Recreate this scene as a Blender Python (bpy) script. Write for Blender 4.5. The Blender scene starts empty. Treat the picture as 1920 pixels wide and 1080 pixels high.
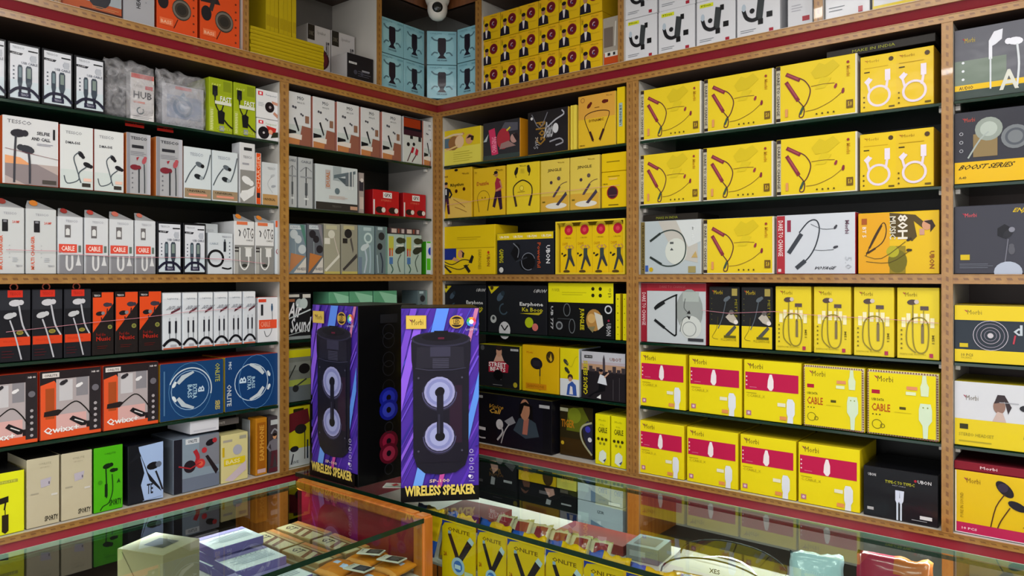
import bpy, bmesh, math, random
from mathutils import Vector, Matrix, noise
random.seed(7)
S = bpy.context.scene
COL = S.collection
PI = math.pi

# ------------------------------------------------------------------ camera, world, lights, exposure
cam_d = bpy.data.cameras.new('camera')
cam_d.sensor_width = 36.0
cam_d.lens = 36.0 * 1394 / 1920
cam_d.shift_y = -24 / 1920
cam_d.clip_start = 0.02
cam = bpy.data.objects.new('camera', cam_d)
COL.objects.link(cam)
cam.location = (2.265, -2.283, 1.5)
cam.rotation_euler = (PI / 2, 0, math.atan2(0.6299, 0.7768))
S.camera = cam
S.view_settings.view_transform = 'Standard'
S.view_settings.look = 'None'
S.view_settings.gamma = 1
S.view_settings.use_curve_mapping = False
S.view_settings.exposure = -0.2
W = bpy.data.worlds.new('world')
S.world = W
W.use_nodes = True
W.node_tree.nodes['Background'].inputs[0].default_value = (0.93, 0.96, 1, 1)   # daylight in the street outside the open shop front
W.node_tree.nodes['Background'].inputs[1].default_value = 2.6

def area(name, loc, sx, sy, power, col, rot=(0, 0, 0)):
    d = bpy.data.lights.new(name, 'AREA')
    d.shape = 'RECTANGLE'; d.size = sx; d.size_y = sy; d.energy = power; d.color = col
    o = bpy.data.objects.new(name, d); COL.objects.link(o)
    o.location = loc; o.rotation_euler = rot
    return o
LIGHTS = [((1.55, -1.25, 2.74), 1.2, 0.12, 0.3), ((2.7, -2.0, 2.74), 1.2, 0.12, 0.3), ((1.5, -2.9, 2.74), 1.2, 0.12, 0.3), ((3.2, -0.9, 2.74), 1.2, 0.12, -0.3)]
for i, (p, a, b, r) in enumerate(LIGHTS):
    area('ceiling_light_glow', p, a, b, 27, (1.0, 0.985, 0.96), (0, 0, r))

# portal across the open shop front, so that the daylight samples cleanly
po = area('shop_front_portal', (2.4, -5.0, 1.2), 4.4, 2.3, 1, (1, 1, 1), (PI / 2, 0, 0))
po.data.cycles.is_portal = True

# ------------------------------------------------------------------ materials
def lin(c):
    c = c / 255.0
    return c / 12.92 if c <= 0.04045 else ((c + 0.055) / 1.055) ** 2.4
def rgb(h):
    if isinstance(h, (tuple, list)): return (lin(h[0]), lin(h[1]), lin(h[2]), 1)
    h = int(h, 16)
    return (lin(h >> 16), lin((h >> 8) & 255), lin(h & 255), 1)
def newmat(name):
    m = bpy.data.materials.new(name); m.use_nodes = True
    n = m.node_tree.nodes; n.clear()
    out = n.new('ShaderNodeOutputMaterial'); b = n.new('ShaderNodeBsdfPrincipled')
    m.node_tree.links.new(b.outputs[0], out.inputs[0])
    return m, n, m.node_tree.links, b, out
def plain(name, col, rough=0.5, metal=0.0, bump=0.0, scale=60, var=0.0, coat=0.0):
    m, n, l, b, out = newmat(name)
    b.inputs['Base Color'].default_value = rgb(col)
    b.inputs['Roughness'].default_value = rough; b.inputs['Metallic'].default_value = metal
    b.inputs['Coat Weight'].default_value = coat
    tc = n.new('ShaderNodeTexCoord'); nz = n.new('ShaderNodeTexNoise'); nz.inputs['Scale'].default_value = scale
    nz.inputs['Detail'].default_value = 4
    l.new(tc.outputs['Object'], nz.inputs['Vector'])
    if var:
        mx = n.new('ShaderNodeMixRGB'); mx.blend_type = 'MULTIPLY'; mx.inputs[0].default_value = var
        mx.inputs[1].default_value = rgb(col); l.new(nz.outputs['Fac'], mx.inputs[2]); l.new(mx.outputs[0], b.inputs['Base Color'])
    if bump:
        bp = n.new('ShaderNodeBump'); bp.inputs['Strength'].default_value = bump; bp.inputs['Distance'].default_value = 0.002
        l.new(nz.outputs['Fac'], bp.inputs['Height']); l.new(bp.outputs[0], b.inputs['Normal'])
    return m
def carton(name, rough, coat, bump):
    m, n, l, b, out = newmat(name)
    at = n.new('ShaderNodeAttribute'); at.attribute_name = 'ink'
    l.new(at.outputs['Color'], b.inputs['Base Color'])
    b.inputs['Roughness'].default_value = rough
    b.inputs['Coat Weight'].default_value = coat; b.inputs['Coat Roughness'].default_value = 0.12; b.inputs['Specular IOR Level'].default_value = 0.16
    tc = n.new('ShaderNodeTexCoord'); nz = n.new('ShaderNodeTexNoise'); nz.inputs['Scale'].default_value = 14
    l.new(tc.outputs['Object'], nz.inputs['Vector'])
    bp = n.new('ShaderNodeBump'); bp.inputs['Strength'].default_value = bump; bp.inputs['Distance'].default_value = 0.004
    l.new(nz.outputs['Fac'], bp.inputs['Height']); l.new(bp.outputs[0], b.inputs['Normal']); l.new(bp.outputs[0], b.inputs['Coat Normal'])
    return m
M = {}
M['card'] = carton('printed_card', 0.45, 0.0, 0.15)
M['wrap'] = carton('shrink_wrapped_card', 0.4, 0.14, 0.35)
M['pouch'] = carton('printed_foil', 0.3, 0.6, 0.8)
M['panel'] = plain('white_laminate', 'C9C4BC', 0.35, var=0.15, scale=9)
M['black'] = plain('black_back_panel', '15130F', 0.5, var=0.3, scale=5)
M['brownback'] = plain('brown_back_panel', '4A3830', 0.5, var=0.3, scale=5)
M['greyback'] = plain('grey_back_panel', '6E6A66', 0.5, var=0.3, scale=5)
M['red'] = plain('red_laminate', '901A2E', 0.35, var=0.2, scale=11, coat=0.2)
M['plaster'] = plain('white_plaster', 'D8D4CC', 0.8, bump=0.1, var=0.08)
M['tile'] = plain('floor_tile', '8E867C', 0.35, var=0.3, scale=3)
M['cctv'] = plain('white_plastic', 'E2DCD4', 0.3)
M['lens'] = plain('black_plastic', '101012', 0.15)
M['cable_white'] = plain('white_cable', 'D8D0C4', 0.5)
M['thread'] = plain('pink_thread', 'D58C9A', 0.6)
M['glassedge'] = plain('green_glass_edge', '0B2A1C', 0.12)
M['paleedge'] = plain('pale_green_glass_edge', '9DB4A4', 0.2)
M['lamp'] = plain('lamp_body', 'E8E8E8', 0.4)

def wood(name, c1, c2, axis):
    m, n, l, b, out = newmat(name)
    tc = n.new('ShaderNodeTexCoord'); mp = n.new('ShaderNodeMapping')
    mp.inputs['Scale'].default_value = [(2, 60, 60), (60, 2, 60), (60, 60, 2)][axis]
    nz = n.new('ShaderNodeTexNoise'); nz.inputs['Scale'].default_value = 1.0; nz.inputs['Detail'].default_value = 5
    rp = n.new('ShaderNodeValToRGB'); rp.color_ramp.elements[0].position = 0.3; rp.color_ramp.elements[1].position = 0.7
    rp.color_ramp.elements[0].color = rgb(c1); rp.color_ramp.elements[1].color = rgb(c2)
    l.new(tc.outputs['Object'], mp.inputs[0]); l.new(mp.outputs[0], nz.inputs['Vector']); l.new(nz.outputs['Fac'], rp.inputs[0])
    l.new(rp.outputs[0], b.inputs['Base Color']); b.inputs['Roughness'].default_value = 0.3; b.inputs['Coat Weight'].default_value = 0.3
    return m
M['header'] = wood('brown_header_wood', '5A3018', '7A4826', 2)
M['rail_wood'] = wood('orange_varnished_wood', 'A85A1C', 'C67A30', 1)
M['post_wood'] = wood('orange_varnished_post', 'A85A1C', 'C67A30', 2)

def gold_band():
    # edge banding: gold strip with a printed chain of dark dashes; uv.x runs along the strip in metres, uv.y across 0..1
    m, n, l, b, out = newmat('gold_edge_band')
    uv = n.new('ShaderNodeUVMap'); uv.uv_map = 'uv'
    sp = n.new('ShaderNodeSeparateXYZ'); l.new(uv.outputs[0], sp.inputs[0])
    def mth(op, a, bb=None):
        x = n.new('ShaderNodeMath'); x.operation = op
        for i, q in enumerate((a, bb)):
            if q is None: continue
            if isinstance(q, (int, float)): x.inputs[i].default_value = q
            else: l.new(q, x.inputs[i])
        return x.outputs[0]
    u = mth('ADD', mth('DIVIDE', sp.outputs[0], 0.024), mth('MULTIPLY', sp.outputs[1], 0.5))
    fu = mth('ABSOLUTE', mth('SUBTRACT', mth('FRACT', u), 0.5))
    fv = mth('ABSOLUTE', mth('SUBTRACT', sp.outputs[1], 0.5))
    dash = mth('MULTIPLY', mth('LESS_THAN', fu, 0.25), mth('LESS_THAN', fv, 0.12))
    edge = mth('GREATER_THAN', fv, 0.36)
    nz = n.new('ShaderNodeTexNoise'); nz.inputs['Scale'].default_value = 40
    tc = n.new('ShaderNodeTexCoord'); l.new(tc.outputs['Object'], nz.inputs['Vector'])
    c0 = n.new('ShaderNodeMixRGB'); c0.inputs[1].default_value = rgb('80521F'); c0.inputs[2].default_value = rgb('B28645'); l.new(nz.outputs['Fac'], c0.inputs[0])
    c1 = n.new('ShaderNodeMixRGB'); l.new(edge, c1.inputs[0]); l.new(c0.outputs[0], c1.inputs[1]); c1.inputs[2].default_value = rgb('A4763A')
    c2 = n.new('ShaderNodeMixRGB'); l.new(mth('MULTIPLY', dash, 0.62), c2.inputs[0]); l.new(c1.outputs[0], c2.inputs[1]); c2.inputs[2].default_value = rgb('5A2E10')
    l.new(c2.outputs[0], b.inputs['Base Color']); b.inputs['Roughness'].default_value = 0.32; b.inputs['Coat Weight'].default_value = 0.3
    return m
M['gold'] = gold_band()

def sheet_glass(name, tint, mn=0.0):
    m, n, l, b, out = newmat(name); n.remove(b)
    tr = n.new('ShaderNodeBsdfTransparent'); tr.inputs[0].default_value = tint
    gl = n.new('ShaderNodeBsdfGlossy'); gl.inputs['Roughness'].default_value = 0.015
    fr = n.new('ShaderNodeFresnel'); fr.inputs[0].default_value = 1.52
    ge = n.new('ShaderNodeNewGeometry')
    inv = n.new('ShaderNodeMath'); inv.operation = 'SUBTRACT'; inv.inputs[0].default_value = 1; l.new(ge.outputs['Backfacing'], inv.inputs[1])
    # the second face of the pane adds a little to the first
    k = n.new('ShaderNodeMath'); k.operation = 'MULTIPLY'; k.inputs[1].default_value = 1.0; l.new(fr.outputs[0], k.inputs[0])
    k2 = n.new('ShaderNodeMath'); k2.operation = 'MULTIPLY'; k2.use_clamp = True; l.new(k.outputs[0], k2.inputs[0]); l.new(inv.outputs[0], k2.inputs[1])
    mx = n.new('ShaderNodeMixShader'); l.new(k2.outputs[0], mx.inputs[0]); l.new(tr.outputs[0], mx.inputs[1]); l.new(gl.outputs[0], mx.inputs[2])
    l.new(mx.outputs[0], out.inputs[0])
    return m
M['glass'] = sheet_glass('counter_glass', (0.88, 0.94, 0.91, 1))
M['clear'] = sheet_glass('clear_plastic', (0.9, 0.92, 0.93, 1))
def bagmat():
    m, n, l, b, out = newmat('polythene_bag')
    tr = n.new('ShaderNodeBsdfTransparent'); tr.inputs[0].default_value = (0.95, 0.95, 0.96, 1)
    b.inputs['Base Color'].default_value = rgb('C4C2C6'); b.inputs['Roughness'].default_value = 0.2
    nz = n.new('ShaderNodeTexNoise'); nz.inputs['Scale'].default_value = 22; nz.inputs['Detail'].default_value = 6; nz.inputs['Distortion'].default_value = 1.5
    tc = n.new('ShaderNodeTexCoord'); l.new(tc.outputs['Object'], nz.inputs['Vector'])
    rp = n.new('ShaderNodeValToRGB'); rp.color_ramp.elements[0].position = 0.35; rp.color_ramp.elements[1].position = 0.75
    rp.color_ramp.elements[0].color = (0.08, 0.08, 0.08, 1); rp.color_ramp.elements[1].color = (0.62, 0.62, 0.62, 1)
    bp = n.new('ShaderNodeBump'); bp.inputs['Strength'].default_value = 0.8; bp.inputs['Distance'].default_value = 0.01
    l.new(nz.outputs['Fac'], bp.inputs['Height']); l.new(bp.outputs[0], b.inputs['Normal'])
    mx = n.new('ShaderNodeMixShader'); l.new(nz.outputs['Fac'], rp.inputs[0]); l.new(rp.outputs[0], mx.inputs[0])
    l.new(tr.outputs[0], mx.inputs[1]); l.new(b.outputs[0], mx.inputs[2]); l.new(mx.outputs[0], out.inputs[0])
    return m
M['bag'] = bagmat()

# ------------------------------------------------------------------ mesh helpers
class MB:
    """collects vertices, faces and one ink colour per face"""
    def __init__(s): s.v = []; s.f = []; s.c = []; s.uv = []
    def quadbox(s, x0, y0, z0, x1, y1, z1, c=(1, 1, 1, 1)):
        k = len(s.v)
        s.v += [(x0, y0, z0), (x1, y0, z0), (x1, y1, z0), (x0, y1, z0), (x0, y0, z1), (x1, y0, z1), (x1, y1, z1), (x0, y1, z1)]
        cs = c if isinstance(c, list) else [c] * 6
        for q, cc in zip(((0, 1, 5, 4), (1, 2, 6, 5), (2, 3, 7, 6), (3, 0, 4, 7), (4, 5, 6, 7), (3, 2, 1, 0)), cs):
            s.f.append([k + i for i in q]); s.c.append(cc)
        return s
    def tube(s, pts, r, c=(1, 1, 1, 1), n=6, cap=True):
        pts = [Vector(p) for p in pts]; k0 = len(s.v)
        for i, p in enumerate(pts):
            t = (pts[min(i + 1, len(pts) - 1)] - pts[max(i - 1, 0)]).normalized()
            a = t.cross(Vector((0, 0, 1)));
            if a.length < 0.1: a = t.cross(Vector((1, 0, 0)))
            a.normalize(); b2 = t.cross(a)
            rr = r[i] if isinstance(r, (list, tuple)) else r
            for j in range(n):
                th = 2 * PI * j / n
                s.v.append(tuple(p + a * (rr * math.cos(th)) + b2 * (rr * math.sin(th))))
        for i in range(len(pts) - 1):
            for j in range(n):
                s.f.append([k0 + i * n + j, k0 + i * n + (j + 1) % n, k0 + (i + 1) * n + (j + 1) % n, k0 + (i + 1) * n + j]); s.c.append(c)
        if cap:
            s.f.append([k0 + j for j in range(n)][::-1]); s.c.append(c)
            s.f.append([k0 + (len(pts) - 1) * n + j for j in range(n)]); s.c.append(c)
        return s
    def lathe(s, prof, c=(1, 1, 1, 1), n=20, center=(0, 0, 0), axis=2):
        k0 = len(s.v)
        for (r, z) in prof:
            for j in range(n):
                th = 2 * PI * j / n
                p = (r * math.cos(th), r * math.sin(th), z)
                if axis == 1: p = (p[0], p[2], -p[1])
                s.v.append((p[0] + center[0], p[1] + center[1], p[2] + center[2]))
        for i in range(len(prof) - 1):
            for j in range(n):
                s.f.append([k0 + i * n + j, k0 + i * n + (j + 1) % n, k0 + (i + 1) * n + (j + 1) % n, k0 + (i + 1) * n + j]); s.c.append(c)
        return s
    def mesh(s, name, smooth=False):
        me = bpy.data.meshes.new(name)
        me.from_pydata(s.v, [], s.f)
        at = me.attributes.new('ink', 'FLOAT_COLOR', 'FACE')
        at.data.foreach_set('color', [q for c in s.c for q in c])
        if smooth: me.polygons.foreach_set('use_smooth', [True] * len(me.polygons))
        return me
    def build(s, name, mat, parent=None, smooth=False):
        me = s.mesh(name, smooth); me.materials.append(M[mat] if isinstance(mat, str) else mat)
        return link(name, me, parent)
def link(name, me, parent=None, loc=(0, 0, 0), rz=0):
    o = bpy.data.objects.new(name, me); COL.objects.link(o)
    o.location = loc; o.rotation_euler = (0, 0, rz)
    if parent is not None: o.parent = parent
    return o
def tag(o, label=None, cat=None, group=None, kind=None):
    if label: o['label'] = label
    if cat: o['category'] = cat
    if group: o['group'] = group
    if kind: o['kind'] = kind
    return o
def empty(name, loc=(0, 0, 0), rz=0, parent=None): return link(name, None, parent, loc, rz)
def structure(o): o['kind'] = 'structure'; return o
def bevel_box(w, d, h, cols, bev=0.0012, name='carton'):
    """box standing on z=0, front face at y=0 facing -y, depth into +y; cols = front,right,back,left,top,bottom"""
    mb = MB().quadbox(-w / 2, 0, 0, w / 2, d, h, cols)
    me = mb.mesh(name)
    bm = bmesh.new(); bm.from_mesh(me)
    bmesh.ops.bevel(bm, geom=bm.edges[:], offset=bev, segments=1, affect='EDGES')
    bm.to_mesh(me); bm.free()
    return me

# ------------------------------------------------------------------ printed artwork: flat ink on the face of a pack
GL = {}
def glyphs(txt, bold):
    k = (txt, bold)
    if k not in GL:
        cu = bpy.data.curves.new('t', 'FONT'); cu.body = txt; cu.resolution_u = 1; cu.fill_mode = 'FRONT'
        if bold: cu.offset = 0.022 * bold
        o = bpy.data.objects.new('t', cu)
        me = bpy.data.meshes.new_from_object(o)
        vs = [(v.co.x, v.co.y) for v in me.vertices]; fs = [list(p.vertices) for p in me.polygons]
        x0 = min(v[0] for v in vs); x1 = max(v[0] for v in vs); y0 = min(v[1] for v in vs); y1 = max(v[1] for v in vs)
        GL[k] = ([((x - x0) / (x1 - x0), (y - y0) / (y1 - y0)) for x, y in vs], fs)
        bpy.data.meshes.remove(me); bpy.data.objects.remove(o); bpy.data.curves.remove(cu)
    return GL[k]
class Art:
    """ink in fractions of the face: x 0..1 left to right, y 0..1 bottom to top. rot = quarter turns applied to the whole design"""
    def __init__(s, w, h):
        s.w = w; s.h = h; s.m = MB(); s.t = MB(); s.n = 0; s.q = 0; s.sub = None
    def tf(s, x, y):
        if s.sub:
            a, b, c, d = s.sub; x = a + x * (c - a); y = b + y * (d - b)
        return ((x - 0.5) * s.w, -0.0005 - s.n * 0.00009, y * s.h)
    def add(s, pts, faces, col, tgt=None):
        m = tgt or s.m; k = len(m.v); s.n += 1
        m.v += [s.tf(x, y) for x, y in pts]
        c = rgb(col)
        for f in faces: m.f.append([k + i for i in f]); m.c.append(c)
    def R(s, x0, y0, x1, y1, col): s.add([(x0, y0), (x1, y0), (x1, y1), (x0, y1)], [[0, 1, 2, 3]], col)
    def P(s, pts, col): s.add(pts, [list(range(len(pts)))], col)
    def asp(s):
        if s.sub: return s.w * (s.sub[2] - s.sub[0]) / (s.h * (s.sub[3] - s.sub[1]))
        return s.w / s.h
    def E(s, cx, cy, rx, col, ry=None, n=18, rot=0):
        a = s.asp(); ry = rx if ry is None else ry
        pts = []
        for i in range(n):
            t = 2 * PI * i / n; x = rx * math.cos(t); y = ry * math.sin(t)
            x, y = x * math.cos(rot) - y * math.sin(rot), x * math.sin(rot) + y * math.cos(rot)
            pts.append((cx + x, cy + y * a))
        s.P(pts, col)
    def L(s, pts, wd, col, close=False, n=0):
        a = s.asp()
        if n and len(pts) > 2:
            P = pts; out = []
            m = len(P)
            for i in range(m if close else m - 1):
                p0, p1, p2, p3 = (P[(i - 1) % m], P[i], P[(i + 1) % m], P[(i + 2) % m]) if close else (P[max(i - 1, 0)], P[i], P[i + 1], P[min(i + 2, m - 1)])
                for j in range(n):
                    t = j / n
                    out.append(tuple(0.5 * ((2 * p1[k]) + (-p0[k] + p2[k]) * t + (2 * p0[k] - 5 * p1[k] + 4 * p2[k] - p3[k]) * t * t + (-p0[k] + 3 * p1[k] - 3 * p2[k] + p3[k]) * t ** 3) for k in (0, 1)))
            if not close: out.append(P[-1])
            pts = out
        m = len(pts); vs = []
        for i in range(m):
            p = pts[(i - 1) % m] if (close or i > 0) else pts[i]; q = pts[(i + 1) % m] if (close or i < m - 1) else pts[i]
            dx = q[0] - p[0]; dy = (q[1] - p[1]) / a; ll = math.hypot(dx, dy) or 1
            nx = -dy / ll * wd / 2; ny = dx / ll * wd / 2 * a
            vs += [(pts[i][0] + nx, pts[i][1] + ny), (pts[i][0] - nx, pts[i][1] - ny)]
        fs = [[2 * i, 2 * i + 1, 2 * ((i + 1) % m) + 1, 2 * ((i + 1) % m)] for i in range(m if close else m - 1)]
        s.add(vs, fs, col)
    def O(s, cx, cy, r, wd, col, a0=0, a1=360, n=24, ry=None):
        a = s.asp(); ry = r if ry is None else ry
        pts = [(cx + r * math.cos(math.radians(a0 + (a1 - a0) * i / n)), cy + ry * a * math.sin(math.radians(a0 + (a1 - a0) * i / n))) for i in range(n + (0 if a1 - a0 == 360 else 1))]
        s.L(pts, wd, col, close=(a1 - a0 == 360))
    def T(s, txt, x0, y0, x1, y1, col, q=0, b=0, sh=0):
        """text stretched to fill a box; q = quarter turns anticlockwise, sh = slant"""
        vs, fs = glyphs(txt, b); out = []
        for x, y in vs:
            if q == 1: x, y = 1 - y, x
            elif q == 2: x, y = 1 - x, 1 - y
            elif q == 3: x, y = y, 1 - x
            out.append((x0 + (x1 - x0) * (x + sh * y), y0 + (y1 - y0) * y))
        s.add(out, fs, col, s.t)
    # small pictures printed on the packs
    def dots(s, x, y, n, dx, dy, r, col):
        for i in range(n): s.E(x + dx * i, y + dy * i, r, col, n=8)
    def lines(s, x0, y0, x1, y1, n, col, fill=0.5):
        st = (y1 - y0) / n
        for i in range(n): s.R(x0, y0 + i * st, x0 + (x1 - x0) * (1 if i % 2 else 0.85), y0 + i * st + st * fill, col)
    def man(s, x, y, h, top='20202A', leg='20202A', skin='C08A60', hair='1A1210', wide=1.0, arms=True):
        """standing figure on a pack, feet at x,y"""
        a = s.asp(); u = h / a * 0.12 * wide
        s.P([(x - u * 1.3, y), (x - u * 0.5, y), (x, y + h * 0.42), (x + u * 0.6, y), (x + u * 1.4, y), (x + u * 0.9, y + h * 0.5), (x - u * 0.8, y + h * 0.5)], leg)
        s.P([(x - u * 0.9, y + h * 0.48), (x + u * 0.9, y + h * 0.48), (x + u * 1.3, y + h * 0.78), (x + u * 0.4, y + h * 0.83), (x - u * 0.4, y + h * 0.83), (x - u * 1.3, y + h * 0.78)], top)
        if arms:
            s.L([(x - u * 1.2, y + h * 0.77), (x - u * 2.0, y + h * 0.6), (x - u * 1.1, y + h * 0.48)], u * 0.55, top)
            s.L([(x + u * 1.2, y + h * 0.77), (x + u * 2.0, y + h * 0.6), (x + u * 1.2, y + h * 0.5)], u * 0.55, top)
        s.E(x, y + h * 0.91, u * 0.55, skin, ry=u * 0.7, n=12)
        s.E(x, y + h * 0.96, u * 0.6, hair, ry=u * 0.4, n=12)
    def bust(s, x, y, h, top, skin='C99A78', hair='1A1210', shirt=None):
        a = s.asp(); u = h / a
        s.P([(x - u * 0.36, y), (x + u * 0.36, y), (x + u * 0.32, y + h * 0.42), (x + u * 0.1, y + h * 0.55), (x - u * 0.1, y + h * 0.55), (x - u * 0.32, y + h * 0.42)], top)
        if shirt: s.P([(x - u * 0.04, y + h * 0.1), (x + u * 0.03, y + h * 0.1), (x + u * 0.09, y + h * 0.55), (x - u * 0.09, y + h * 0.55)], shirt)
        s.E(x, y + h * 0.74, u * 0.14, skin, ry=u * 0.19, n=14)
        s.E(x, y + h * 0.88, u * 0.15, hair, ry=u * 0.11, n=14)
    def bud(s, x, y, r, col, ang=0.5, tail=None, tcol=None, hi=None):
        s.E(x, y, r * 1.25, col, ry=r * 0.75, n=12, rot=ang)
        s.E(x + r * 1.1 * math.cos(ang), y + r * 1.1 * s.asp() * math.sin(ang), r * 0.6, hi or col, n=10)
        if tail: s.L(tail, r * 0.35, tcol or col, n=4)
    def neckband(s, ang_pts, col, w, tips=None, tcol=None, tw=None):
        s.L(ang_pts, w, col, n=5)
        if tips:
            for t in tips: s.L(t, tw or w * 2.4, tcol or col)
    def plug(s, x, y, h, col, wd=None, cable=None):
        """usb plug pointing up"""
        a = s.asp(); u = wd or h / a * 0.32
        s.P([(x - u * 0.5, y + h * 0.3), (x + u * 0.5, y + h * 0.3), (x + u * 0.5, y + h * 0.72), (x + u * 0.35, y + h * 0.76), (x + u * 0.35, y + h), (x - u * 0.35, y + h), (x - u * 0.35, y + h * 0.76), (x - u * 0.5, y + h * 0.72)], col)
        s.P([(x - u * 0.5, y + h * 0.3), (x - u * 0.16, y), (x + u * 0.16, y), (x + u * 0.5, y + h * 0.3)], cable or col)
    def brand(s, x0, y0, x1, y1, col='4A2A20', dot='A02050'):
        s.P([(x0, y1), (x0 + (x1 - x0) * 0.22, y0 + (y1 - y0) * 0.35), (x0 + (x1 - x0) * 0.16, y0 + (y1 - y0) * 0.9)], dot)
        s.T('Morbi', x0 + (x1 - x0) * 0.2, y0, x1, y1, col)

# ------------------------------------------------------------------ pack designs
Y = 'E6CC16'; Y2 = 'DDB41A'; WH = 'DADADC'; BK = '141318'; OR = 'E0541C'; PK = 'B81848'; GR = '8C8C90'
DES = {}
def des(name, look, col, cat='box', mat='card', top=None, side=None, tname='pack', grp=None):
    def reg(fn):
        DES[name] = dict(fn=fn, look=look, col=col, cat=cat, mat=mat, top=top or col, side=side or col, tname=tname, grp=grp or look)
        return fn
    return reg

# ---- upper row, wall on the left
@des('usb', 'black-edged white USB cable pack', '0E0E14', tname='cable_pack', mat='wrap')
def _(a):
    a.R(.05, .03, .95, .97, 'D4D6DE'); a.R(.05, .03, .95, .35, 'C8D4DC')
    a.T('TESSCO', .12, .90, .5, .935, '303848'); a.R(.62, .875, .93, .9, '14141C')
    a.P([(.05, .8), (.4, .79), (.46, .83), (.05, .84)], '20202A'); a.T('2.4 AMP', .1, .805, .35, .825, 'E8E8EE')
    a.O(.78, .76, .1, .02, '9AA0AC'); a.R(.7, .7, .88, .82, 'B4B8C2')
    a.T('USB CABLE', .4, .64, .92, .685, '686C7A', b=1)
    a.dots(.16, .37, 4, 0, .07, .03, '505866')
    for x, c, w in ((.36, '6E8088', .15), (.64, '7C8A84', .2)):
        a.P([(x - w / 2, .32), (x - w / 2, .58), (x - w * .3, .62), (x + w * .3, .62), (x + w / 2, .58), (x + w / 2, .32), (x + .04, .22), (x - .04, .22)], '3A4450')
        a.P([(x - w * .3, .4), (x - w * .3, .58), (x + w * .3, .58), (x + w * .3, .4)], c); a.L([(x, .25), (x, .1)], .08, '1A1A2C')
    a.L([(.02, .1), (.25, .2), (.5, .22), (.75, .19), (.98, .08)], .1, '1A1A30', n=4)
    a.R(.3, .06, .7, .14, '20203A'); a.T('TESSCO', .38, .08, .62, .12, 'C8C8DC')
@des('greencable', 'lime green cable pack with black cable', '9CAC18', tname='cable_pack')
def _(a):
    a.R(0, .72, 1, 1, '93A318'); a.T('FAST', .1, .86, .5, .9, 'D8E070'); a.R(.6, .78, .95, .97, '7E8C18')
    a.R(0, 0, .18, .45, 'A9B840'); a.lines(.03, .03, .15, .42, 12, 'D8DCA0')
    a.R(.12, .68, .34, .86, '16161A'); a.plug(.23, .64, .12, '24242A', .12)
    a.L([(.23, .66), (.26, .5), (.5, .3), (.52, .18)], .05, '18181C', n=4); a.L([(.6, .52), (.5, .38)], .05, '18181C')
    a.P([(.38, .16), (.62, .16), (.66, .38), (.5, .42), (.34, .38)], '141418'); a.L([(.6, .25), (.8, .16), (1, .1)], .06, '141418')
    a.R(.22, .52, .95, .58, 'D6D8C8'); a.T('FAST', .45, .58, .95, .68, 'E8E8E0', b=1); a.R(.42, .02, .62, .12, '8C9296')
    a.T('CABLE', .3, .04, .95, .09, 'C4CC60')
@des('pod', 'small white pack with round black device', 'DEDEE0', tname='gadget_pack')
def _(a):
    a.R(.06, .8, .28, .94, 'D82038'); a.R(.12, .83, .22, .91, 'F0E8E8'); a.T('Tempered', .4, .8, .92, .88, '8890A0')
    a.E(.6, .42, .22, '1C1418'); a.E(.62, .42, .06, '9A9094'); a.P([(.7, .66), (1, .62), (1, .52), (.72, .56)], 'C89078'); a.P([(.75, .2), (1, .05), (1, .18), (.82, .28)], 'C08870')
    a.lines(.06, .42, .34, .58, 3, 'B0B4BC', .3)
@des('pod2', 'small white pack with black puck and red cup', 'DEDEE0', tname='gadget_pack')
def _(a):
    a.R(.06, .76, .28, .92, 'D82038'); a.R(.12, .8, .22, .88, 'F0E8E8'); a.T('Tempered', .38, .72, .9, .84, 'A8C090')
    a.E(.3, .32, .26, '18141A'); a.E(.3, .32, .05, 'B8B0B4'); a.P([(.4, .7), (.9, .62), (.85, .4), (.7, .25), (.55, .4)], 'C03028')
    a.E(.62, .4, .1, 'E0A080'); a.P([(.62, .1), (1, .2), (1, .45), (.75, .4)], '2A3020')
@des('selfie', 'large white pack with two dark earbuds', 'D6D6D8', side='E0602C', tname='earphone_pack')
def _(a):
    a.R(.03, 0, 1, .32, 'B8A8A4'); a.P([(.03, .32), (.03, .12), (.4, 0), (1, 0), (1, .18), (.6, .32)], '8E8284'); a.P([(.03, .3), (.5, .3), (.3, .4), (.03, .42)], 'E4A070')
    a.T('TESSCO', .07, .9, .5, .955, '707078'); a.T('SELFIE', .6, .77, .84, .82, '303038', b=1); a.T('AND CALL', .5, .68, .85, .73, '303038', b=1)
    a.R(.9, .72, .94, .88, '202024'); a.lines(.6, .61, .9, .65, 2, '9090A0', .4)
    a.bud(.26, .76, .11, '2A2830', .1, [(.22, .72), (.2, .4), (.19, .02)], '3C3C44'); a.bud(.42, .53, .11, '36363E', 2.9, [(.45, .48), (.47, .3), (.47, .02)], '3C3C44')
    a.R(.7, .03, .96, .09, '4A4440'); a.L([(.03, .52), (.6, .46), (1, .42)], .008, '80404A')
@des('dma', 'white pack with black in-ear buds', 'D8DADA', side='C84828', tname='earphone_pack')
def _(a):
    a.R(0, 0, 1, .3, 'CCD4D2'); a.T('TESSCO', .15, .87, .65, .915, '808088'); a.T('DMA-505', .15, .71, .6, .755, '404048', b=1)
    a.bud(.62, .56, .1, '1C1A20', -.9, [(.58, .6), (.4, .5), (.5, .3), (.55, .15), (.2, .08), (.1, .2)], '505860')
    a.bud(.82, .4, .11, '1C1A20', -.4, [(.78, .36), (.55, .25), (.62, .1)], '505860'); a.R(.65, .04, .92, .1, '383430'); a.R(.7, .13, .95, .18, 'E8C0B0')
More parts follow.
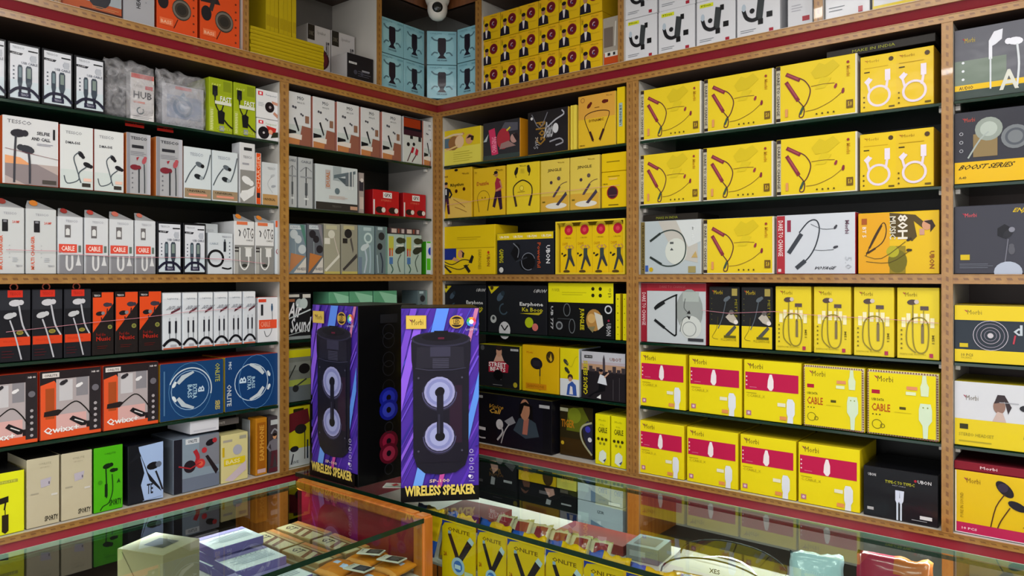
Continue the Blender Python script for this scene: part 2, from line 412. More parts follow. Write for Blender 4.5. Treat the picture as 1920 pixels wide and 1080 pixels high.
@des('greyred', 'grey pack with red metallic earbuds', 'A8A8AC', side='E08840', tname='earphone_pack')
def _(a):
    a.R(0, 0, .12, 1, '8A8A92'); a.R(.85, 0, 1, 1, 'B4B4BC'); a.T('TESSCO', .15, .9, .85, .95, '404048', b=1); a.R(.2, .76, .7, .81, '28282E'); a.lines(.15, .64, .8, .72, 3, '8C8C94', .4)
    a.bud(.32, .44, .16, '7A2430', 0, [(.5, .42), (.5, .2), (.5, .02)], '2C3034'); a.bud(.72, .56, .12, 'B05058', 1.2, [(.72, .5), (.74, .25), (.74, .02)], '404448')
    a.dots(.22, .1, 4, 0, .08, .03, '6C6C74'); a.P([(.38, .6), (.5, .62), (.42, .55)], 'A02030')
@des('whiteblue', 'white pack with silver earbuds, brown base', 'CED6DA', tname='earphone_pack')
def _(a):
    a.R(0, .02, 1, .2, '9A8468'); a.T('UNIVERSAL', .1, .13, .8, .17, '282018', b=1); a.R(.15, .06, .85, .1, 'E09078')
    a.T('TESSCO', .2, .84, .7, .9, '8890A0'); a.bud(.55, .68, .12, '5C646C', -.4, [(.42, .66), (.2, .5), (.02, .3)], '505860', '16161A')
    a.bud(.5, .44, .12, '20242A', -.3, [(.7, .4), (.85, .6), (.98, .9)], '505860', '9AA4AA')
@des('hangwhite', 'white hanging pack with white earbud', 'D2D2D4', tname='earphone_pack')
def _(a):
    a.R(0, .0, 1, .55, '8A8884'); a.R(.25, .88, .8, .93, '202024'); a.T('TESSCO', .2, .75, .8, .79, '606068'); a.R(.15, .64, .6, .67, '9898A0')
    a.bud(.45, .38, .3, 'E0E0E0', -.5); a.P([(.0, .1), (.25, .02), (.9, .14), (1, .3), (.5, .22), (.1, .2)], 'DCDCDC'); a.E(.25, .12, .28, 'D8D8D8', ry=.22)
@des('ostrip', 'narrow orange and white pack', 'D8D4D0', tname='cable_pack')
def _(a):
    a.R(0, 0, .9, 1, 'D84C1C'); a.T('CHARGER', .1, .3, .8, .95, 'F0C0A0', q=1); a.R(.1, .12, .8, .22, '28242A')
@des('tan', 'small pale grey pack with tan base', 'C8CCCE', tname='earphone_pack')
def _(a):
    a.R(0, 0, 1, .25, 'B48C58'); a.T('UNIVERSAL', .05, .1, .8, .16, '403020', b=1); a.T('TESSCO', .3, .85, .8, .9, '90949C'); a.bud(.6, .7, .1, 'B0B4B8', .4); a.bud(.65, .45, .1, '9CA0A6', .2)
    a.L([(.6, .7), (.3, .5), (.62, .3)], .02, 'A8ACB2', n=4)
@des('charger', 'tall white charger carton with orange side lettering', 'C9CBCC', tname='charger_carton')
def _(a):
    a.T('TESSCO', .3, .9, .75, .935, '9898A4'); a.R(.25, .64, .45, .82, '1E1E22'); a.R(.29, .78, .41, .81, '808088'); a.T('2.4 AMP', .6, .77, .85, .81, 'D85040', b=1)
    a.T('MULTI CHARGER', .15, .06, .27, .58, 'D86040', q=1, b=1); a.dots(.5, .25, 4, 0, .06, .02, 'B0B4B8'); a.T('TESSCO', .72, .1, .95, .13, '80808C')
    a.lines(.6, .18, .8, .26, 3, 'B8BCC4', .4)
@des('dcable', 'white grey cable carton with red label', 'D0D2D6', tname='cable_carton')
def _(a):
    a.R(.05, 0, 1, .33, '86868C'); a.R(0, 0, .05, .33, 'A4A4AA'); a.T('TESSCO', .3, .91, .8, .95, 'A0A0AC'); a.R(.26, .64, .5, .86, '6A6668'); a.P([(.3, .68), (.46, .68), (.46, .78), (.4, .8), (.36, .8), (.3, .78)], 'D8D8D8')
    a.R(.02, .37, .76, .52, 'D84C3C'); a.T('CABLE', .12, .4, .66, .49, 'F4DCD4', b=1); a.R(.82, .38, .93, .5, '607068')
    a.L([(.34, .32), (.34, .12), (.45, .06), (.56, .12), (.56, .32)], .09, 'D4D4D6', n=3); a.P([(.7, .14), (.94, .14), (.88, .22), (.84, .33), (.8, .33), (.76, .22)], 'D4D4D6')
@des('coil', 'white pack with coiled black cable', 'CCD2D8', tname='cable_pack')
def _(a):
    a.T('TESSCO', .55, .9, .95, .94, '606070'); a.T('CABLE', .05, .72, .4, .77, '8090A0'); a.O(.3, .38, .3, .09, '18181C'); a.L([(.55, .15), (.8, .12), (.95, .15)], .06, '18181C', n=3)
    a.R(.62, .55, .72, .8, '20242C'); a.R(.64, .8, .7, .86, '606870'); a.dots(.87, .42, 5, 0, .09, .025, '404858'); a.L([(0, .37), (.9, .37)], .012, 'D8A8B8')
@des('otg', 'white and grey OTG adapter carton', 'D8D8D8', top='9A9A98', tname='adapter_carton')
def _(a):
    a.R(0, 0, 1, .55, '868684'); a.R(.0, 0, .18, .5, 'A8A8A4'); a.R(.1, .94, .65, 1, 'D87048'); a.T('OTG', .42, .68, .95, .88, '504C4C'); a.T('CABLE', .58, .63, .92, .66, '484448'); a.L([(.2, .84), (.28, .8), (.24, .72)], .05, '303038')
    a.R(.55, .33, .85, .5, 'DADAD8'); a.R(.5, .49, .9, .515, 'C8C8C4'); a.L([(.7, .35), (.7, .18), (.5, .08), (.28, .18), (.26, .5)], .06, 'E4E4E2', n=4); a.E(.5, .16, .14, '383836', ry=.08); a.R(0, .42, .2, .45, '3C3838'); a.R(0, .48, .2, .51, '3C3838')
@des('redcoil', 'pale pack with dark red cable coil', 'C8CED2', tname='cable_pack')
def _(a):
    a.R(0, .88, 1, 1, 'D0582C'); a.O(.75, .42, .55, .14, '8C1C34', 60, 300)
# ---- lower left
@des('blackear', 'tall black hanging pack with white earphones', '1C1C22', tname='earphone_pack')
def _(a):
    a.R(0, .72, 1, 1, '2A2B32'); a.R(.25, .9, .75, 1, 'D03020'); a.T('TESSCO', .32, .93, .68, .97, '801810'); a.R(0, .22, 1, .34, 'D2401E'); a.T('Wired Earphone', .1, .26, .7, .3, 'B83018')
    a.bud(.5, .82, .17, 'C8C6CC', .1, [(.62, .78), (.75, .5), (.95, .34)], 'B8B8C0'); a.bud(.3, .64, .15, 'C0C0C4', .3, [(.32, .58), (.5, .35), (.7, .02)], 'B8B8C0')
    a.E(.65, .4, .12, '988C3C', ry=.08); a.T('FREE', .58, .385, .72, .415, '403810'); a.lines(.05, .06, .45, .18, 3, '481820', .3)
@des('diag', 'orange and black pack with dark earbuds', '201A1A', tname='earphone_pack')
def _(a):
    a.P([(0, 1), (1, 1), (1, .82), (0, .36)], 'DE4A1C'); a.R(0, .92, .42, 1, '181414'); a.T('TESSCO', .05, .935, .36, .965, 'D8D0D0', b=1)
    a.bud(.68, .8, .15, '3A3440', 0, [(.7, .74), (.66, .62)], '26222A'); a.bud(.32, .66, .15, '1C181C', .1, [(.4, .6), (.44, .5)], '26222A', '807C80'); a.E(.82, .44, .11, '8A8840'); a.E(.82, .44, .06, '5A6030', ry=.06)
    a.T('Feel the', .15, .3, .6, .35, '98241C'); a.T('Music', .15, .22, .85, .29, 'A8281C', b=1); a.lines(.2, .1, .7, .16, 2, '5C1A18', .3)
@des('lightning', 'thin white data cable pack with black loop', 'D4D8DE', top='B8B8BA', tname='cable_pack')
def _(a):
    a.R(.0, .9, 1, .99, 'E2E4E8'); a.T('Lightning', .25, .88, .85, .92, '808894'); a.T('DATA CABLE', .15, .7, .95, .77, '686C78', b=1, sh=.3)
    a.P([(.4, .62), (.95, .7), (.98, .74), (.45, .67)], '60303A'); a.R(.3, .28, .42, .5, '20202A'); a.R(.66, .28, .78, .5, '20202A'); a.L([(.36, .3), (.36, .14)], .04, '505860'); a.L([(.72, .3), (.72, .14)], .04, '505860'); a.R(.33, .5, .39, .56, 'B0B4BC'); a.R(.69, .5, .75, .56, 'B0B4BC')
    a.L([(0, .06), (.25, .14), (.5, .17), (.78, .14), (1, .06)], .16, '15151A', n=4); a.R(0, 0, 1, .025, 'B85838'); a.R(.4, .04, .75, .08, 'A8A8B0')
@des('tilted', 'white cable pack with orange label', 'DCDCE0', top='C85040', tname='cable_pack')
def _(a):
    a.R(0, .9, .4, .97, 'D84830'); a.R(.12, .6, .24, .85, '28282C'); a.L([(.7, .75), (.72, .4), (.62, .18), (.4, .12), (.3, .25)], .025, '28303C', n=4); a.plug(.7, .68, .18, '3C5878', .1); a.R(.02, .3, .95, .5, 'E05030'); a.T('CABLE', .1, .34, .6, .46, 'E89078', b=1)
@des('qwixx', 'orange and black neckband headset box', '241C20', top='C83C20', side='E0502C', tname='headset_box', mat='wrap')
def _(a):
    a.P([(0, 0), (.0, .8), (.22, .86), (.3, .75), (.3, .12), (1, .1), (1, 0)], 'E2552A'); a.R(.25, .2, .8, .88, 'B0A4A6'); a.R(.3, .55, .52, .86, 'C8C4C8'); a.R(.58, .6, .78, .88, '8A868C'); a.R(.25, .1, .75, .35, 'D8A8A4'); a.R(.08, .3, .22, .75, 'A84A20')
    a.R(.03, .91, .3, .98, 'D8D0CC'); a.T('ONLITE', .06, .925, .27, .96, '504848', b=1); a.R(.8, .05, 1, .98, '2A2428'); a.T('NB 40', .84, .93, .97, .96, 'D8D0D0', b=1)
    a.L([(.08, .38), (.28, .38), (.55, .52), (.72, .42), (.85, .25)], .022, '1A1616', n=5); a.P([(.05, .34), (.28, .34), (.36, .41), (.28, .43), (.06, .41)], '241A1C'); a.P([(.46, .26), (.52, .31), (.76, .2), (.74, .14), (.66, .14)], '1C181C'); a.L([(.55, .25), (.7, .19)], .02, 'E0D8D8')
    a.bud(.62, .76, .045, 'E8E4E6', .5); a.bud(.36, .82, .05, '2E2A30', .5); a.T('Qwixx+', .05, .07, .62, .18, 'F0ECEC', b=1)
    for i in range(5): a.E(.9, .1 + .09 * i, .03, 'A8A0A4', n=8)
    a.E(.9, .7, .06, '6C6870')
@des('blueband', 'dark blue neckband box with white loop', '143A66', top='C8402C', side='C8B428', tname='headset_box', mat='wrap')
def _(a):
    a.R(0, .0, 1, 1, '173F6E'); a.O(.46, .5, .3, .012, '88A8C8'); a.O(.46, .5, .34, .008, '5080A8', ry=.42); a.O(.46, .5, .34, .018, 'C8D4DC', -15, 160)
    a.P([(.24, .66), (.32, .78), (.5, .84), (.52, .81), (.38, .72), (.28, .62)], 'B8C4CC'); a.P([(.24, .36), (.32, .22), (.5, .15), (.52, .19), (.38, .27), (.28, .4)], 'B8C4CC'); a.bud(.2, .62, .035, 'D8E0E4', 1); a.bud(.2, .38, .035, 'D8E0E4', -1)
    a.T('B', .58, .45, .68, .56, 'C0D4E4', q=1, b=1); a.T('EXTRA', .49, .34, .56, .6, 'A8C8DC', q=3, b=1); a.T('BASS', .41, .36, .48, .6, 'A8C8DC', q=3, b=1)
    a.T('ONLITE', .86, .6, .94, .94, 'A8A850', q=3, b=1); a.T('SERIES', .86, .08, .94, .25, 'C8B860', q=3, b=1); a.R(.04, .1, .06, .88, '5078A0')
@des('blueband2', 'dark blue neckband box with mirrored white loop', '12386A', top='C8402C', side='C8B428', tname='headset_box', mat='wrap')
def _(a):
    a.R(0, .0, 1, 1, '153C6E'); a.O(.46, .5, .3, .014, 'B8CCDC'); a.O(.55, .5, .32, .008, '5888B8', ry=.44)
    a.P([(.7, .66), (.62, .78), (.44, .86), (.42, .82), (.56, .72), (.66, .62)], 'C4CED4'); a.P([(.7, .36), (.62, .22), (.44, .15), (.42, .19), (.56, .27), (.66, .4)], 'C4CED4'); a.bud(.78, .62, .035, 'D8E0E4', 2); a.bud(.78, .38, .035, 'D8E0E4', -2)
    a.T('B', .24, .5, .36, .62, 'C8DCEC', q=1, b=1); a.T('EXTRA', .38, .36, .45, .62, 'A8C8DC', q=3, b=1); a.T('BASS', .46, .38, .52, .6, 'A8C8DC', q=3, b=1)
    a.T('MIC', .05, .78, .1, .92, 'C8D8E8', q=3, b=1); a.T('ONLITE', .02, .1, .1, .5, 'C0C8D0', q=3, b=1); a.R(.95, .15, .97, .85, '7898C0')
@des('onlitey', 'bright yellow earphone carton with black earbuds', 'E2E41E', top='1A1A1A', tname='earphone_carton')
def _(a):
    a.R(.3, .83, .85, .88, 'A8A838'); a.T('ONLITE', .35, .84, .8, .87, 'D8D850'); a.P([(0, .56), (.62, .62), (.62, .52), (.5, .51), (0, .47)], '201C14'); a.L([(.55, .52), (.52, .4)], .04, '201C14')
    a.P([(0, .38), (.35, .38), (.4, .34), (.3, .28), (0, .28)], '241E14'); a.R(.46, .05, .62, .32, '2C2410'); a.L([(.54, .32), (.54, .4)], .02, '2C2410'); a.P([(.46, .05), (.54, .01), (.62, .05)], '2C2410')
@des('sporty', 'beige earphone carton with small black lettering', 'C2B89C', top='14120F', tname='earphone_carton')
def _(a):
    a.T('ONLITE', .35, .9, .75, .93, 'A09880'); a.T('SPORTY', .4, .85, .7, .87, 'A89E88'); a.P([(.4, .68), (.75, .7), (.7, .58), (.42, .56)], 'B8B0BC'); a.R(.66, .6, .7, .64, '686070'); a.T('SPORTY', .54, .05, .97, .13, '2A241C', b=1); a.R(.1, .48, .35, .5, 'A8A08C'); a.R(.75, .42, .95, .45, 'D0CCC4')
@des('sportyg', 'bright green earphone carton', '4CB010', top='12140E', side='2C6C0C', tname='earphone_carton')
def _(a):
    a.T('ONLITE', .35, .88, .75, .91, '307810'); a.bud(.45, .7, .13, '10240C', .2, [(.4, .66), (.42, .45), (.42, .2)], '143010'); a.R(.36, .22, .46, .42, '10240C'); a.bud(.66, .62, .1, '10240C', 0, [(.62, .56), (.64, .3), (.5, .12), (.3, .08), (.2, .02)], '184010')
    a.E(.2, .46, .08, '3C9010'); a.P([(.78, .4), (.86, .48), (.92, .4), (.86, .42)], '184810'); a.T('SPORTY', .52, .06, .96, .16, '163A0C', b=1)
@des('bluew', 'glossy black and pale blue earphone box', '10121A', tname='earphone_carton', mat='wrap')
def _(a):
    a.P([(.28, .97), (1, 1), (1, 0), (.45, .02), (.35, .3), (.45, .5), (.35, .75)], 'A4BCE4'); a.P([(0, .7), (.35, .8), (.6, .35), (.95, .12), (.9, .2), (.55, .5), (.3, .9)], '181A22'); a.bud(.7, .6, .15, '141318', .1, [(.78, .5), (.9, .3), (.98, .15)], '202028', '606878'); a.T('TE', .52, .12, .7, .3, '202430', b=1)
    a.L([(.4, .02), (.95, .04)], .02, '8898B8')
@des('redhead', 'grey pack showing red and black headphones', '6C7684', tname='headphone_pack', mat='wrap')
def _(a):
    a.R(0, 0, 1, 1, '8494A2'); a.R(.0, 0, .18, 1, '1C1C26'); a.R(.55, .4, 1, 1, '7C7F88'); a.R(.18, 0, 1, .25, '6C7688'); a.R(.25, .88, .55, .98, 'D0D4D8'); a.T('ONLITE', .3, .9, .5, .96, '303848', b=1)
    a.L([(.45, .75), (.52, .6), (.45, .45)], .09, 'A82830', n=3); a.E(.34, .46, .13, '241C24'); a.E(.58, .48, .1, 'C03434'); a.E(.58, .48, .05, 'D86048'); a.bud(.8, .85, .09, '1C181E', .3, None, None, 'A82830'); a.P([(.68, .6), (.74, .62), (.98, .3), (.92, .22)], '241C20'); a.E(.66, .72, .06, 'B83038'); a.L([(.1, .5), (.35, .42), (.58, .5)], .03, '9C2830')
@des('cream', 'cream pack with yellow stripe', 'D2C88C', tname='earphone_carton')
def _(a):
    a.R(.05, .85, .4, .9, 'A8A090'); a.R(.68, .88, .95, .95, 'A09C88'); a.E(.6, .66, .18, 'A8A8B4'); a.R(.08, .35, .9, .5, 'D8C018'); a.P([(.1, .05), (.95, .4), (.95, .2), (.4, 0)], 'C8B8C0'); a.T('BASS', .15, .38, .7, .47, 'E8DCA0', b=1); a.R(.02, .55, .1, .75, 'C8A818')
@des('thing1', 'thin pale grey carton standing on end', 'B4BABC', tname='carton')
def _(a):
    a.R(.2, .93, .8, .97, '40444A'); a.R(.1, .05, .5, .3, '30502C'); a.R(.6, .1, .9, .9, '9AA4A6')
@des('thing2', 'narrow orange brown carton with lettering', 'B87818', tname='carton')
def _(a):
    a.R(.1, .1, .9, .93, '9C5C14'); a.T('EARPHONE', .3, .25, .75, .88, 'D09838', q=1, b=1); a.R(.1, .03, .9, .1, 'C0A0A0')
@des('thing3', 'narrow dark photo carton', '3C3438', tname='carton')
def _(a):
    a.R(.15, .86, .9, .95, 'B0B4B4'); a.L([(.2, .7), (.5, .78), (.9, .7)], .12, '8C8C92', n=3); a.man(.5, .1, .6, '6C6870', '50242C'); a.R(0, 0, 1, .08, '54202A')
@des('flatwhite', 'flat white carton lying on top', 'D4D4DA', tname='carton')
def _(a): a.R(.1, .1, .9, .2, 'C0C0C8')
@des('flatgrey', 'flat grey brown carton lying on top', '5A5450', tname='carton')
def _(a): a.T('ONLITE', .05, .3, .35, .7, 'B0A8A0', b=1)
# ---- narrow bay left of the corner
@des('mq', 'white pack with hand and black stylus', 'CFD0D2', side='C88878', tname='cable_pack', mat='wrap')
def _(a):
    a.R(0, .0, 1, .2, 'B87848'); a.R(0, .2, 1, .38, 'BCC4C2'); a.P([(.5, .0), (1, .0), (1, .36), (.62, .38), (.55, .2)], '8C5848'); a.P([(.0, .12), (.6, .1), (.62, .2), (.0, .2)], 'D8D0C8'); a.P([(0, .18), (.38, .22), (.36, .26), (0, .28)], '14161A')
    a.T('MO', .42, .87, .7, .94, '383C44'); a.T('MULTI', .42, .8, .72, .83, '606468'); a.dots(.24, .72, 2, .1, -.01, .05, '4C4C54'); a.dots(.58, .6, 2, .07, -.02, .04, '4C4C54'); a.P([(.26, .5), (.33, .52), (.5, .28), (.46, .25)], '1C1E24'); a.R(.75, .44, .92, .58, '8A6450')
@des('redwire', 'white pack with red connectors', 'C6CAC8', tname='cable_pack')
def _(a):
    a.R(0, .68, 1, 1, '14121C'); a.R(.0, .78, .92, .98, '9A3414'); a.R(0, .6, 1, .72, '3A1C28'); a.R(.35, .53, .5, .6, '202024'); a.R(.8, .5, .95, .6, '202024'); a.E(.25, .4, .08, '18181C'); a.E(.55, .42, .07, '18181C')
    a.L([(.2, .02), (.45, .3)], .04, '502028'); a.L([(.45, .02), (.75, .25)], .04, '502028'); a.P([(.38, .22), (.45, .36), (.58, .34), (.5, .22)], 'A81C2C'); a.P([(.6, .2), (.68, .34), (.8, .3), (.74, .18)], 'B0283C')
@des('tall', 'tall thin grey aux cable pack', 'AEB2B4', tname='cable_pack')
def _(a):
    a.T('CABLE', .15, .9, .85, .95, '686C74', b=1); a.L([(.1, .72), (.5, .82), (.9, .74)], .05, '808488', n=3); a.L([(.5, .82), (.5, .05)], .06, '34383C'); a.R(.42, .25, .6, .5, '505458'); a.R(.35, .16, .68, .2, 'C8CCCC'); a.R(.1, .6, .9, .63, '8C9094'); a.R(.95, 0, 1, 1, '505458')
@des('travel', 'large white travel charger box with dark base strip', 'C2CACC', side='9A9C98', tname='charger_box', mat='wrap')
def _(a):
    a.R(0, 0, 1, .17, '2E2C2C'); a.R(.82, .04, 1, .12, 'B89078'); a.T('TESSCO', .38, .07, .6, .11, '686462'); a.R(.22, .48, .34, .9, 'B0A8A8'); a.T('DUAL', .24, .52, .32, .86, 'B46C34', q=1, b=1); a.R(.4, .68, .6, 1, '9AA4A8')
    a.P([(.42, .72), (.95, .88), (.95, .95), (.42, .8)], '5C6A72'); a.R(.7, .58, .9, .86, '606870'); a.R(.78, .5, .8, .93, 'D8DCDC'); a.R(.86, .5, .88, .93, 'D8DCDC'); a.E(.5, .44, .06, '607078'); a.lines(.3, .26, .75, .34, 3, 'C8B0A8', .4); a.P([(.5, .75), (.7, .6), (.7, .75)], '4C5860')
@des('sidedark', 'narrow dark carton with pale picture', '8C8484', tname='carton')
def _(a):
    a.R(0, 0, 1, 1, 'A89C98'); a.R(.0, .55, .8, .8, '34303A'); a.E(.5, .82, .3, 'D8D0CC'); a.R(.1, .1, .8, .4, 'C8B8B0'); a.R(.85, 0, 1, 1, '302A2C')
@des('red', 'small red earphone box', 'B01820', side='901018', top='701018', tname='earphone_box', mat='wrap')
def _(a):
    a.R(.38, .7, .72, .93, 'E0DCDC'); a.T('GPX', .42, .74, .68, .89, '202020', b=1); a.T('STEREO', .3, .56, .7, .63, 'E07860'); a.R(.48, 0, .5, .5, '8C1018'); a.bud(.25, .2, .13, '28181A', 0, None, None, 'D8D0C8'); a.bud(.75, .2, .13, '28181A', 0, None, None, 'D8D0C8'); a.R(0, 0, .06, .6, 'D8D0D0')
def pair(a, bg, t1, t2, tri, lab):
    a.R(0, 0, 1, 1, bg); a.R(.1, .9, .75, .98, 'C4CCD0'); a.T('CANDY', .15, .92, .7, .965, '8890A0', b=1)
    a.P([(.65, 1), (.9, 1), (1, .7), (1, .55)], t2); a.E(.32, .8, .22, t1); a.E(.55, .7, .2, t1); a.E(.78, .5, .22, t1); a.L([(.4, .65), (.42, .3)], .04, '909CA0')
    a.P([(.05, .02), (.15, .42), (.95, .36)], tri); a.P([(.3, .02), (1, .34), (1, .02)], 'C8C4BC'); a.T(lab, .5, .07, .98, .13, '505058', b=1)
@des('pairw', 'grey blue pack with white earbuds', '6C7880', tname='earphone_pack', mat='wrap')
def _(a): pair(a, '748490', 'B8C0C4', '4E7C70', 'B07850', 'HI-RESS')
@des('pairb', 'grey pack with black earbuds and brown triangle', '54565C', tname='earphone_pack', mat='wrap')
def _(a): pair(a, '5C6068', '24222A', '807C84', 'B4713C', 'HI-RESS')
@des('beigew', 'beige pack with pale earbud and stick', '9A9684', tname='earphone_pack', mat='wrap')
def _(a):
    a.R(0, 0, 1, 1, '9A9886'); a.R(.1, .9, .8, .98, 'B4B090'); a.E(.45, .8, .22, 'C8C6B8'); a.R(.0, .6, .35, .72, 'D0CEC4'); a.L([(.6, .75), (.8, .5), (.95, .35)], .04, 'C8BCB4'); a.P([(.02, .08), (.1, .04), (.98, .34), (.95, .4)], 'D0CEC2'); a.R(.0, .0, 1, .05, 'B8AC60')
@des('beigeb', 'beige pack with black earbud and stick', '8E8A78', tname='earphone_pack', mat='wrap')
def _(a):
    a.R(0, 0, 1, 1, '8E8C7C'); a.R(.1, .9, .8, .98, 'B0A880'); a.E(.4, .82, .24, '242224'); a.R(.05, .62, .35, .72, '242224'); a.P([(.6, .75), (.75, .5), (.7, .42), (.5, .7)], '504C4A'); a.P([(.04, .1), (.12, .06), (.98, .34), (.95, .42)], '3A3838'); a.R(.0, .0, 1, .05, 'B8AC60')
@des('tealw', 'pale teal pack with white earbuds', '7C9094', tname='earphone_pack', mat='wrap')
def _(a):
    a.R(0, 0, 1, 1, '7E9498'); a.R(.3, .9, .8, .97, 'A8BCC0'); a.O(.6, .75, .22, .1, 'B8CCCC'); a.bud(.35, .55, .2, 'BCC8CC', .5); a.L([(.4, .5), (.5, .3), (.35, .02)], .1, 'AEBCC8', n=3); a.L([(.7, .6), (.75, .3), (.7, .02)], .08, 'A0B4C0', n=3); a.R(0, 0, .2, .35, '6C7C90')
@des('tealb', 'dark teal pack with black earbuds', '5C6C70', tname='earphone_pack', mat='wrap')
def _(a):
    a.R(0, 0, 1, 1, '647478'); a.R(.15, .93, .6, .99, 'A8BCC0'); a.E(.5, .8, .28, '2A2A2E'); a.E(.35, .58, .24, '1E1C22'); a.L([(.4, .45), (.6, .25), (.55, .02)], .12, '303848', n=3); a.L([(.1, .4), (.2, .02)], .1, '9CB0B8'); a.R(.9, 0, 1, 1, '6C9488')
@des('mint', 'pale mint pack with colour bars, dark earbuds', '9AB0A8', tname='earphone_pack', mat='wrap')
def _(a):
    a.R(0, 0, 1, 1, 'A4B8B0'); a.R(.05, .6, .35, .95, 'B4B448'); a.R(.08, .45, .16, .65, 'B03430'); a.R(.22, .45, .3, .65, 'C86828'); a.R(.08, .25, .3, .42, '4870A8'); a.bud(.75, .85, .2, '34382A', 0); a.bud(.7, .6, .22, '2A3028', .3); a.R(.5, .7, .95, .74, 'D0D4CC'); a.L([(.8, .5), (.6, .3), (.75, .05)], .06, '586860', n=3); a.L([(.15, .25), (.3, .12), (.2, .02)], .06, '3C6058', n=3)
@des('greenwhite', 'green and white pack leaning by post', 'D0D8D8', side='3C9818', tname='carton')
def _(a): a.R(0, .0, 1, .12, 'C4D4DC'); a.R(0, .12, 1, .48, '54B820'); a.E(.45, .7, .28, '2038A8', ry=.35); a.R(0, .95, 1, 1, '54B820')
@des('greencan', 'small mint green carton row behind', '5C9C78', tname='carton')
def _(a): a.P([(.2, 1), (1, .9), (1, .2)], '8CC4A4'); a.R(.3, .1, .7, .4, 'A0D0B8')
@des('pinktop', 'small dark carton with pink label', '4C3A3C', tname='carton')
def _(a): a.R(.05, .1, .4, .9, 'C8B4AC'); a.R(.5, .1, .6, .9, '904838'); a.R(.75, .1, .95, .9, 'B8A8A8')
@des('airsound', 'black pack lettered Air Sound with white bud', '1C1C20', side='3A3A3E', tname='earphone_pack', mat='wrap')
def _(a):
    a.R(.0, .92, .5, .98, 'C0BCB4'); a.R(.65, .9, 1, .98, 'C8C4BC'); a.R(.05, .82, .3, .88, '986040'); a.E(.5, .78, .16, 'A8B4B4', ry=.18); a.E(.7, .78, .17, 'B4C0BE', ry=.2); a.T('Air', .0, .48, .55, .8, 'E4E4E8', b=1, sh=.2); a.T('Sound', .1, .14, .95, .48, 'D8DADE', b=1, sh=.1); a.L([(0, .45), (.6, .56), (1, .64)], .05, 'C0C8CC'); a.R(0, 0, 1, .07, '8C9494'); a.L([(.05, .1), (.95, .2)], .03, 'A8B0B0')
@des('greyear', 'grey pack with yellow lid and black earphone', '7C8078', top='C8C020', tname='earphone_pack', mat='wrap')
def _(a):
    a.R(0, .85, 1, 1, 'D8D01C'); a.R(0, .6, 1, .76, '8C9088'); a.R(0, .3, 1, .42, 'A8B450'); a.R(0, 0, 1, .3, '6C7478'); a.E(.7, .62, .26, '1E1C1E', ry=.2); a.L([(.0, .45), (.3, .7)], .05, '303430'); a.E(.3, .25, .14, '2A2A2C'); a.L([(.35, .3), (.8, .42)], .06, '404440')
@des('yelred', 'yellow and white pack with dark red earphone', 'D8CC18', tname='earphone_pack', mat='wrap')
def _(a):
    a.R(0, 0, 1, .3, 'CCD4D4'); a.R(.2, .88, .7, .97, '302C14'); a.P([(0, .58), (1, .72), (.9, .95), (0, .9)], '6A2028'); a.E(.55, .62, .28, '2A2624', ry=.2); a.L([(.75, .6), (.75, .1)], .04, '2A2624'); a.R(.85, .1, .92, .42, '182840'); a.E(.25, .3, .2, '1C1A24', ry=.12); a.L([(.2, .22), (.1, .05)], .06, '2A2A34'); a.T('JIVE', .15, .04, .45, .1, '404850')
# ---- bay right of the corner
@des('lady', 'yellow pack printed with a reclining figure sideways', 'D2B820', side='D8C860', tname='earphone_pack')
def _(a):
    a.R(0, 0, 1, .5, 'D8CC50'); a.P([(.05, .5), (.12, .72), (.55, .9), (.6, .85), (.35, .66), (.5, .48), (.2, .42)], 'C08858'); a.R(.06, .5, .22, .78, '506878'); a.E(.3, .62, .14, '8C6038'); a.E(.46, .64, .12, 'D8B890'); a.E(.72, .68, .1, 'C89068'); a.P([(.64, .7), (.72, .8), (.84, .74), (.82, .62), (.76, .64), (.76, .72)], '30201A')
    a.P([(.05, .4), (.4, .5), (.42, .56), (.08, .44)], 'D8B878'); a.L([(.05, .8), (.3, .86), (.55, .84)], .04, 'D8C098', n=3); a.lines(.3, .08, .8, .4, 5, 'B8AC38', .25)
@des('pinkstrip', 'dark pack with pink strip and sideways figure', '2A2A2E', side='C88818', tname='earphone_pack', mat='wrap')
def _(a):
    a.P([(.45, .7), (.6, .95), (.95, .9), (.95, .7)], '50505A'); a.P([(.15, .8), (.32, .84), (.42, .14), (.24, .1)], 'C03058'); a.T('CHARGING', .24, .18, .37, .6, 'E88CA8', q=1, b=1); a.E(.56, .52, .18, 'A02C38', ry=.22); a.E(.85, .5, .1, 'B08880'); a.P([(.8, .62), (.92, .62), (.98, .5), (.92, .4)], '241C20'); a.P([(.45, .25), (.9, .3), (.7, .45), (.5, .4)], '90706C'); a.L([(.65, .72), (.75, .8)], .04, 'C8B838'); a.P([(.0, .5), (.15, .7), (.1, .5)], 'A8B0B0'); a.R(0, 0, 1, .12, '34403E')
@des('script', 'black pack with gold and white script', '1E1C20', side='D0A830', tname='earphone_pack', mat='wrap')
def _(a):
    a.T('Gold', .2, .2, .45, .75, '8C6828', q=1, b=1); a.T('Beats', .4, .35, .62, .72, 'A8A8AC', q=0, b=1, sh=.3); a.L([(.1, .95), (.3, .6), (.5, .95)], .02, '70707A', n=3); a.L([(.5, .6), (.7, .75), (.9, .85), (.85, .95)], .03, 'A8A8B0', n=3); a.L([(.55, .25), (.8, .3), (.88, .2), (.7, .15)], .03, '909098', n=3); a.T('Sync', .15, .12, .3, .4, 'A0A0A4', q=1); a.E(.7, .55, .07, 'C8C8CC', ry=.1); a.E(.1, .85, .03, 'D0D0D0')
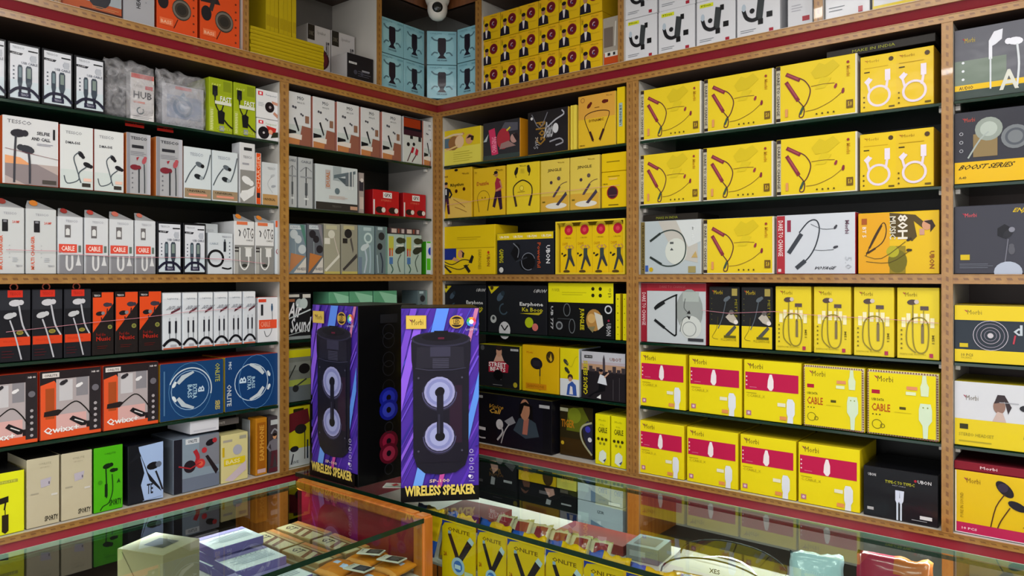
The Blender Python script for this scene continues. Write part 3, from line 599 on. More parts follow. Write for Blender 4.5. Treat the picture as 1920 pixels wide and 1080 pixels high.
@des('neckorange', 'orange yellow neckband earphone box', 'D29A34', side='DCC040', tname='neckband_box', mat='wrap')
def _(a):
    a.R(0, 0, 1, .55, 'D8B028'); a.R(0, .55, 1, 1, 'D09A3C'); a.brand(.75, .93, .92, .96, '604018', '803020'); a.O(.12, .92, .05, .012, '804820'); a.bud(.3, .8, .06, '5C1C14', .8); a.bud(.72, .84, .06, '5C1C14', 0); a.R(.45, .74, .58, .755, '80501C')
    a.neckband([(.42, .1), (.3, .3), (.18, .55), (.25, .64), (.5, .68), (.78, .66), (.85, .6), (.75, .4), (.6, .1)], '3A1C18', .018, [[(.41, .12), (.32, .3)], [(.59, .12), (.7, .32)]], '3A1C18', .06); a.T('DYNAMIC', .3, .48, .7, .53, '7C5418', b=1); a.T('UBON', .04, .03, .18, .06, '604010', b=1)
@des('stackside', 'stack of yellow spines beside orange box', 'DCC648', tname='neckband_box')
def _(a): a.R(.4, 0, .5, 1, 'B89C28')
@des('spine', 'narrow yellow box spine with silver label', 'DEBE10', side='B8960C', tname='neckband_box')
def _(a):
    a.R(.22, .3, .72, .72, '9CB0A8'); a.T('UBON BT', .32, .33, .62, .69, '40504C', q=1, b=1)
@des('rhythm', 'yellow neckband pack with standing man in suit', 'D6AC1C', top='C89C18', tname='neckband_pack', mat='wrap')
def _(a):
    a.P([(.25, .45), (1, .3), (1, 0), (.2, 0)], 'D8B454'); a.man(.15, .08, .66, '1A1C24', '3C1430'); a.R(.13, .48, .17, .6, 'D8D8D8'); a.T('Rhythm', .3, .62, .75, .7, '3C3014', b=1); a.E(.5, .54, .045, '40180C'); a.E(.76, .57, .045, '40180C'); a.brand(.68, .86, .92, .9, '6C5010', '703018'); a.R(.05, .84, .22, .87, '907018'); a.L([(.4, .38), (.6, .3), (.8, .2)], .015, '986C30', n=3); a.L([(.45, .22), (.7, .15), (.85, .1)], .015, '986C30', n=3); a.E(.5, .97, .06, '201810', ry=.03)
@des('redman', 'yellow neckband pack with leaning man in red', 'D6AE1E', tname='neckband_pack', mat='wrap')
def _(a):
    a.T('Dazzle', .1, .64, .5, .72, 'A84C20', b=1); a.O(.32, .36, .2, .014, '7C6018', 0, 180); a.L([(.12, .36), (.18, .08)], .02, '7C6018'); a.L([(.52, .36), (.46, .1)], .03, '5C4C14'); a.E(.28, .38, .02, '7C6018'); a.E(.38, .38, .02, '7C6018')
    a.P([(.62, .18), (.7, .15), (.78, .38), (.86, .1), (.94, .12), (.9, .5), (.72, .5)], '30182E'); a.P([(.72, .48), (.9, .5), (.88, .72), (.76, .78), (.7, .66)], '98283C'); a.E(.74, .84, .06, 'A87850'); a.E(.73, .88, .06, '181014', ry=.04); a.L([(.86, .7), (.92, .56), (.74, .5)], .05, 'B88060'); a.brand(.72, .9, .95, .95, '6C5010', '703018'); a.L([(.65, .84), (.72, .86)], .02, '402818'); a.T('PRO', .04, .9, .12, .94, '907018')
@des('neck2', 'yellow pack with black horseshoe neckband', 'DCC024', tname='neckband_pack', mat='wrap')
def _(a):
    a.bud(.3, .84, .07, '1E1A14', 1.2, [(.28, .82), (.3, .72)]); a.bud(.7, .86, .07, '1E1A14', 1.8, [(.74, .84), (.7, .74)]); a.neckband([(.3, .14), (.22, .4), (.25, .56), (.5, .66), (.75, .56), (.8, .4), (.72, .14)], '2A2418', .03, [[(.31, .14), (.25, .34)], [(.71, .14), (.78, .34)]], '3C2C20', .065); a.brand(.4, .93, .62, .96, '6C5C10', '503018'); a.E(.48, .5, .07, 'E8D040'); a.O(.48, .5, .06, .012, '8C7818'); a.lines(.35, .42, .62, .45, 1, 'A89020'); a.lines(.44, .8, .58, .9, 5, 'B8A428', .3)
@des('jingle', 'pale yellow pack lettered Jingle', 'D6BC4C', top='D0A420', tname='neckband_pack', mat='wrap')
def _(a):
    a.R(0, 0, 1, .3, 'CCA038'); a.E(.55, .1, .38, 'D8D4C8', ry=.09); a.T('JINGLE', .25, .76, .75, .83, '584820', b=1); a.brand(.6, .92, .85, .95, '8C6C18', '703018'); a.E(.38, .56, .05, '40303C'); a.E(.65, .63, .06, '5C4C48'); a.L([(.45, .3), (.72, .5), (.95, .55)], .02, '6C5040', n=4); a.P([(.42, .27), (.5, .27), (.72, .46), (.66, .48)], '50404C'); a.P([(.55, .12), (.64, .1), (.95, .3), (.9, .36)], '403848'); a.R(.06, .17, .16, .2, '706018')
@des('ringbox', 'small yellow box with dark ring', 'DCB80C', tname='cable_box')
def _(a):
    a.E(.45, .42, .24, '8C1C24'); a.E(.45, .42, .2, '38202C'); a.R(.3, .33, .65, .35, '6C4048'); a.R(.25, .87, .75, .89, '907808'); a.R(.28, .05, .7, .08, '705C08'); a.R(.3, .78, .65, .84, 'E0B850'); a.T('UBON', .05, .65, .25, .69, '403408', b=1)
@des('ringtop', 'flat yellow box lying above ring box', 'DCB80C', top='D4A80C', tname='cable_box')
def _(a): a.R(.2, .5, .75, .56, '907808')
@des('yman', 'large yellow carton with blue-shirted man sideways', 'DEBC12', top='CCA414', tname='earphone_carton')
def _(a):
    a.R(0, .54, 1, 1, 'D8B80E'); a.R(0, .535, 1, .55, 'B09408'); a.R(.0, .3, .28, .54, '1C2C7C'); a.E(.37, .42, .06, 'C89068'); a.P([(.36, .5), (.44, .44), (.42, .34), (.39, .36), (.4, .44)], '241C18'); a.P([(.2, .3), (.32, .25), (.34, .3), (.24, .36)], 'C09068')
    a.L([(.02, .28), (.2, .2), (.4, .3), (.55, .28)], .012, '28241C', n=4); a.L([(.0, .22), (.3, .1), (.45, .14), (.52, .2)], .012, '28241C', n=4); a.P([(.52, .24), (.58, .22), (.62, .36), (.58, .4)], '201C18'); a.P([(.42, .18), (.48, .2), (.56, .06), (.52, .02)], '201C18'); a.P([(.02, .18), (.06, .18), (.2, .04), (.16, .02)], '2C2820')
    a.T('EARPHONES', .7, .1, .76, .5, 'A08814', q=3); a.T('UBON', .86, .16, .92, .4, '8C5818', q=3, b=1); a.E(.89, .44, .02, 'B83018'); a.lines(.3, .72, .75, .8, 2, 'B89A10', .3)
@des('darkear', 'black carton with dark earbuds and yellow top strip', '1E2028', top='CCB428', tname='earphone_carton')
def _(a):
    a.R(0, .84, 1, 1, 'D8BC18')
    for i in range(4): a.T('UB-7290', .05 + .25 * i, .88, .22 + .25 * i, .94, 'F0E8D0', b=1)
    a.P([(.25, .5), (.35, .75), (.42, .7), (.42, .4), (.35, .3)], '0E0E12'); a.E(.55, .28, .14, '0C0C10', ry=.12); a.L([(.3, .75), (.4, .6), (.38, .4)], .015, '6C7078', n=3); a.O(.57, .3, .12, .01, '7C808C', 20, 300); a.L([(.35, .3), (.55, .4)], .02, '2C3038')
    a.T('GAMING', .04, .28, .12, .62, 'B8B020', q=3, b=1); a.E(.08, .1, .04, 'C8C8C4'); a.T('Powerful', .73, .15, .79, .75, 'A84828', q=3, b=1); a.T('UBON', .88, .25, .95, .68, 'D8D8DC', q=3, b=1)
@des('tray', 'yellow display tray', 'DEC022', tname='display_tray')
def _(a): a.R(.02, .03, .98, .985, 'C8A80E')
@des('dance', 'slim yellow pack with dancing man', 'DCB80C', tname='earphone_pack', mat='wrap')
def _(a):
    a.E(.55, .92, .28, 'B81C34'); a.E(.55, .92, .12, 'D04050', ry=.12); a.T('UBON', .3, .74, .7, .77, '806010'); a.T('CHAMP', .1, .6, .5, .66, 'B87C08'); a.E(.12, .42, .06, '2C2414'); a.bud(.28, .38, .08, '241C14', .5); a.P([(.3, .08), (.42, .08), (.62, .3), (.88, .14), (.98, .16), (.72, .42), (.74, .52), (.5, .52), (.5, .35)], '34363C'); a.R(.52, .35, .74, .53, '34403E'); a.E(.62, .57, .07, 'C08858'); a.L([(.5, .5), (.3, .56), (.5, .6)], .05, 'B88458'); a.L([(.74, .5), (.9, .55), (.75, .6)], .05, 'B88458'); a.E(.42, .04, .22, '4C3C18', ry=.08)
@des('boop', 'black carton lettered Earphone Ka Boop', '1A1B20', tname='earphone_carton')
def _(a):
    a.P([(0, .98), (.2, .98), (.06, .82)], 'C8B818'); a.E(.07, .95, .03, '403010'); a.bud(.22, .76, .06, '405060', .8, None, None, '24303A'); a.O(.28, .5, .07, .02, '3C4C58', 90, 330); a.T('Earphone', .56, .56, .95, .66, 'D8D8D8', b=1); a.T('Ka Boop', .6, .44, .95, .55, 'B8B028', b=1); a.P([(.56, .42), (.94, .46), (.88, .4)], 'B8A820'); a.T('UBON', .78, .86, .98, .93, 'B8B8B8', b=1, sh=.2)
    a.E(.1, .28, .055, 'B0B4B4'); a.E(.1, .3, .025, '303438'); a.E(.72, .24, .07, 'A8B818'); a.E(.82, .15, .05, 'D07068'); a.E(.3, .05, .1, 'C8C8CC', ry=.12); a.L([(.3, .05), (.24, .16)], .02, '202024'); a.L([(.3, .05), (.36, .16)], .02, '202024')
@des('junglee', 'black and yellow carton with lion picture', '121214', top='CCC012', tname='earphone_carton')
def _(a):
    a.R(0, .64, 1, 1, 'DED612'); a.T('POWER', .06, .84, .18, .9, '888018'); a.lines(.22, .78, .6, .86, 2, 'B8B010', .3)
    for i in (0, 1):
        for j in (0, 1): a.E(.7 + .11 * i, .78 + .12 * j, .024, '28260C'); 
    a.T('tlo', .92, .74, .97, .92, '706C10', q=1)
    a.T('UB 777', .04, .12, .08, .56, 'B8B8BC', q=3, b=1); a.O(.3, .5, .05, .012, '606468', 0, 360, ry=.08); a.O(.38, .2, .045, .012, '606468', ry=.09); a.L([(.15, .33), (.4, .33)], .006, '505458'); a.E(.18, .2, .055, '808488'); a.E(.18, .2, .035, '28282C'); a.T('JUNGLEE', .49, .14, .57, .54, 'C8BC18', q=3, b=1)
    a.E(.72, .33, .12, 'A87C40', ry=.14); a.E(.68, .36, .06, 'C8A060'); a.P([(.72, .48), (.84, .42), (.86, .24), (.78, .15)], 'C8C4B8'); a.P([(.62, .2), (.7, .1), (.74, .22)], '7C7450'); a.O(.93, .53, .045, .018, 'C0C4C8'); a.T('UBON', .9, .06, .97, .28, 'A8A8AC', q=3, b=1); a.E(.935, .33, .015, '902040')
@des('yspine', 'slim yellow carton with dark dots', 'DCD010', top='C8A818', side='B89C10', tname='earphone_carton')
def _(a):
    for i in range(6): a.E(.5, .12 + .155 * i, .14 if i % 2 else .1, '504C0C', n=8)
@des('street', 'black carton lettered Street Beats', '1A1A1E', top='C8BC14', side='C8BC14', tname='earphone_carton')
def _(a):
    a.E(.08, .93, .05, '4C4C50'); a.R(.78, .9, .97, .95, 'B8B8BC'); a.T('UBON', .8, .91, .95, .94, '505054'); a.P([(.36, .6), (.44, .8), (.56, .8), (.64, .6)], 'C89C88'); a.E(.5, .86, .07, 'C09078', ry=.1); a.E(.5, .95, .075, '2C2020', ry=.05); a.P([(.24, .35), (.72, .37), (.74, .55), (.62, .64), (.24, .6)], 'A01C34'); a.T('STREET', .24, .49, .68, .6, 'ECE8E8', b=1); a.T('BEATS', .28, .38, .66, .48, 'ECE8E8', b=1); a.T('THE', .42, .19, .56, .25, 'A0A0A0', b=1); a.lines(.35, .05, .62, .08, 1, '808084'); a.E(.9, .1, .05, 'A89C28'); a.E(.48, .3, .12, '08080A', ry=.1)
@des('yearp', 'yellow carton with single black earphone', 'D8AC0E', top='A07C10', tname='earphone_carton')
def _(a):
    a.T('Morbi', .12, .83, .3, .87, 'B85010'); a.E(.78, .78, .11, '3C2C14', ry=.13); a.P([(.7, .8), (.76, .74), (.8, .86), (.84, .72), (.8, .68)], 'C8A028'); a.E(.4, .62, .17, '1C1A20', ry=.13, rot=-.2); a.R(.3, .56, .5, .68, '26242C'); a.L([(.5, .58), (.5, .35)], .03, '28242A'); a.L([(.5, .35), (.5, .04)], .012, '503C10'); a.R(.1, .06, .68, .18, 'C88410'); a.T('EARPHONE', .15, .09, .62, .15, 'A0640C', b=1)
@des('yboy', 'narrow yellow white pack, boy in blue', 'DCCC14', top='B0A820', side='B8C0C8', tname='earphone_pack')
def _(a):
    a.R(0, 0, 1, .36, 'D4D8DC'); a.bud(.3, .72, .12, '3C3C34', -.8); a.bud(.36, .55, .12, '34342C', -.8); a.L([(.35, .72), (.6, .62), (.8, .8), (.95, .85)], .02, 'B0A818', n=4); a.E(.55, .4, .14, '3A2C24'); a.E(.55, .36, .1, 'B88868'); a.P([(.35, .02), (.9, .02), (.85, .24), (.65, .32), (.42, .24)], '3454A0'); a.P([(.5, .04), (.7, .04), (.66, .2), (.55, .22)], 'D8D4D4')
@des('city', 'grey city photo carton with leaping man', '1A181C', top='16161A', tname='earphone_carton', mat='wrap')
def _(a):
    a.R(0, .6, 1, 1, 'B0A4AC'); a.R(0, .8, 1, 1, 'B8B8C0'); a.R(0, .6, 1, .74, 'B08C70')
    for i, (x, h) in enumerate([(.05, .66), (.18, .7), (.24, .64), (.35, .68), (.62, .64), (.72, .72), (.82, .66), (.92, .7)]): a.R(x, .5, x + .08, h, '3C3438')
    a.P([(.5, .55), (.5, .85), (.525, .96), (.55, .85), (.56, .55)], '403840'); a.R(0, 0, 1, .58, '201C20'); a.R(.07, .86, .26, .92, '28282C'); a.T('UBON', .09, .875, .24, .905, 'D0D0D0'); a.T('UBOT', .66, .83, .92, .9, '8C6C68', b=1); a.T('CADUS SERIES', .05, .08, .15, .8, 'CCC018', q=1, b=1)
    a.P([(.38, .35), (.6, .32), (.56, .5), (.44, .54)], 'D0D4DC'); a.P([(.15, .05), (.4, .2), (.42, .34), (.56, .3), (.56, .2), (.3, .12), (.2, .02)], '0C0C10'); a.E(.46, .58, .045, 'A07860'); a.E(.46, .62, .045, '181418', ry=.03); a.L([(.54, .48), (.64, .58)], .03, 'C09880'); a.P([(.36, .04), (.46, .02), (.46, .12)], 'D8D8D8'); a.L([(.74, .45), (.74, .02)], .012, '484448'); a.L([(.88, .5), (.88, .02)], .012, '484448')
@des('vice', 'wide black carton with woman in denim', '0E0D14', top='6C6430', tname='headset_carton', mat='wrap')
def _(a):
    a.R(.35, 0, .9, 1, '11101C'); a.R(.06, .9, .16, .95, 'A8A8A8'); a.T('UBON', .07, .91, .15, .94, '404040'); a.R(.86, .86, .98, .92, 'B0B0B4'); a.T('Voice', .22, .72, .42, .8, 'A87C28', b=1, sh=.15); a.T('Call', .24, .62, .38, .72, 'C89838', b=1, sh=.15)
    a.P([(.55, .35), (.62, .6), (.72, .64), (.82, .55), (.86, .3), (.7, .22)], '384450'); a.P([(.66, .3), (.68, .62), (.74, .62), (.72, .3)], 'A86858'); a.E(.69, .78, .06, 'B07C60', ry=.1); a.P([(.62, .62), (.63, .88), (.7, .94), (.78, .86), (.79, .6), (.75, .6), (.75, .85), (.68, .86), (.65, .7)], '0C090A'); a.P([(.58, .5), (.5, .42), (.44, .5), (.54, .62)], '8C8C94')
    a.E(.38, .42, .045, 'C8C4C8', ry=.05); a.L([(.38, .4), (.42, .28), (.35, .1)], .02, 'B8B4B8', n=3); a.L([(.5, .45), (.44, .28), (.4, .05)], .012, 'B8B4B8', n=3); a.L([(0, .42), (.08, .3), (.2, .28)], .03, 'C8C4C8', n=3); a.L([(.06, .2), (.12, .1), (.2, .1)], .014, 'B8B4B8', n=3); a.E(.0, .48, .04, 'D0CCD0')
@des('tiger', 'dark olive carton with glowing tiger', '2A2410', top='141210', side='101014', tname='headset_carton', mat='wrap')
def _(a):
    a.P([(.2, .5), (.25, .95), (.7, 1), (.9, .75), (.6, .5)], '5C6418'); a.E(.45, .82, .2, '788420'); a.R(0, 0, 1, .35, '3A280C'); a.R(.0, .88, .25, .95, 'C8C8A8'); a.T('TIGER', .04, .56, .45, .72, 'B87818', b=1); a.E(.08, .24, .05, 'C8A828')
    a.P([(.68, .62), (.85, .75), (1, .7), (1, .1), (.9, .12), (.74, .4)], '28283C'); a.L([(.98, .72), (.72, .64), (.64, .5), (.72, .3), (.98, .08)], .05, 'A8A888', n=4); a.E(.86, .58, .08, '3C3CA8'); a.E(.92, .38, .06, 'D8D8E0')
@des('ycable', 'slim yellow cable carton with five round icons', 'E0D80C', top='C8C020', tname='cable_carton')
def _(a):
    a.T('Morbi', .25, .87, .75, .91, '8C8810'); a.T('FULL', .35, .78, .65, .81, '807C10'); a.T('CABLE', .2, .64, .85, .75, '4C480C', b=1)
    for i in range(3): a.E(.22 + .28 * i, .51, .1, '3A3408', n=10)
    for i in range(2): a.E(.36 + .28 * i, .42, .09, '8C8818', n=10)
    a.P([(.25, .08), (.6, .02), (.8, .12), (.8, .24), (.55, .3), (.3, .24)], 'D8E4D8'); a.P([(.55, .08), (.8, .14), (.7, .06)], '404C70')
# ---- wide right bay
@des('necky', 'yellow neckband box with wine red neckband', 'DCC022', side='C8C4BC', top='CCC8BC', tname='neckband_box', mat='wrap', grp='yellow boxes with wine red neckbands')
def _(a):
    a.R(0, .0, .055, 1, 'B0A894'); a.R(0, .0, .055, .07, '2A1E1C'); a.R(0, .93, .055, 1, '2A1E1C'); a.T('DARE TO CHANGE', .008, .12, .045, .88, '3C342C', q=3, b=1); a.R(.985, 0, 1, 1, 'D8D4C8'); a.R(0, 0, 1, .012, 'D8D4C8')
    a.P([(.45, .8), (.55, .95), (.62, .9), (.72, .97), (.8, .85), (.66, .7), (.5, .68)], 'CDB41E'); a.P([(.5, .5), (.58, .7), (.7, .66), (.62, .5)], 'D2B920')
    a.neckband([(.3, .74), (.38, .66), (.44, .5), (.4, .3), (.33, .18), (.3, .06), (.35, .06), (.36, .2), (.3, .32), (.24, .42)], '5C3030', .014, [[(.13, .84), (.31, .7)], [(.13, .7), (.29, .34)]], '7C2C38', .05)
    a.L([(.15, .83), (.29, .72)], .02, '9C4850'); a.L([(.15, .67), (.27, .4)], .02, '9C4850'); a.L([(.35, .22), (.31, .1)], .03, '3C5040')
    a.L([(.45, .56), (.6, .57), (.74, .56)], .006, '6C4428', n=3); a.L([(.38, .14), (.52, .16), (.7, .26), (.82, .38)], .006, '6C4428', n=4); a.bud(.75, .5, .022, '8C3040', 1.2); a.bud(.84, .4, .024, '7C2838', 1.4)
    a.T('Morbi', .88, .64, .925, .82, 'C08C18', q=3, b=1); a.E(.9, .88, .018, '903030', n=8); a.R(.88, .1, .96, .24, '6C501C'); a.T('5.0', .9, .13, .945, .21, 'D8B828', b=1); a.R(.12, .08, .155, .22, 'D09058'); a.dots(.52, .07, 4, .07, 0, .012, '504010')
@des('whitecord', 'yellow box with two white coiled cables', 'DCBC1C', top='28241C', side='B88C18', tname='cable_box', mat='wrap', grp='yellow boxes with white coiled cables')
def _(a):
    a.R(.0, .0, .5, 1, 'DAB91C'); a.R(.5, 0, 1, 1, 'D8B522')
    for k in (0, .49):
        a.brand(.05 + k, .88, .26 + k, .93, 'A07C10', 'A85018'); a.E(.43 + k, .9, .035, '4C3820'); a.lines(.05 + k, .78, .45 + k, .8, 1, 'B8940C'); a.R(.05 + k, .7, .13 + k, .72, '382C14')
        a.O(.26 + k, .26, .15, .035, 'D8C8D4'); a.L([(.36 + k, .36), (.38 + k, .52)], .035, 'D8C8D4'); a.R(.345 + k, .52, .42 + k, .72, 'DCD0DC'); a.L([(.13 + k, .36), (.1 + k, .5), (.16 + k, .58)], .035, 'D8C8D4'); a.P([(.05 + k, .54), (.12 + k, .62), (.16 + k, .55), (.1 + k, .46)], 'DCD0DC'); a.dots(.05 + k, .08, 3, 0, .09, .014, '604C10'); a.R(.4 + k, .03, .48 + k, .06, '604C10')
@des('silver', 'silver box with black horseshoe neckband', 'AEB8BC', side='C8C4BC', top='1E1C1C', tname='neckband_box', mat='wrap')
def _(a):
    a.P([(.3, 1), (.6, 1), (.95, .55), (.95, .2), (.6, .3)], 'B8B4AC'); a.P([(.6, 1), (1, 1), (1, .6), (.8, .5)], 'C8CCCC'); a.R(0, 0, .07, 1, '6C5C30'); a.T('THE CHANGE JUST', .015, .05, .055, .95, '2C2410', q=3, b=1); a.E(.6, .42, .18, 'C8CCC4', ry=.2)
    a.neckband([(.16, .62), (.36, .78), (.55, .82), (.7, .72), (.76, .5), (.72, .28), (.58, .16), (.38, .16), (.16, .32)], '384440', .02, [[(.16, .62), (.34, .77)], [(.16, .32), (.36, .18)]], '28302E', .035); a.R(.5, .56, .56, .6, '505454'); a.P([(.5, .44), (.56, .44), (.53, .49)], '505454'); a.E(.18, .08, .035, 'C0A018'); a.R(.08, .04, .13, .16, '3858A0'); a.T('Morbi', .86, .62, .9, .88, 'D8DCDC', q=3, b=1); a.R(.8, .02, .92, .14, '988C58'); a.P([(.85, .3), (.92, .42), (.95, .3)], 'B89C60')
@des('voyage', 'white box with red spine and dark neckband', 'C4C8D0', side='A82834', tname='neckband_box', mat='wrap')
def _(a):
    a.R(0, 0, .11, 1, 'A42C36'); a.T('DARE TO CHANGE', .02, .3, .085, .92, 'D8C4C4', q=3, b=1); a.R(.02, .03, .06, .08, 'D8C8C8'); a.R(.14, .72, .19, .92, '8C2C44')
    a.neckband([(.3, .7), (.42, .88), (.52, .9), (.56, .75), (.52, .5), (.44, .3), (.32, .14)], '30343C', .016, [[(.16, .35), (.33, .68)], [(.26, .09), (.38, .22)]], '3A3E46', .055)
    a.L([(.45, .84), (.6, .75), (.74, .75)], .006, '50545C', n=3); a.bud(.76, .77, .022, '3C3C44', 1); a.L([(.5, .4), (.6, .39), (.74, .4)], .006, '50545C', n=3); a.bud(.76, .44, .022, '3C3C44', .3); a.T('VOYAGE', .48, .07, .74, .12, '34363C', b=1, sh=.15); a.T('Morbi', .88, .66, .93, .88, '6C5060', q=3, b=1); a.T('5.0', .88, .08, .96, .28, 'B0B4BC', q=3)
@des('boh', 'yellow box with sideways man and 80H lettering', 'D8B018', side='A07818', tname='neckband_box', mat='wrap')
def _(a):
    a.R(0, 0, .4, 1, 'D89C18'); a.R(.4, 0, .6, .45, '8C7818'); a.E(.5, .2, .12, '6C6414', ry=.16); a.E(.44, .36, .08, 'A8A020'); a.P([(.4, 1), (.72, .95), (.85, .8), (.86, .7), (.8, .74), (.7, .85), (.74, .6), (.68, .52), (.6, .6), (.42, .6)], '50401E'); a.E(.86, .78, .06, 'C89070', ry=.07); a.P([(.82, .84), (.92, .86), (.96, .76), (.9, .66), (.9, .78)], '34241C'); a.R(.77, .62, .83, .72, 'C0907C')
    a.T('80H', .5, .56, .63, .96, 'DCD4C8', q=3, b=1); a.T('MUSIC', .4, .56, .48, .94, 'CCC4B0', q=3, b=1); a.T('UBON', .89, .08, .95, .36, '8C4C18', q=3, b=1); a.R(.04, .82, .11, .92, 'A0501C'); a.T('BT 5', .05, .6, .1, .78, 'E8D8C8', q=3, b=1)
    a.neckband([(.1, .3), (.2, .6), (.32, .84), (.36, .7), (.3, .5), (.1, .34)], '3C2818', .012, [[(.14, .42), (.3, .8)], [(.12, .34), (.22, .42)]], '3C2818', .025); a.L([(.08, .3), (.3, .25), (.6, .52)], .008, '5C4C18', n=3); a.L([(.1, .2), (.4, .18), (.64, .36)], .008, '5C4C18', n=3); a.bud(.64, .55, .025, '34281C', .5); a.bud(.64, .38, .025, '34281C', 0)
@des('triangle', 'white box with black triangular neckband and red spine', 'B8BEC2', top='8C1C2C', side='8C1C2C', tname='neckband_box', mat='wrap')
def _(a):
    a.R(0, .87, 1, 1, '9C2434'); a.R(0, 0, .1, 1, '8C1C2C'); a.T('DARE TO CHANGE', .02, .28, .08, .84, 'C8A8AC', q=3, b=1); a.T('DARE TO CHANGE', .3, .92, .7, .96, 'B8585C'); a.E(.76, .55, .2, '909694', ry=.3); a.E(.78, .28, .16, 'C4C8C4'); a.R(.66, .7, .9, .86, 'A4ACA8')
    a.neckband([(.22, .58), (.3, .66), (.55, .8), (.56, .75), (.56, .2), (.55, .14), (.5, .15), (.22, .38)], '16181A', .022, [[(.22, .56), (.38, .68)], [(.22, .38), (.38, .25)]], '1C1E20', .04); a.L([(.7, .75), (.68, .6), (.74, .52)], .008, '404444', n=3); a.L([(.62, .2), (.66, .4), (.74, .46)], .008, '404444', n=3); a.P([(.72, .5), (.78, .5), (.76, .56)], '1C1C1E'); a.P([(.72, .46), (.78, .46), (.76, .4)], '1C1C1E'); a.R(.74, .05, .97, .1, '34343A'); a.O(.76, .25, .1, .01, '8C9090')
@des('mettle', 'black and yellow earphone pack', '1C1C1E', tname='earphone_pack', mat='wrap')
def _(a):
    a.R(0, 0, 1, .36, 'DAC010'); a.brand(.08, .88, .45, .95, 'B8A020', 'A03028'); a.R(.76, .86, .94, .98, '9C8C48'); a.T('METTLE', .86, .5, .94, .8, '8C8414', q=3); a.bud(.58, .8, .09, '586068', .6, [(.56, .76), (.45, .5), (.3, .3)], '505860'); a.P([(.55, .5), (.75, .6), (.95, .45), (.9, .38), (.7, .42)], 'B0A89C'); a.E(.75, .58, .08, '605C58'); a.E(.9, .42, .07, 'D8D0CC'); a.dots(.08, .45, 5, 0, .09, .015, '606018'); a.L([(.3, .5), (.25, .3), (.1, .15), (.3, .12)], .012, '504C20', n=4); a.P([(.55, .2), (.62, .15), (.92, .33), (.86, .37)], '4C4C48'); a.T('M-22 EARPHONE', .4, .1, .92, .14, '8C7C14'); a.R(.5, .15, .9, .19, '585414')
@des('m51', 'yellow earphone pack with grey mic and buds', 'DCC428', top='A88C14', tname='earphone_pack', mat='wrap')
def _(a):
    for i, (x, y0) in enumerate([(.1, .44), (.22, .5), (.4, .5), (.56, .5), (.68, .5), (.8, .44)]): a.R(x, y0, x + .1, y0 + .14, 'E8E0B4')
    a.brand(.12, .88, .48, .94, '8C7814', 'A83038'); a.bud(.36, .8, .1, '50403C', .1, [(.38, .76), (.38, .3), (.45, .12), (.6, .08), (.72, .14), (.76, .3), (.74, .5), (.6, .58), (.36, .56), (.24, .44), (.24, .2), (.45, .08)], '8C7C28', 'C8B8B0'); a.R(.56, .69, .76, .745, '584848'); a.L([(.64, .7), (.64, .5)], .02, '8C7C28'); a.R(.58, .22, .65, .48, '7C6C48'); a.R(.6, .46, .63, .5, '605038'); a.T('M51', .84, .22, .9, .34, '786818', q=3, b=1); a.dots(.1, .14, 5, 0, .065, .025, '78681C'); a.R(.78, .025, .87, .08, 'A83050'); a.T('EARPHONE WITH MIC', .06, .05, .7, .07, '8C7C18')
@des('pinkc', 'yellow cable box with magenta band', 'E2D012', top='BCA818', side='D8C010', tname='cable_box', grp='yellow cable boxes with magenta bands')
def _(a):
    a.brand(.05, .86, .34, .95, '6C5418', '8C3048'); a.R(.02, .5, .96, .8, PK); a.P([(.42, .56), (.43, .68), (.46, .78), (.5, .78), (.53, .68), (.53, .56), (.5, .51), (.46, .51)], 'E8DCE0'); a.dots(.045, .58, 3, 0, .07, .014, 'E8C8D4'); a.lines(.1, .54, .25, .56, 1, 'D06C8C'); a.lines(.04, .44, .26, .455, 1, '8C7C18'); a.T('C.CABLE_X', .05, .37, .38, .42, 'A89418'); a.R(.04, .06, .13, .14, 'B06C80'); a.E(.085, .1, .025, 'D8C0C8', n=8)
    a.P([(.77, .0), (.87, .0), (.87, .1), (.9, .16), (.9, .34), (.86, .4), (.78, .4), (.76, .34), (.76, .16), (.78, .1)], 'D8DCE4'); a.R(.6, .26, .74, .32, 'E0DCC0'); a.R(.64, .04, .76, .1, 'D88C50')
@des('stripe', 'yellow cable box edged with striped border', 'E0CC16', top='B4A018', tname='cable_box', grp='yellow cable boxes with striped borders')
def _(a):
    a.R(0, 0, 1, 1, 'D8CCA8')
    n = 26
    for i in range(n):
        for (x0, y0, x1, y1) in ((i / n, 0, (i + .45) / n, .025), (i / n, .975, (i + .45) / n, 1), (0, i / n, .025, (i + .45) / n), (.975, i / n, 1, (i + .45) / n)): a.R(x0, y0, x1, y1, '7C4448')
    a.R(.03, .03, .97, .97, 'E0CC16'); a.brand(.1, .83, .38, .92, '584418', 'A03048'); a.R(.07, .64, .19, .7, 'A81C34'); a.T('USB DATA', .07, .53, .25, .57, '38300C', b=1); a.T('CABLE', .07, .37, .34, .49, 'B05018', b=1); a.R(.47, .43, .56, .47, '504818'); a.dots(.09, .32, 3, .05, 0, .012, '585014'); a.O(.15, .17, .07, .01, '706414'); a.O(.23, .15, .03, .01, '706414'); a.R(.57, .74, .72, .79, 'D88C60'); a.R(.56, .66, .7, .71, 'D8E0B4')
    a.P([(.79, .97), (.84, .97), (.85, .86), (.88, .8), (.87, .66), (.77, .66), (.76, .8), (.78, .86)], 'D0DCB8'); a.P([(.8, .03), (.86, .03), (.87, .22), (.92, .3), (.92, .46), (.9, .55), (.76, .55), (.74, .46), (.74, .3), (.79, .22)], 'CCDCC0'); a.dots(.8, .49, 2, .06, 0, .012, '8C9848'); a.lines(.4, .38, .68, .39, 1, 'A89418')
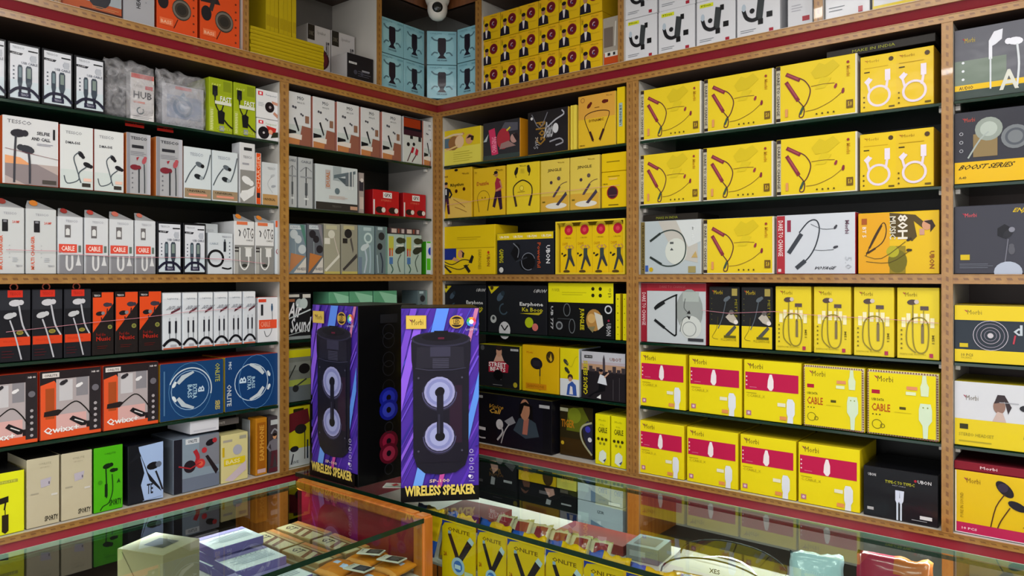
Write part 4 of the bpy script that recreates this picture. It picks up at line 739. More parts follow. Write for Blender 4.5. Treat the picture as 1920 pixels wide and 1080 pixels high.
@des('typec', 'black cable box with white plugs', '14141A', top='0C0C10', tname='cable_box', mat='wrap')
def _(a):
    a.T('UBON', .06, .82, .17, .88, 'C0C0C4', b=1); a.T('UBON', .74, .8, .92, .87, 'C8C8CC', b=1); a.E(.71, .84, .02, 'A02030', n=8); a.T('TYPE-C TO TYPE-C', .3, .72, .7, .78, 'A8A828', b=1); a.T('FAST CABLE', .4, .68, .58, .7, 'A8A8B0')
    a.P([(.44, .4), (.455, .34), (.48, .34), (.49, .38), (.5, .34), (.53, .34), (.55, .4), (.56, .6), (.44, .6)], 'CCD4E8'); a.R(.455, 0, .48, .36, 'C4D0E0'); a.R(.505, 0, .53, .36, 'C4D0E0'); a.P([(.495, .45), (.5, .6), (.505, .45)], '7C8498'); a.R(.05, .12, .14, .18, 'A8A8AC'); a.R(.77, .1, .93, .17, 'D0D0D4'); a.lines(.66, .06, .9, .08, 1, 'B0B0B8')
# ---- rightmost bay
@des('audio', 'grey box with white earbuds and yellow strip', '5C5C64', side='44444A', tname='earphone_box', mat='wrap')
def _(a):
    a.R(0, .2, .6, .55, '6C786C'); a.R(0, .12, 1, .2, 'D8B018'); a.T('AUDIO', .05, .13, .22, .18, '3C3008', b=1); a.R(0, 0, 1, .12, '384440'); a.brand(.09, .8, .24, .87, 'B8A030', 'A03040'); a.dots(.1, .28, 3, 0, .12, .018, 'D0D4D8')
    a.P([(.4, .52), (.4, .78), (.46, .9), (.56, .92), (.55, .78), (.48, .72), (.44, .7), (.44, .52)], 'D4D4DC'); a.R(.41, .1, .43, .55, 'C8CCD0'); a.bud(.7, .72, .07, 'D8D8E0', 3, [(.72, .68), (.74, .4), (.72, .1)], 'C8CCD0'); a.T('A', .52, .06, .74, .34, 'C8C8BC', b=1)
@des('boost', 'dark box over yellow base lettered Boost Series', '34343C', side='2A2A30', tname='earphone_box', mat='wrap')
def _(a):
    a.R(0, 0, 1, .3, 'D8AC18'); a.brand(.09, .86, .24, .92, 'B84C3C', 'A03040'); a.T('BOOST SERIES', .04, .19, .66, .26, '3C2C08', b=1, sh=.08); a.T('A-40', .05, .06, .14, .1, '504010', b=1); a.R(.22, .36, .5, .68, '84704C'); a.E(.4, .74, .16, '8C948C'); a.E(.4, .74, .1, 'A8B0A8'); a.E(.7, .6, .16, '707478'); a.O(.7, .6, .1, .03, '50545C'); a.L([(.16, .35), (.3, .6), (.4, .7)], .02, '9CA4A0', n=3)
    for i in range(3): a.O(.08, .46 + .12 * i, .02, .008, 'A8A8B0', n=10)
@des('enjoy', 'dark blue grey box with silver earphone', '3A3A44', side='2A2A32', tname='earphone_box', mat='wrap')
def _(a):
    a.brand(.09, .84, .26, .9, 'D05058', 'A02040'); a.T('ENJOY', .66, .87, .92, .95, 'C8A818', b=1, sh=.15); a.P([(.5, .55), (.5, .66), (.58, .72), (.66, .66), (.6, .5)], '1A1A20'); a.bud(.62, .58, .06, '24242A', .9, None, None, '7C7C88'); a.L([(.62, .5), (.6, .3), (.58, .12)], .012, '6C6C78', n=3); a.E(.62, .02, .16, 'A8B0C0', ry=.14); a.bud(.66, .34, .05, '54545C', 1.6); a.R(.07, .2, .18, .28, 'C8AC18'); a.lines(.06, .08, .45, .16, 3, '6C707C', .3)
@des('vinyl', 'yellow and dark box with record and music notes', '28303A', top='C8AC20', side='20242C', tname='earphone_box', mat='wrap')
def _(a):
    a.R(0, .74, 1, 1, 'DCC020'); a.R(0, 0, 1, .22, 'DCC020'); a.brand(.11, .84, .32, .92, '7C6C1C', 'A83048'); a.R(.04, .72, .96, .74, '28303A'); a.T('10 PCS', .08, .1, .22, .15, '786818', b=1); a.T('PACKING', .08, .06, .2, .09, '907C18')
    for r, c in ((.2, 'B8B0BC'), (.16, '8C8494'), (.11, 'A89CA8'), (.07, '7C7484')): a.O(.42, .48, r, .008, c)
    a.E(.42, .48, .035, 'C0B8C0'); a.T('d', .68, .5, .78, .68, 'B8C0C8', b=1); a.T('b', .82, .42, .9, .6, 'D8D0D4', b=1); a.R(.06, .26, .16, .33, 'C8B018'); a.L([(.7, .5), (.68, .35)], .02, 'B03848')
@des('headset', 'white and yellow box with pony-tailed figure', 'CCCCD2', side='B8A81C', top='A89818', tname='earphone_box', mat='wrap')
def _(a):
    a.R(0, 0, 1, .42, 'DAC018'); a.brand(.1, .72, .28, .8, '786C5C', 'A04058'); a.E(.52, .66, .07, '8C6C60', ry=.1); a.P([(.46, .7), (.5, .84), (.58, .84), (.66, .66), (.62, .55), (.58, .74)], '34282C'); a.P([(.44, .42), (.5, .58), (.56, .56), (.6, .42)], 'C0A8A0'); a.bud(.82, .66, .06, '24242A', 0, [(.84, .6), (.86, .4), (.8, .2), (.9, .12)], '3C3830', 'A0A0A8'); a.R(.06, .26, .16, .34, '34300C'); a.T('STEREO HEADSET', .05, .15, .46, .2, '8C8018'); a.lines(.05, .06, .5, .1, 1, 'A89818'); a.R(.52, .72, .74, .73, '9C9CA4')
@des('ate', 'yellow box with magenta base and dark earphones', 'D8B416', top='A81C38', side='B8B4BC', tname='earphone_box', mat='wrap')
def _(a):
    a.R(0, 0, 1, .17, 'B01C50'); a.R(0, 0, 1, .012, 'D8D0D8'); a.R(0, .0, .015, 1, 'D8D4D0'); a.T('10 PCS', .08, .06, .26, .1, 'E8C0D0', b=1); a.brand(.1, .82, .3, .9, '80580C', 'A03048'); a.T('PURE IN SOUND', .06, .25, .1, .65, '8C7010', q=1)
    a.E(.58, .8, .13, '201820', ry=.07, rot=-.8); a.E(.56, .82, .06, '34283C'); a.L([(.58, .72), (.48, .5), (.42, .17)], .014, '4C2C18', n=3); a.E(.72, .56, .11, '1C1824', ry=.055, rot=-.4); a.L([(.64, .52), (.54, .3), (.5, .17)], .014, '4C2C18', n=3); a.T('ATE', .78, .24, .92, .3, '403008', b=1, sh=.15)
@des('redlid', 'flat dark red box lying above yellow box', '7C1828', top='5C1420', tname='earphone_box')
def _(a): a.T('Morbi', .3, .3, .5, .7, 'D8B0B8', b=1)
@des('cdboxt', 'thin dark box lying across yellow box', '24201C', top='1A1816', tname='earphone_box')
def _(a): a.T('MAKE IN INDIA', .25, .3, .65, .7, '8C9028')
# ---- upper cabinets
@des('holderblue', 'pale blue phone holder box', '88B8C4', top='6C9CA8', side='5C8894', tname='holder_box', mat='wrap', grp='pale blue phone holder boxes in the corner')
def _(a):
    a.E(.5, .55, .42, '94C2CC'); a.P([(.38, .36), (.62, .36), (.64, .42), (.64, .76), (.6, .8), (.4, .8), (.36, .76), (.36, .42)], '241C26'); a.P([(.4, .36), (.6, .36), (.56, .28), (.66, .18), (.34, .18), (.44, .28)], '201A28')
    for sx in (-1, 1):
        a.L([(.5 + sx * .14, .72), (.5 + sx * .26, .74), (.5 + sx * .36, .82)], .055, '50707C', n=3); a.L([(.5 + sx * .14, .34), (.5 + sx * .26, .36), (.5 + sx * .36, .27)], .05, '50707C', n=3)
    a.T('ONLITE', .08, .91, .5, .95, '5C8490'); a.T('CAR HOLDER', .32, .1, .68, .15, '3C5060', b=1); a.R(.72, .9, .96, .95, '70A0AC')
@des('face', 'yellow box with man in black suit and red disc', 'D8B40C', top='C89C14', side='C8A010', tname='gadget_box', grp='small yellow boxes with suited man')
def _(a):
    a.R(0, .78, 1, 1, 'D8A818'); a.R(.5, .0, 1, .4, 'D4AC14'); a.E(.63, .63, .23, '601420'); a.O(.63, .63, .21, .02, '8C2C2C'); a.O(.64, .62, .07, .035, 'C8A8B0', 60, 300); a.E(.62, .58, .04, '2C2C6C'); a.bust(.24, .03, .68, '1C1824', 'A87858', '201818', 'D8D0D0'); a.T('SMART', .04, .68, .14, .9, '705C10', q=1); a.T('Musix', .5, .88, .85, .94, '907418'); a.T('Wireless Speaker', .45, .26, .9, .31, 'A88818')
@des('holderw', 'white car phone holder box', 'CCCCD0', top='A8A8AC', tname='holder_box', mat='wrap', grp='white car phone holder boxes')
def _(a):
    a.R(.08, .86, .44, .94, 'C8CC28'); a.T('PTron', .12, .88, .38, .92, '405010', b=1); a.P([(.44, .34), (.6, .3), (.66, .78), (.5, .82)], '34383A'); a.R(.62, .72, .72, .84, '141416'); a.R(.7, .34, .84, .46, '141416'); a.R(.5, .22, .62, .34, '141416'); a.L([(.5, .36), (.36, .34), (.22, .42), (.15, .6)], .09, '1A1A1E', n=4); a.E(.16, .64, .05, 'A8B4C0', ry=.09); a.E(.36, .54, .06, '1A1A1E'); a.lines(.08, .1, .45, .18, 2, '70747C', .25); a.R(.76, .03, .86, .1, '9C2434')
@des('cabw', 'white narrow cable box with grey drawings', 'C8C8CC', tname='cable_box')
def _(a):
    a.L([(.3, .7), (.28, .4), (.4, .35)], .03, '9C9CA4', n=3); a.L([(.7, .7), (.74, .4), (.62, .35)], .03, '9C9CA4', n=3); a.T('Data Cable', .2, .78, .8, .84, '8C8C94'); a.R(.6, .06, .9, .12, '9C3C44'); a.lines(.15, .2, .6, .3, 3, 'A8A8B0', .3)
@des('holdery', 'white holder box with yellow base line', 'C4C4C8', tname='holder_box', mat='wrap')
def _(a):
    a.R(0, 0, 1, .06, 'C8B018'); a.R(0, .06, .02, 1, 'C8B018'); a.lines(.1, .14, .45, .24, 3, '84848C', .3); a.P([(.5, .4), (.7, .3), (.9, .42), (.8, .7), (.55, .6)], '2A2A2E')
@des('over', 'orange box with dark over-ear headphones', 'D24A1C', side='B83C18', tname='headphone_box', mat='wrap', grp='orange headphone boxes')
def _(a):
    a.P([(.0, .6), (.5, .62), (.2, 1), (0, 1)], '2C2224'); a.L([(.25, .5), (.4, .8), (.6, 1.0)], .1, '302C2C', n=4); a.E(.6, .38, .24, '3C342C', ry=.26); a.O(.6, .38, .2, .05, '6C645C'); a.E(.6, .38, .12, '2C2824'); a.E(.14, .44, .13, '201C20', ry=.18); a.dots(.9, .1, 6, 0, .12, .025, '6C2C18'); a.L([(.5, .22), (.4, .08)], .02, '401C14'); a.R(.05, .1, .38, .2, 'E06C40'); a.T('BASS', .08, .12, .34, .17, 'E8B090', b=1)
@des('greybox', 'grey box with rotated black lettering', 'A4A4AA', top='808084', tname='headphone_box')
def _(a): a.T('HEADPHONE', .4, .35, .54, .98, '28282C', q=1, b=1); a.R(0, 0, 1, .03, '1C1C24'); a.lines(.7, .5, .75, .9, 4, '8C8C94', .3)
@des('owhite', 'wide orange rimmed box with grey panel', 'B05430', side='8C3C20', tname='headphone_box')
def _(a): a.R(.03, .28, 1, 1, '9CA4AA'); a.R(.0, .0, .03, 1, '8C3C20'); a.E(.62, .5, .2, '34343A', ry=.25); a.R(.3, .05, 1, .1, '402018'); a.lines(.5, .14, .95, .22, 2, 'C88C60', .3)
@des('plainw', 'plain white box at the cabinet edge', 'D8D4D0', tname='headphone_box')
def _(a): a.R(.05, .05, .9, .1, 'B8B4B0')
@des('bigyel', 'flat yellow plastic-wrapped pack', 'B8A012', tname='wrapped_pack', mat='wrap', grp='flat yellow wrapped packs in a stack')
def _(a): a.R(.02, .1, .98, .3, 'A89010'); a.R(.0, .9, 1, 1, 'C4AE1C')
@des('specs', 'white pack with dark red speaker picture', 'B8B4B4', top='8C8884', tname='speaker_pack', mat='wrap')
def _(a):
    a.R(0, .72, .3, 1, '28241E'); a.T('SONIC', .05, .8, .25, .88, '807868'); a.E(.55, .4, .4, '3C181C', ry=.4); a.E(.55, .4, .33, '5C2024', ry=.32); a.T('BT', .8, .5, .95, .75, '484448', b=1); a.T('Speaker', .4, .84, .8, .92, '908C88')
@des('bwbox', 'black-fronted box with white side', '1C1A1E', side='B8B4B4', top='A8A4A4', tname='speaker_box')
def _(a): a.R(.05, .62, .35, .7, 'C8C8C8'); a.T('SOUND', .08, .63, .32, .69, '303030'); a.lines(.4, .2, .9, .45, 3, '50505C', .3); a.E(.3, .32, .07, '40404C'); a.E(.55, .3, .05, '40404C'); a.R(.55, .4, .85, .46, '8C8C94')
@des('toyred', 'small pale bag with orange toy box', '9C9488', tname='toy_bag', mat='wrap')
def _(a): a.R(.1, .05, .9, .28, 'B8481C'); a.R(.15, .2, .85, .3, 'D0CCC4'); a.R(.3, .22, .45, .28, '28282C'); a.R(.6, .22, .72, .28, '28282C'); a.R(.1, .4, .6, .8, '6C6058'); a.L([(.7, .4), (.75, .9)], .06, 'C8C4BC')
# ---- seen through the counter tops
@des('c_dark', 'black carton with pink and white picture behind counter', '1C1C1E', tname='low_carton')
def _(a): a.P([(.46, .95), (.62, .98), (.64, .8), (.54, .68), (.5, .8)], 'B0887C'); a.P([(.48, .45), (.56, .45), (.58, .6), (.5, .62)], '98989C'); a.R(.75, .55, .92, .6, '9C9CA0')
@des('c_yel', 'yellow carton with dark earbud behind counter', 'BC9C10', tname='low_carton')
def _(a): a.E(.45, .95, .2, '241C24', ry=.25); a.T('Parwaz', .08, .35, .4, .45, '7C500C', b=1); a.E(.8, .35, .14, '3C2C14', ry=.2)
@des('c_pale', 'pale yellow carton behind counter', 'BCB450', tname='low_carton')
def _(a): a.E(.3, .75, .1, '6C6C50'); a.lines(.3, .1, .9, .3, 4, 'A8A048', .3)
@des('c_silver', 'silver data box behind counter', 'A8B4BC', tname='low_carton', grp='silver data boxes stacked behind the counter')
def _(a): a.P([(.3, .4), (.95, .05), (.95, 0), (.3, 0)], '687C94'); a.T('IZIR', .45, .68, .6, .78, '404850', b=1); a.R(.7, .02, .95, .12, 'D0D8DC'); a.R(0, .3, .25, .6, 'B8C8CC')

# ------------------------------------------------------------------ where every pack stands: design, wall, bay, row, start and end along the wall, base, top, set-back (metres)
BOXES = [
    ('usb', 'L', 'A', 1, -1.6724, -1.598, 1.9676, 2.1227, 0.012, {}),
    ('usb', 'L', 'A', 1, -1.5943, -1.5174, 1.9676, 2.1227, 0.012, {}),
    ('usb', 'L', 'A', 1, -1.5137, -1.4358, 1.9676, 2.1227, 0.012, {}),
    ('usb', 'L', 'A', 1, -1.432, -1.3504, 1.9676, 2.1227, 0.012, {}),
    ('greencable', 'L', 'A', 1, -1.0304, -0.9485, 1.9676, 2.1439, 0.012, {}),
    ('greencable', 'L', 'A', 1, -0.9441, -0.8635, 1.9676, 2.1439, 0.012, {}),
    ('pod2', 'L', 'A', 1, -0.8591, -0.7739, 1.9676, 2.039, 0.012, {}),
    ('pod', 'L', 'A', 1, -0.8591, -0.7739, 2.0411, 2.1393, 0.012, {}),
    ('selfie', 'L', 'A', 2, -1.6065, -1.4726, 1.7426, 1.9243, 0.012, {}),
    ('dma', 'L', 'A', 2, -1.4688, -1.3823, 1.7426, 1.9211, 0.012, {}),
    ('dma', 'L', 'A', 2, -1.3785, -1.2964, 1.7426, 1.9211, 0.012, {}),
    ('greyred', 'L', 'A', 2, -1.2895, -1.218, 1.7426, 1.9256, 0.012, {}),
    ('greyred', 'L', 'A', 2, -1.201, -1.1179, 1.7426, 1.9256, 0.012, {}),
    ('whiteblue', 'L', 'A', 2, -1.1138, -1.0236, 1.7426, 1.9076, 0.012, {}),
    ('whiteblue', 'L', 'A', 2, -1.0194, -0.9291, 1.7426, 1.9076, 0.012, {}),
    ('hangwhite', 'L', 'A', 2, -0.9228, -0.8655, 1.7426, 1.9465, 0.012, {'d': 0.05}),
    ('ostrip', 'L', 'A', 2, -0.8611, -0.841, 1.7426, 1.9187, 0.012, {'d': 0.04}),
    ('tan', 'L', 'A', 2, -0.8366, -0.7717, 1.7426, 1.8906, 0.012, {'d': 0.06}),
    ('charger', 'L', 'A', 3, -1.6257, -1.5558, 1.5036, 1.6804, 0.012, {'tab': '8C3830'}),
    ('charger', 'L', 'A', 3, -1.5522, -1.4779, 1.5036, 1.6804, 0.012, {'tab': 'C87830'}),
    ('dcable', 'L', 'A', 3, -1.4742, -1.4093, 1.5036, 1.6643, 0.012, {'tab': '90302C'}),
    ('dcable', 'L', 'A', 3, -1.4055, -1.3415, 1.5036, 1.6643, 0.012, {'tab': 'B04038'}),
    ('dcable', 'L', 'A', 3, -1.3376, -1.2687, 1.5036, 1.6643, 0.012, {'tab': 'C06858'}),
    ('dcable', 'L', 'A', 3, -1.2647, -1.2034, 1.5036, 1.6643, 0.012, {'tab': 'C06858'}),
    ('usb', 'L', 'A', 3, -1.1994, -1.1214, 1.5036, 1.6646, 0.012, {}),
    ('usb', 'L', 'A', 3, -1.1173, -1.0419, 1.5036, 1.6646, 0.012, {}),
    ('coil', 'L', 'A', 3, -1.034, -0.9465, 1.5036, 1.6379, 0.012, {'d': 0.07}),
    ('otg', 'L', 'A', 3, -0.9422, -0.8676, 1.5036, 1.6815, 0.012, {'tab': 'D88030'}),
    ('otg', 'L', 'A', 3, -0.8631, -0.7909, 1.5036, 1.6815, 0.012, {'tab': 'D88030'}),
    ('redcoil', 'L', 'A', 3, -0.7864, -0.7674, 1.5036, 1.6918, 0.012, {'d': 0.05}),
    ('blackear', 'L', 'A', 4, -1.6137, -1.5406, 1.2686, 1.461, 0.012, {'hook': 1}),
    ('blackear', 'L', 'A', 4, -1.5369, -1.4618, 1.2686, 1.461, 0.012, {'hook': 1}),
    ('blackear', 'L', 'A', 4, -1.458, -1.388, 1.2686, 1.461, 0.012, {'hook': 1}),
    ('diag', 'L', 'A', 4, -1.3842, -1.3252, 1.2686, 1.4515, 0.012, {}),
    ('diag', 'L', 'A', 4, -1.3213, -1.2562, 1.2686, 1.4515, 0.012, {}),
    ('diag', 'L', 'A', 4, -1.2522, -1.1854, 1.2686, 1.4515, 0.012, {}),
    ('lightning', 'L', 'A', 4, -1.1813, -1.1231, 1.2686, 1.445, 0.012, {'d': 0.1}),
    ('lightning', 'L', 'A', 4, -1.119, -1.0706, 1.2686, 1.445, 0.012, {'d': 0.1}),
    ('lightning', 'L', 'A', 4, -1.0664, -1.0181, 1.2686, 1.445, 0.012, {'d': 0.1}),
    ('lightning', 'L', 'A', 4, -1.0139, -0.9657, 1.2686, 1.445, 0.012, {'d': 0.1}),
    ('lightning', 'L', 'A', 4, -0.9614, -0.9134, 1.2686, 1.445, 0.012, {'d': 0.1}),
    ('lightning', 'L', 'A', 4, -0.9091, -0.8635, 1.2686, 1.445, 0.012, {'d': 0.1}),
    ('tilted', 'L', 'A', 4, -0.853, -0.776, 1.2686, 1.4234, 0.012, {'d': 0.03}),
    ('qwixx', 'L', 'A', 5, -1.6678, -1.5239, 1.0466, 1.2354, 0.012, {}),
    ('qwixx', 'L', 'A', 5, -1.5189, -1.3606, 1.0466, 1.2354, 0.012, {}),
    ('qwixx', 'L', 'A', 5, -1.3553, -1.1952, 1.0466, 1.2354, 0.012, {}),
    ('blueband', 'L', 'A', 5, -1.1896, -0.9809, 1.0466, 1.2249, 0.012, {}),
    ('blueband2', 'L', 'A', 5, -0.9747, -0.7653, 1.0466, 1.2277, 0.012, {}),
    ('onlitey', 'L', 'A', 6, -1.6527, -1.5558, 0.8136, 0.9773, 0.012, {}),
    ('sporty', 'L', 'A', 6, -1.5496, -1.4699, 0.8136, 1.0008, 0.012, {}),
    ('sporty', 'L', 'A', 6, -1.4648, -1.3852, 0.8136, 1.0008, 0.012, {}),
    ('sportyg', 'L', 'A', 6, -1.3799, -1.2995, 0.8136, 1.0008, 0.012, {}),
    ('bluew', 'L', 'A', 6, -1.2849, -1.1788, 0.8136, 0.9899, 0.012, {}),
    ('redhead', 'L', 'A', 6, -1.148, -0.994, 0.8136, 0.9853, 0.012, {}),
    ('cream', 'L', 'A', 6, -0.9879, -0.8917, 0.8136, 0.9716, 0.012, {'d': 0.06}),
    ('thing1', 'L', 'A', 6, -0.862, -0.8439, 0.8136, 1.0004, 0.05, {'d': 0.05}),
    ('thing2', 'L', 'A', 6, -0.8611, -0.8183, 0.8136, 1.0085, 0.012, {'d': 0.05}),
    ('thing3', 'L', 'A', 6, -0.8117, -0.7653, 0.8136, 1.0066, 0.012, {'d': 0.05}),
    ('flatwhite', 'L', 'A', 6, -1.0929, -0.9959, 0.9936, 1.0451, 0.012, {'over': 1}),
    ('mq', 'L', 'B', 1, -0.739, -0.6379, 1.9676, 2.1557, 0.012, {}),
    ('mq', 'L', 'B', 1, -0.6286, -0.5304, 1.9676, 2.1557, 0.012, {}),
    ('mq', 'L', 'B', 1, -0.5206, -0.416, 1.9676, 2.1557, 0.012, {}),
    ('mq', 'L', 'B', 1, -0.4057, -0.3108, 1.9676, 2.1557, 0.012, {}),
    ('mq', 'L', 'B', 1, -0.2973, -0.1966, 1.9676, 2.1557, 0.012, {}),
    ('redwire', 'L', 'B', 1, -0.1853, -0.0784, 1.9676, 2.1568, 0.012, {}),
    ('mq', 'L', 'B', 1, -0.0698, -0.0021, 1.9676, 2.1557, 0.012, {}),
    ('tall', 'L', 'B', 2, -0.739, -0.695, 1.7426, 1.9251, 0.012, {}),
    ('tall', 'L', 'B', 2, -0.6903, -0.6263, 1.7426, 1.9251, 0.012, {}),
    ('travel', 'L', 'B', 2, -0.6192, -0.4239, 1.7426, 1.9105, 0.012, {}),
    ('sidedark', 'L', 'B', 2, -0.4015, -0.3719, 1.7426, 1.9023, 0.03, {'d': 0.1}),
    ('red', 'L', 'B', 2, -0.3316, -0.1919, 1.7426, 1.8437, 0.03, {'d': 0.1}),
    ('red', 'L', 'B', 2, -0.1688, -0.0388, 1.7426, 1.8437, 0.03, {'d': 0.1}),
    ('pairw', 'L', 'B', 3, -0.7369, -0.6587, 1.5036, 1.6833, 0.012, {'d': 0.08}),
    ('pairb', 'L', 'B', 3, -0.654, -0.5838, 1.5036, 1.6878, 0.012, {'d': 0.08}),
    ('beigew', 'L', 'B', 3, -0.579, -0.5056, 1.5036, 1.6918, 0.012, {'d': 0.08}),
    ('beigeb', 'L', 'B', 3, -0.5007, -0.4239, 1.5036, 1.694, 0.012, {'d': 0.08}),
    ('tealw', 'L', 'B', 3, -0.4188, -0.3384, 1.5036, 1.6943, 0.012, {'d': 0.08}),
    ('tealb', 'L', 'B', 3, -0.3332, -0.2744, 1.5036, 1.6945, 0.012, {'d': 0.08}),
    ('mint', 'L', 'B', 3, -0.2692, -0.1789, 1.5036, 1.6676, 0.012, {'d': 0.08}),
    ('mint', 'L', 'B', 3, -0.1735, -0.0815, 1.5036, 1.6676, 0.012, {'d': 0.08}),
    ('greenwhite', 'L', 'B', 3, -0.0509, 0.0011, 1.5036, 1.6454, 0.012, {'d': 0.1}),
    ('airsound', 'L', 'B', 4, -0.7369, -0.6379, 1.2686, 1.4358, 0.012, {'d': 0.1}),
    ('greencan', 'L', 'B', 4, -0.5437, -0.4508, 1.2686, 1.436, 0.03, {'d': 0.1}),
    ('greencan', 'L', 'B', 4, -0.4458, -0.3312, 1.2686, 1.436, 0.03, {'d': 0.1}),
    ('greencan', 'L', 'B', 4, -0.3261, -0.2037, 1.2686, 1.436, 0.03, {'d': 0.1}),
    ('tealb', 'L', 'B', 4, -0.0867, -0.0325, 1.2686, 1.4345, 0.03, {'d': 0.1}),
    ('greyear', 'L', 'B', 5, -0.7325, -0.6379, 1.0466, 1.2346, 0.012, {'d': 0.1}),
    ('greyear', 'L', 'B', 5, -0.6216, -0.5031, 1.0466, 1.2346, 0.012, {'d': 0.1}),
    ('yelred', 'L', 'B', 6, -0.7325, -0.6426, 0.8136, 1.0289, 0.012, {'d': 0.1}),
    ('lady', 'R', 'C', 1, 0.0182, 0.2361, 1.9676, 2.1171, 0.012, {'d': 0.1}),
    ('pinkstrip', 'R', 'C', 1, 0.2502, 0.4434, 1.9676, 2.1218, 0.012, {'d': 0.1}),
    ('script', 'R', 'C', 1, 0.483, 0.6753, 1.9676, 2.1336, 0.012, {'d': 0.1}),
    ('stackside', 'R', 'C', 1, 0.6849, 0.7113, 1.9676, 2.1338, 0.012, {}),
    ('neckorange', 'R', 'C', 1, 0.7184, 0.8785, 1.9676, 2.1606, 0.012, {}),
    ('spine', 'R', 'C', 1, 0.8853, 0.9178, 1.9676, 2.1697, 0.012, {}),
    ('rhythm', 'R', 'C', 2, 0.0118, 0.1858, 1.7426, 1.9525, 0.012, {}),
    ('redman', 'R', 'C', 2, 0.1972, 0.3643, 1.7426, 1.9405, 0.012, {}),
    ('neck2', 'R', 'C', 2, 0.375, 0.538, 1.7426, 1.9415, 0.012, {}),
    ('jingle', 'R', 'C', 2, 0.5455, 0.6777, 1.7426, 1.9394, 0.012, {}),
    ('jingle', 'R', 'C', 2, 0.6825, 0.8114, 1.7426, 1.9394, 0.012, {}),
    ('ringbox', 'R', 'C', 2, 0.8206, 0.9221, 1.7426, 1.871, 0.012, {}),
    ('ringtop', 'R', 'C', 2, 0.8206, 0.9221, 1.8726, 1.9385, 0.012, {'over': 1}),
    ('yman', 'R', 'C', 3, 0.015, 0.3138, 1.5036, 1.7066, 0.012, {}),
    ('darkear', 'R', 'C', 3, 0.3247, 0.6064, 1.5036, 1.6681, 0.012, {}),
    ('tray', 'R', 'C', 3, 0.6163, 0.9178, 1.5036, 1.7024, 0.012, {'tray': 4}),
    ('boop', 'R', 'C', 4, 0.0214, 0.2623, 1.2686, 1.4598, 0.012, {}),
    ('boop', 'R', 'C', 4, 0.2762, 0.5737, 1.2686, 1.4598, 0.012, {}),
    ('junglee', 'R', 'C', 4, 0.5812, 0.8719, 1.2686, 1.4714, 0.012, {}),
    ('yspine', 'R', 'C', 4, 0.8787, 0.8983, 1.2686, 1.4335, 0.012, {}),
    ('yspine', 'R', 'C', 4, 0.9094, 0.9243, 1.2686, 1.4335, 0.012, {}),
    ('street', 'R', 'C', 5, 0.2297, 0.4434, 1.0466, 1.2164, 0.012, {}),
    ('yearp', 'R', 'C', 5, 0.4538, 0.6288, 1.0466, 1.2273, 0.012, {}),
    ('yboy', 'R', 'C', 5, 0.6361, 0.7232, 1.0466, 1.226, 0.012, {}),
    ('city', 'R', 'C', 5, 0.7327, 0.92, 1.0466, 1.222, 0.012, {}),
    ('vice', 'R', 'C', 6, 0.1822, 0.5989, 0.8136, 1.0182, 0.012, {}),
    ('tiger', 'R', 'C', 6, 0.6091, 0.7594, 0.8136, 1.0043, 0.05, {}),
    ('ycable', 'R', 'C', 6, 0.7932, 0.8541, 0.8136, 0.9957, 0.012, {}),
    ('ycable', 'R', 'C', 6, 0.861, 0.9221, 0.8136, 0.9957, 0.012, {}),
    ('necky', 'R', 'D', 1, 0.9799, 1.2057, 1.9676, 2.1424, 0.012, {}),
    ('necky', 'R', 'D', 1, 1.2156, 1.445, 1.9676, 2.1424, 0.012, {}),
    ('necky', 'R', 'D', 1, 1.4524, 1.687, 1.9676, 2.1424, 0.012, {}),
    ('whitecord', 'R', 'D', 1, 1.6952, 1.8824, 1.9676, 2.1269, 0.012, {}),
    ('necky', 'R', 'D', 2, 0.9799, 1.2039, 1.7426, 1.9168, 0.012, {}),
    ('necky', 'R', 'D', 2, 1.2119, 1.4434, 1.7426, 1.9168, 0.012, {}),
    ('necky', 'R', 'D', 2, 1.454, 1.687, 1.7426, 1.9168, 0.012, {}),
    ('whitecord', 'R', 'D', 2, 1.6938, 1.8824, 1.7426, 1.9043, 0.012, {}),
    ('silver', 'R', 'D', 3, 0.9799, 1.2057, 1.5036, 1.686, 0.012, {}),
    ('necky', 'R', 'D', 3, 1.2138, 1.4467, 1.5036, 1.6824, 0.012, {}),
    ('voyage', 'R', 'D', 3, 1.454, 1.6827, 1.5036, 1.6827, 0.012, {}),
    ('boh', 'R', 'D', 3, 1.6894, 1.8952, 1.5036, 1.677, 0.012, {}),
    ('triangle', 'R', 'D', 4, 0.9799, 1.2225, 1.2686, 1.474, 0.012, {}),
    ('mettle', 'R', 'D', 4, 1.2342, 1.3362, 1.2686, 1.4621, 0.012, {}),
    ('mettle', 'R', 'D', 4, 1.3421, 1.4417, 1.2686, 1.4621, 0.012, {}),
    ('m51', 'R', 'D', 4, 1.4507, 1.557, 1.2686, 1.4655, 0.012, {}),
    ('m51', 'R', 'D', 4, 1.5656, 1.6697, 1.2686, 1.4655, 0.012, {}),
    ('m51', 'R', 'D', 4, 1.6779, 1.7835, 1.2686, 1.4655, 0.012, {}),
    ('m51', 'R', 'D', 4, 1.7914, 1.8952, 1.2686, 1.4655, 0.012, {}),
    ('pinkc', 'R', 'D', 5, 0.9799, 1.1506, 1.0466, 1.2332, 0.012, {}),
    ('pinkc', 'R', 'D', 5, 1.1626, 1.3432, 1.0466, 1.2332, 0.012, {}),
    ('pinkc', 'R', 'D', 5, 1.3508, 1.5289, 1.0466, 1.2332, 0.012, {}),
    ('stripe', 'R', 'D', 5, 1.536, 1.7071, 1.0466, 1.232, 0.012, {}),
    ('stripe', 'R', 'D', 5, 1.7137, 1.8952, 1.0466, 1.232, 0.012, {}),
    ('pinkc', 'R', 'D', 6, 0.9778, 1.1448, 0.8136, 0.9951, 0.012, {}),
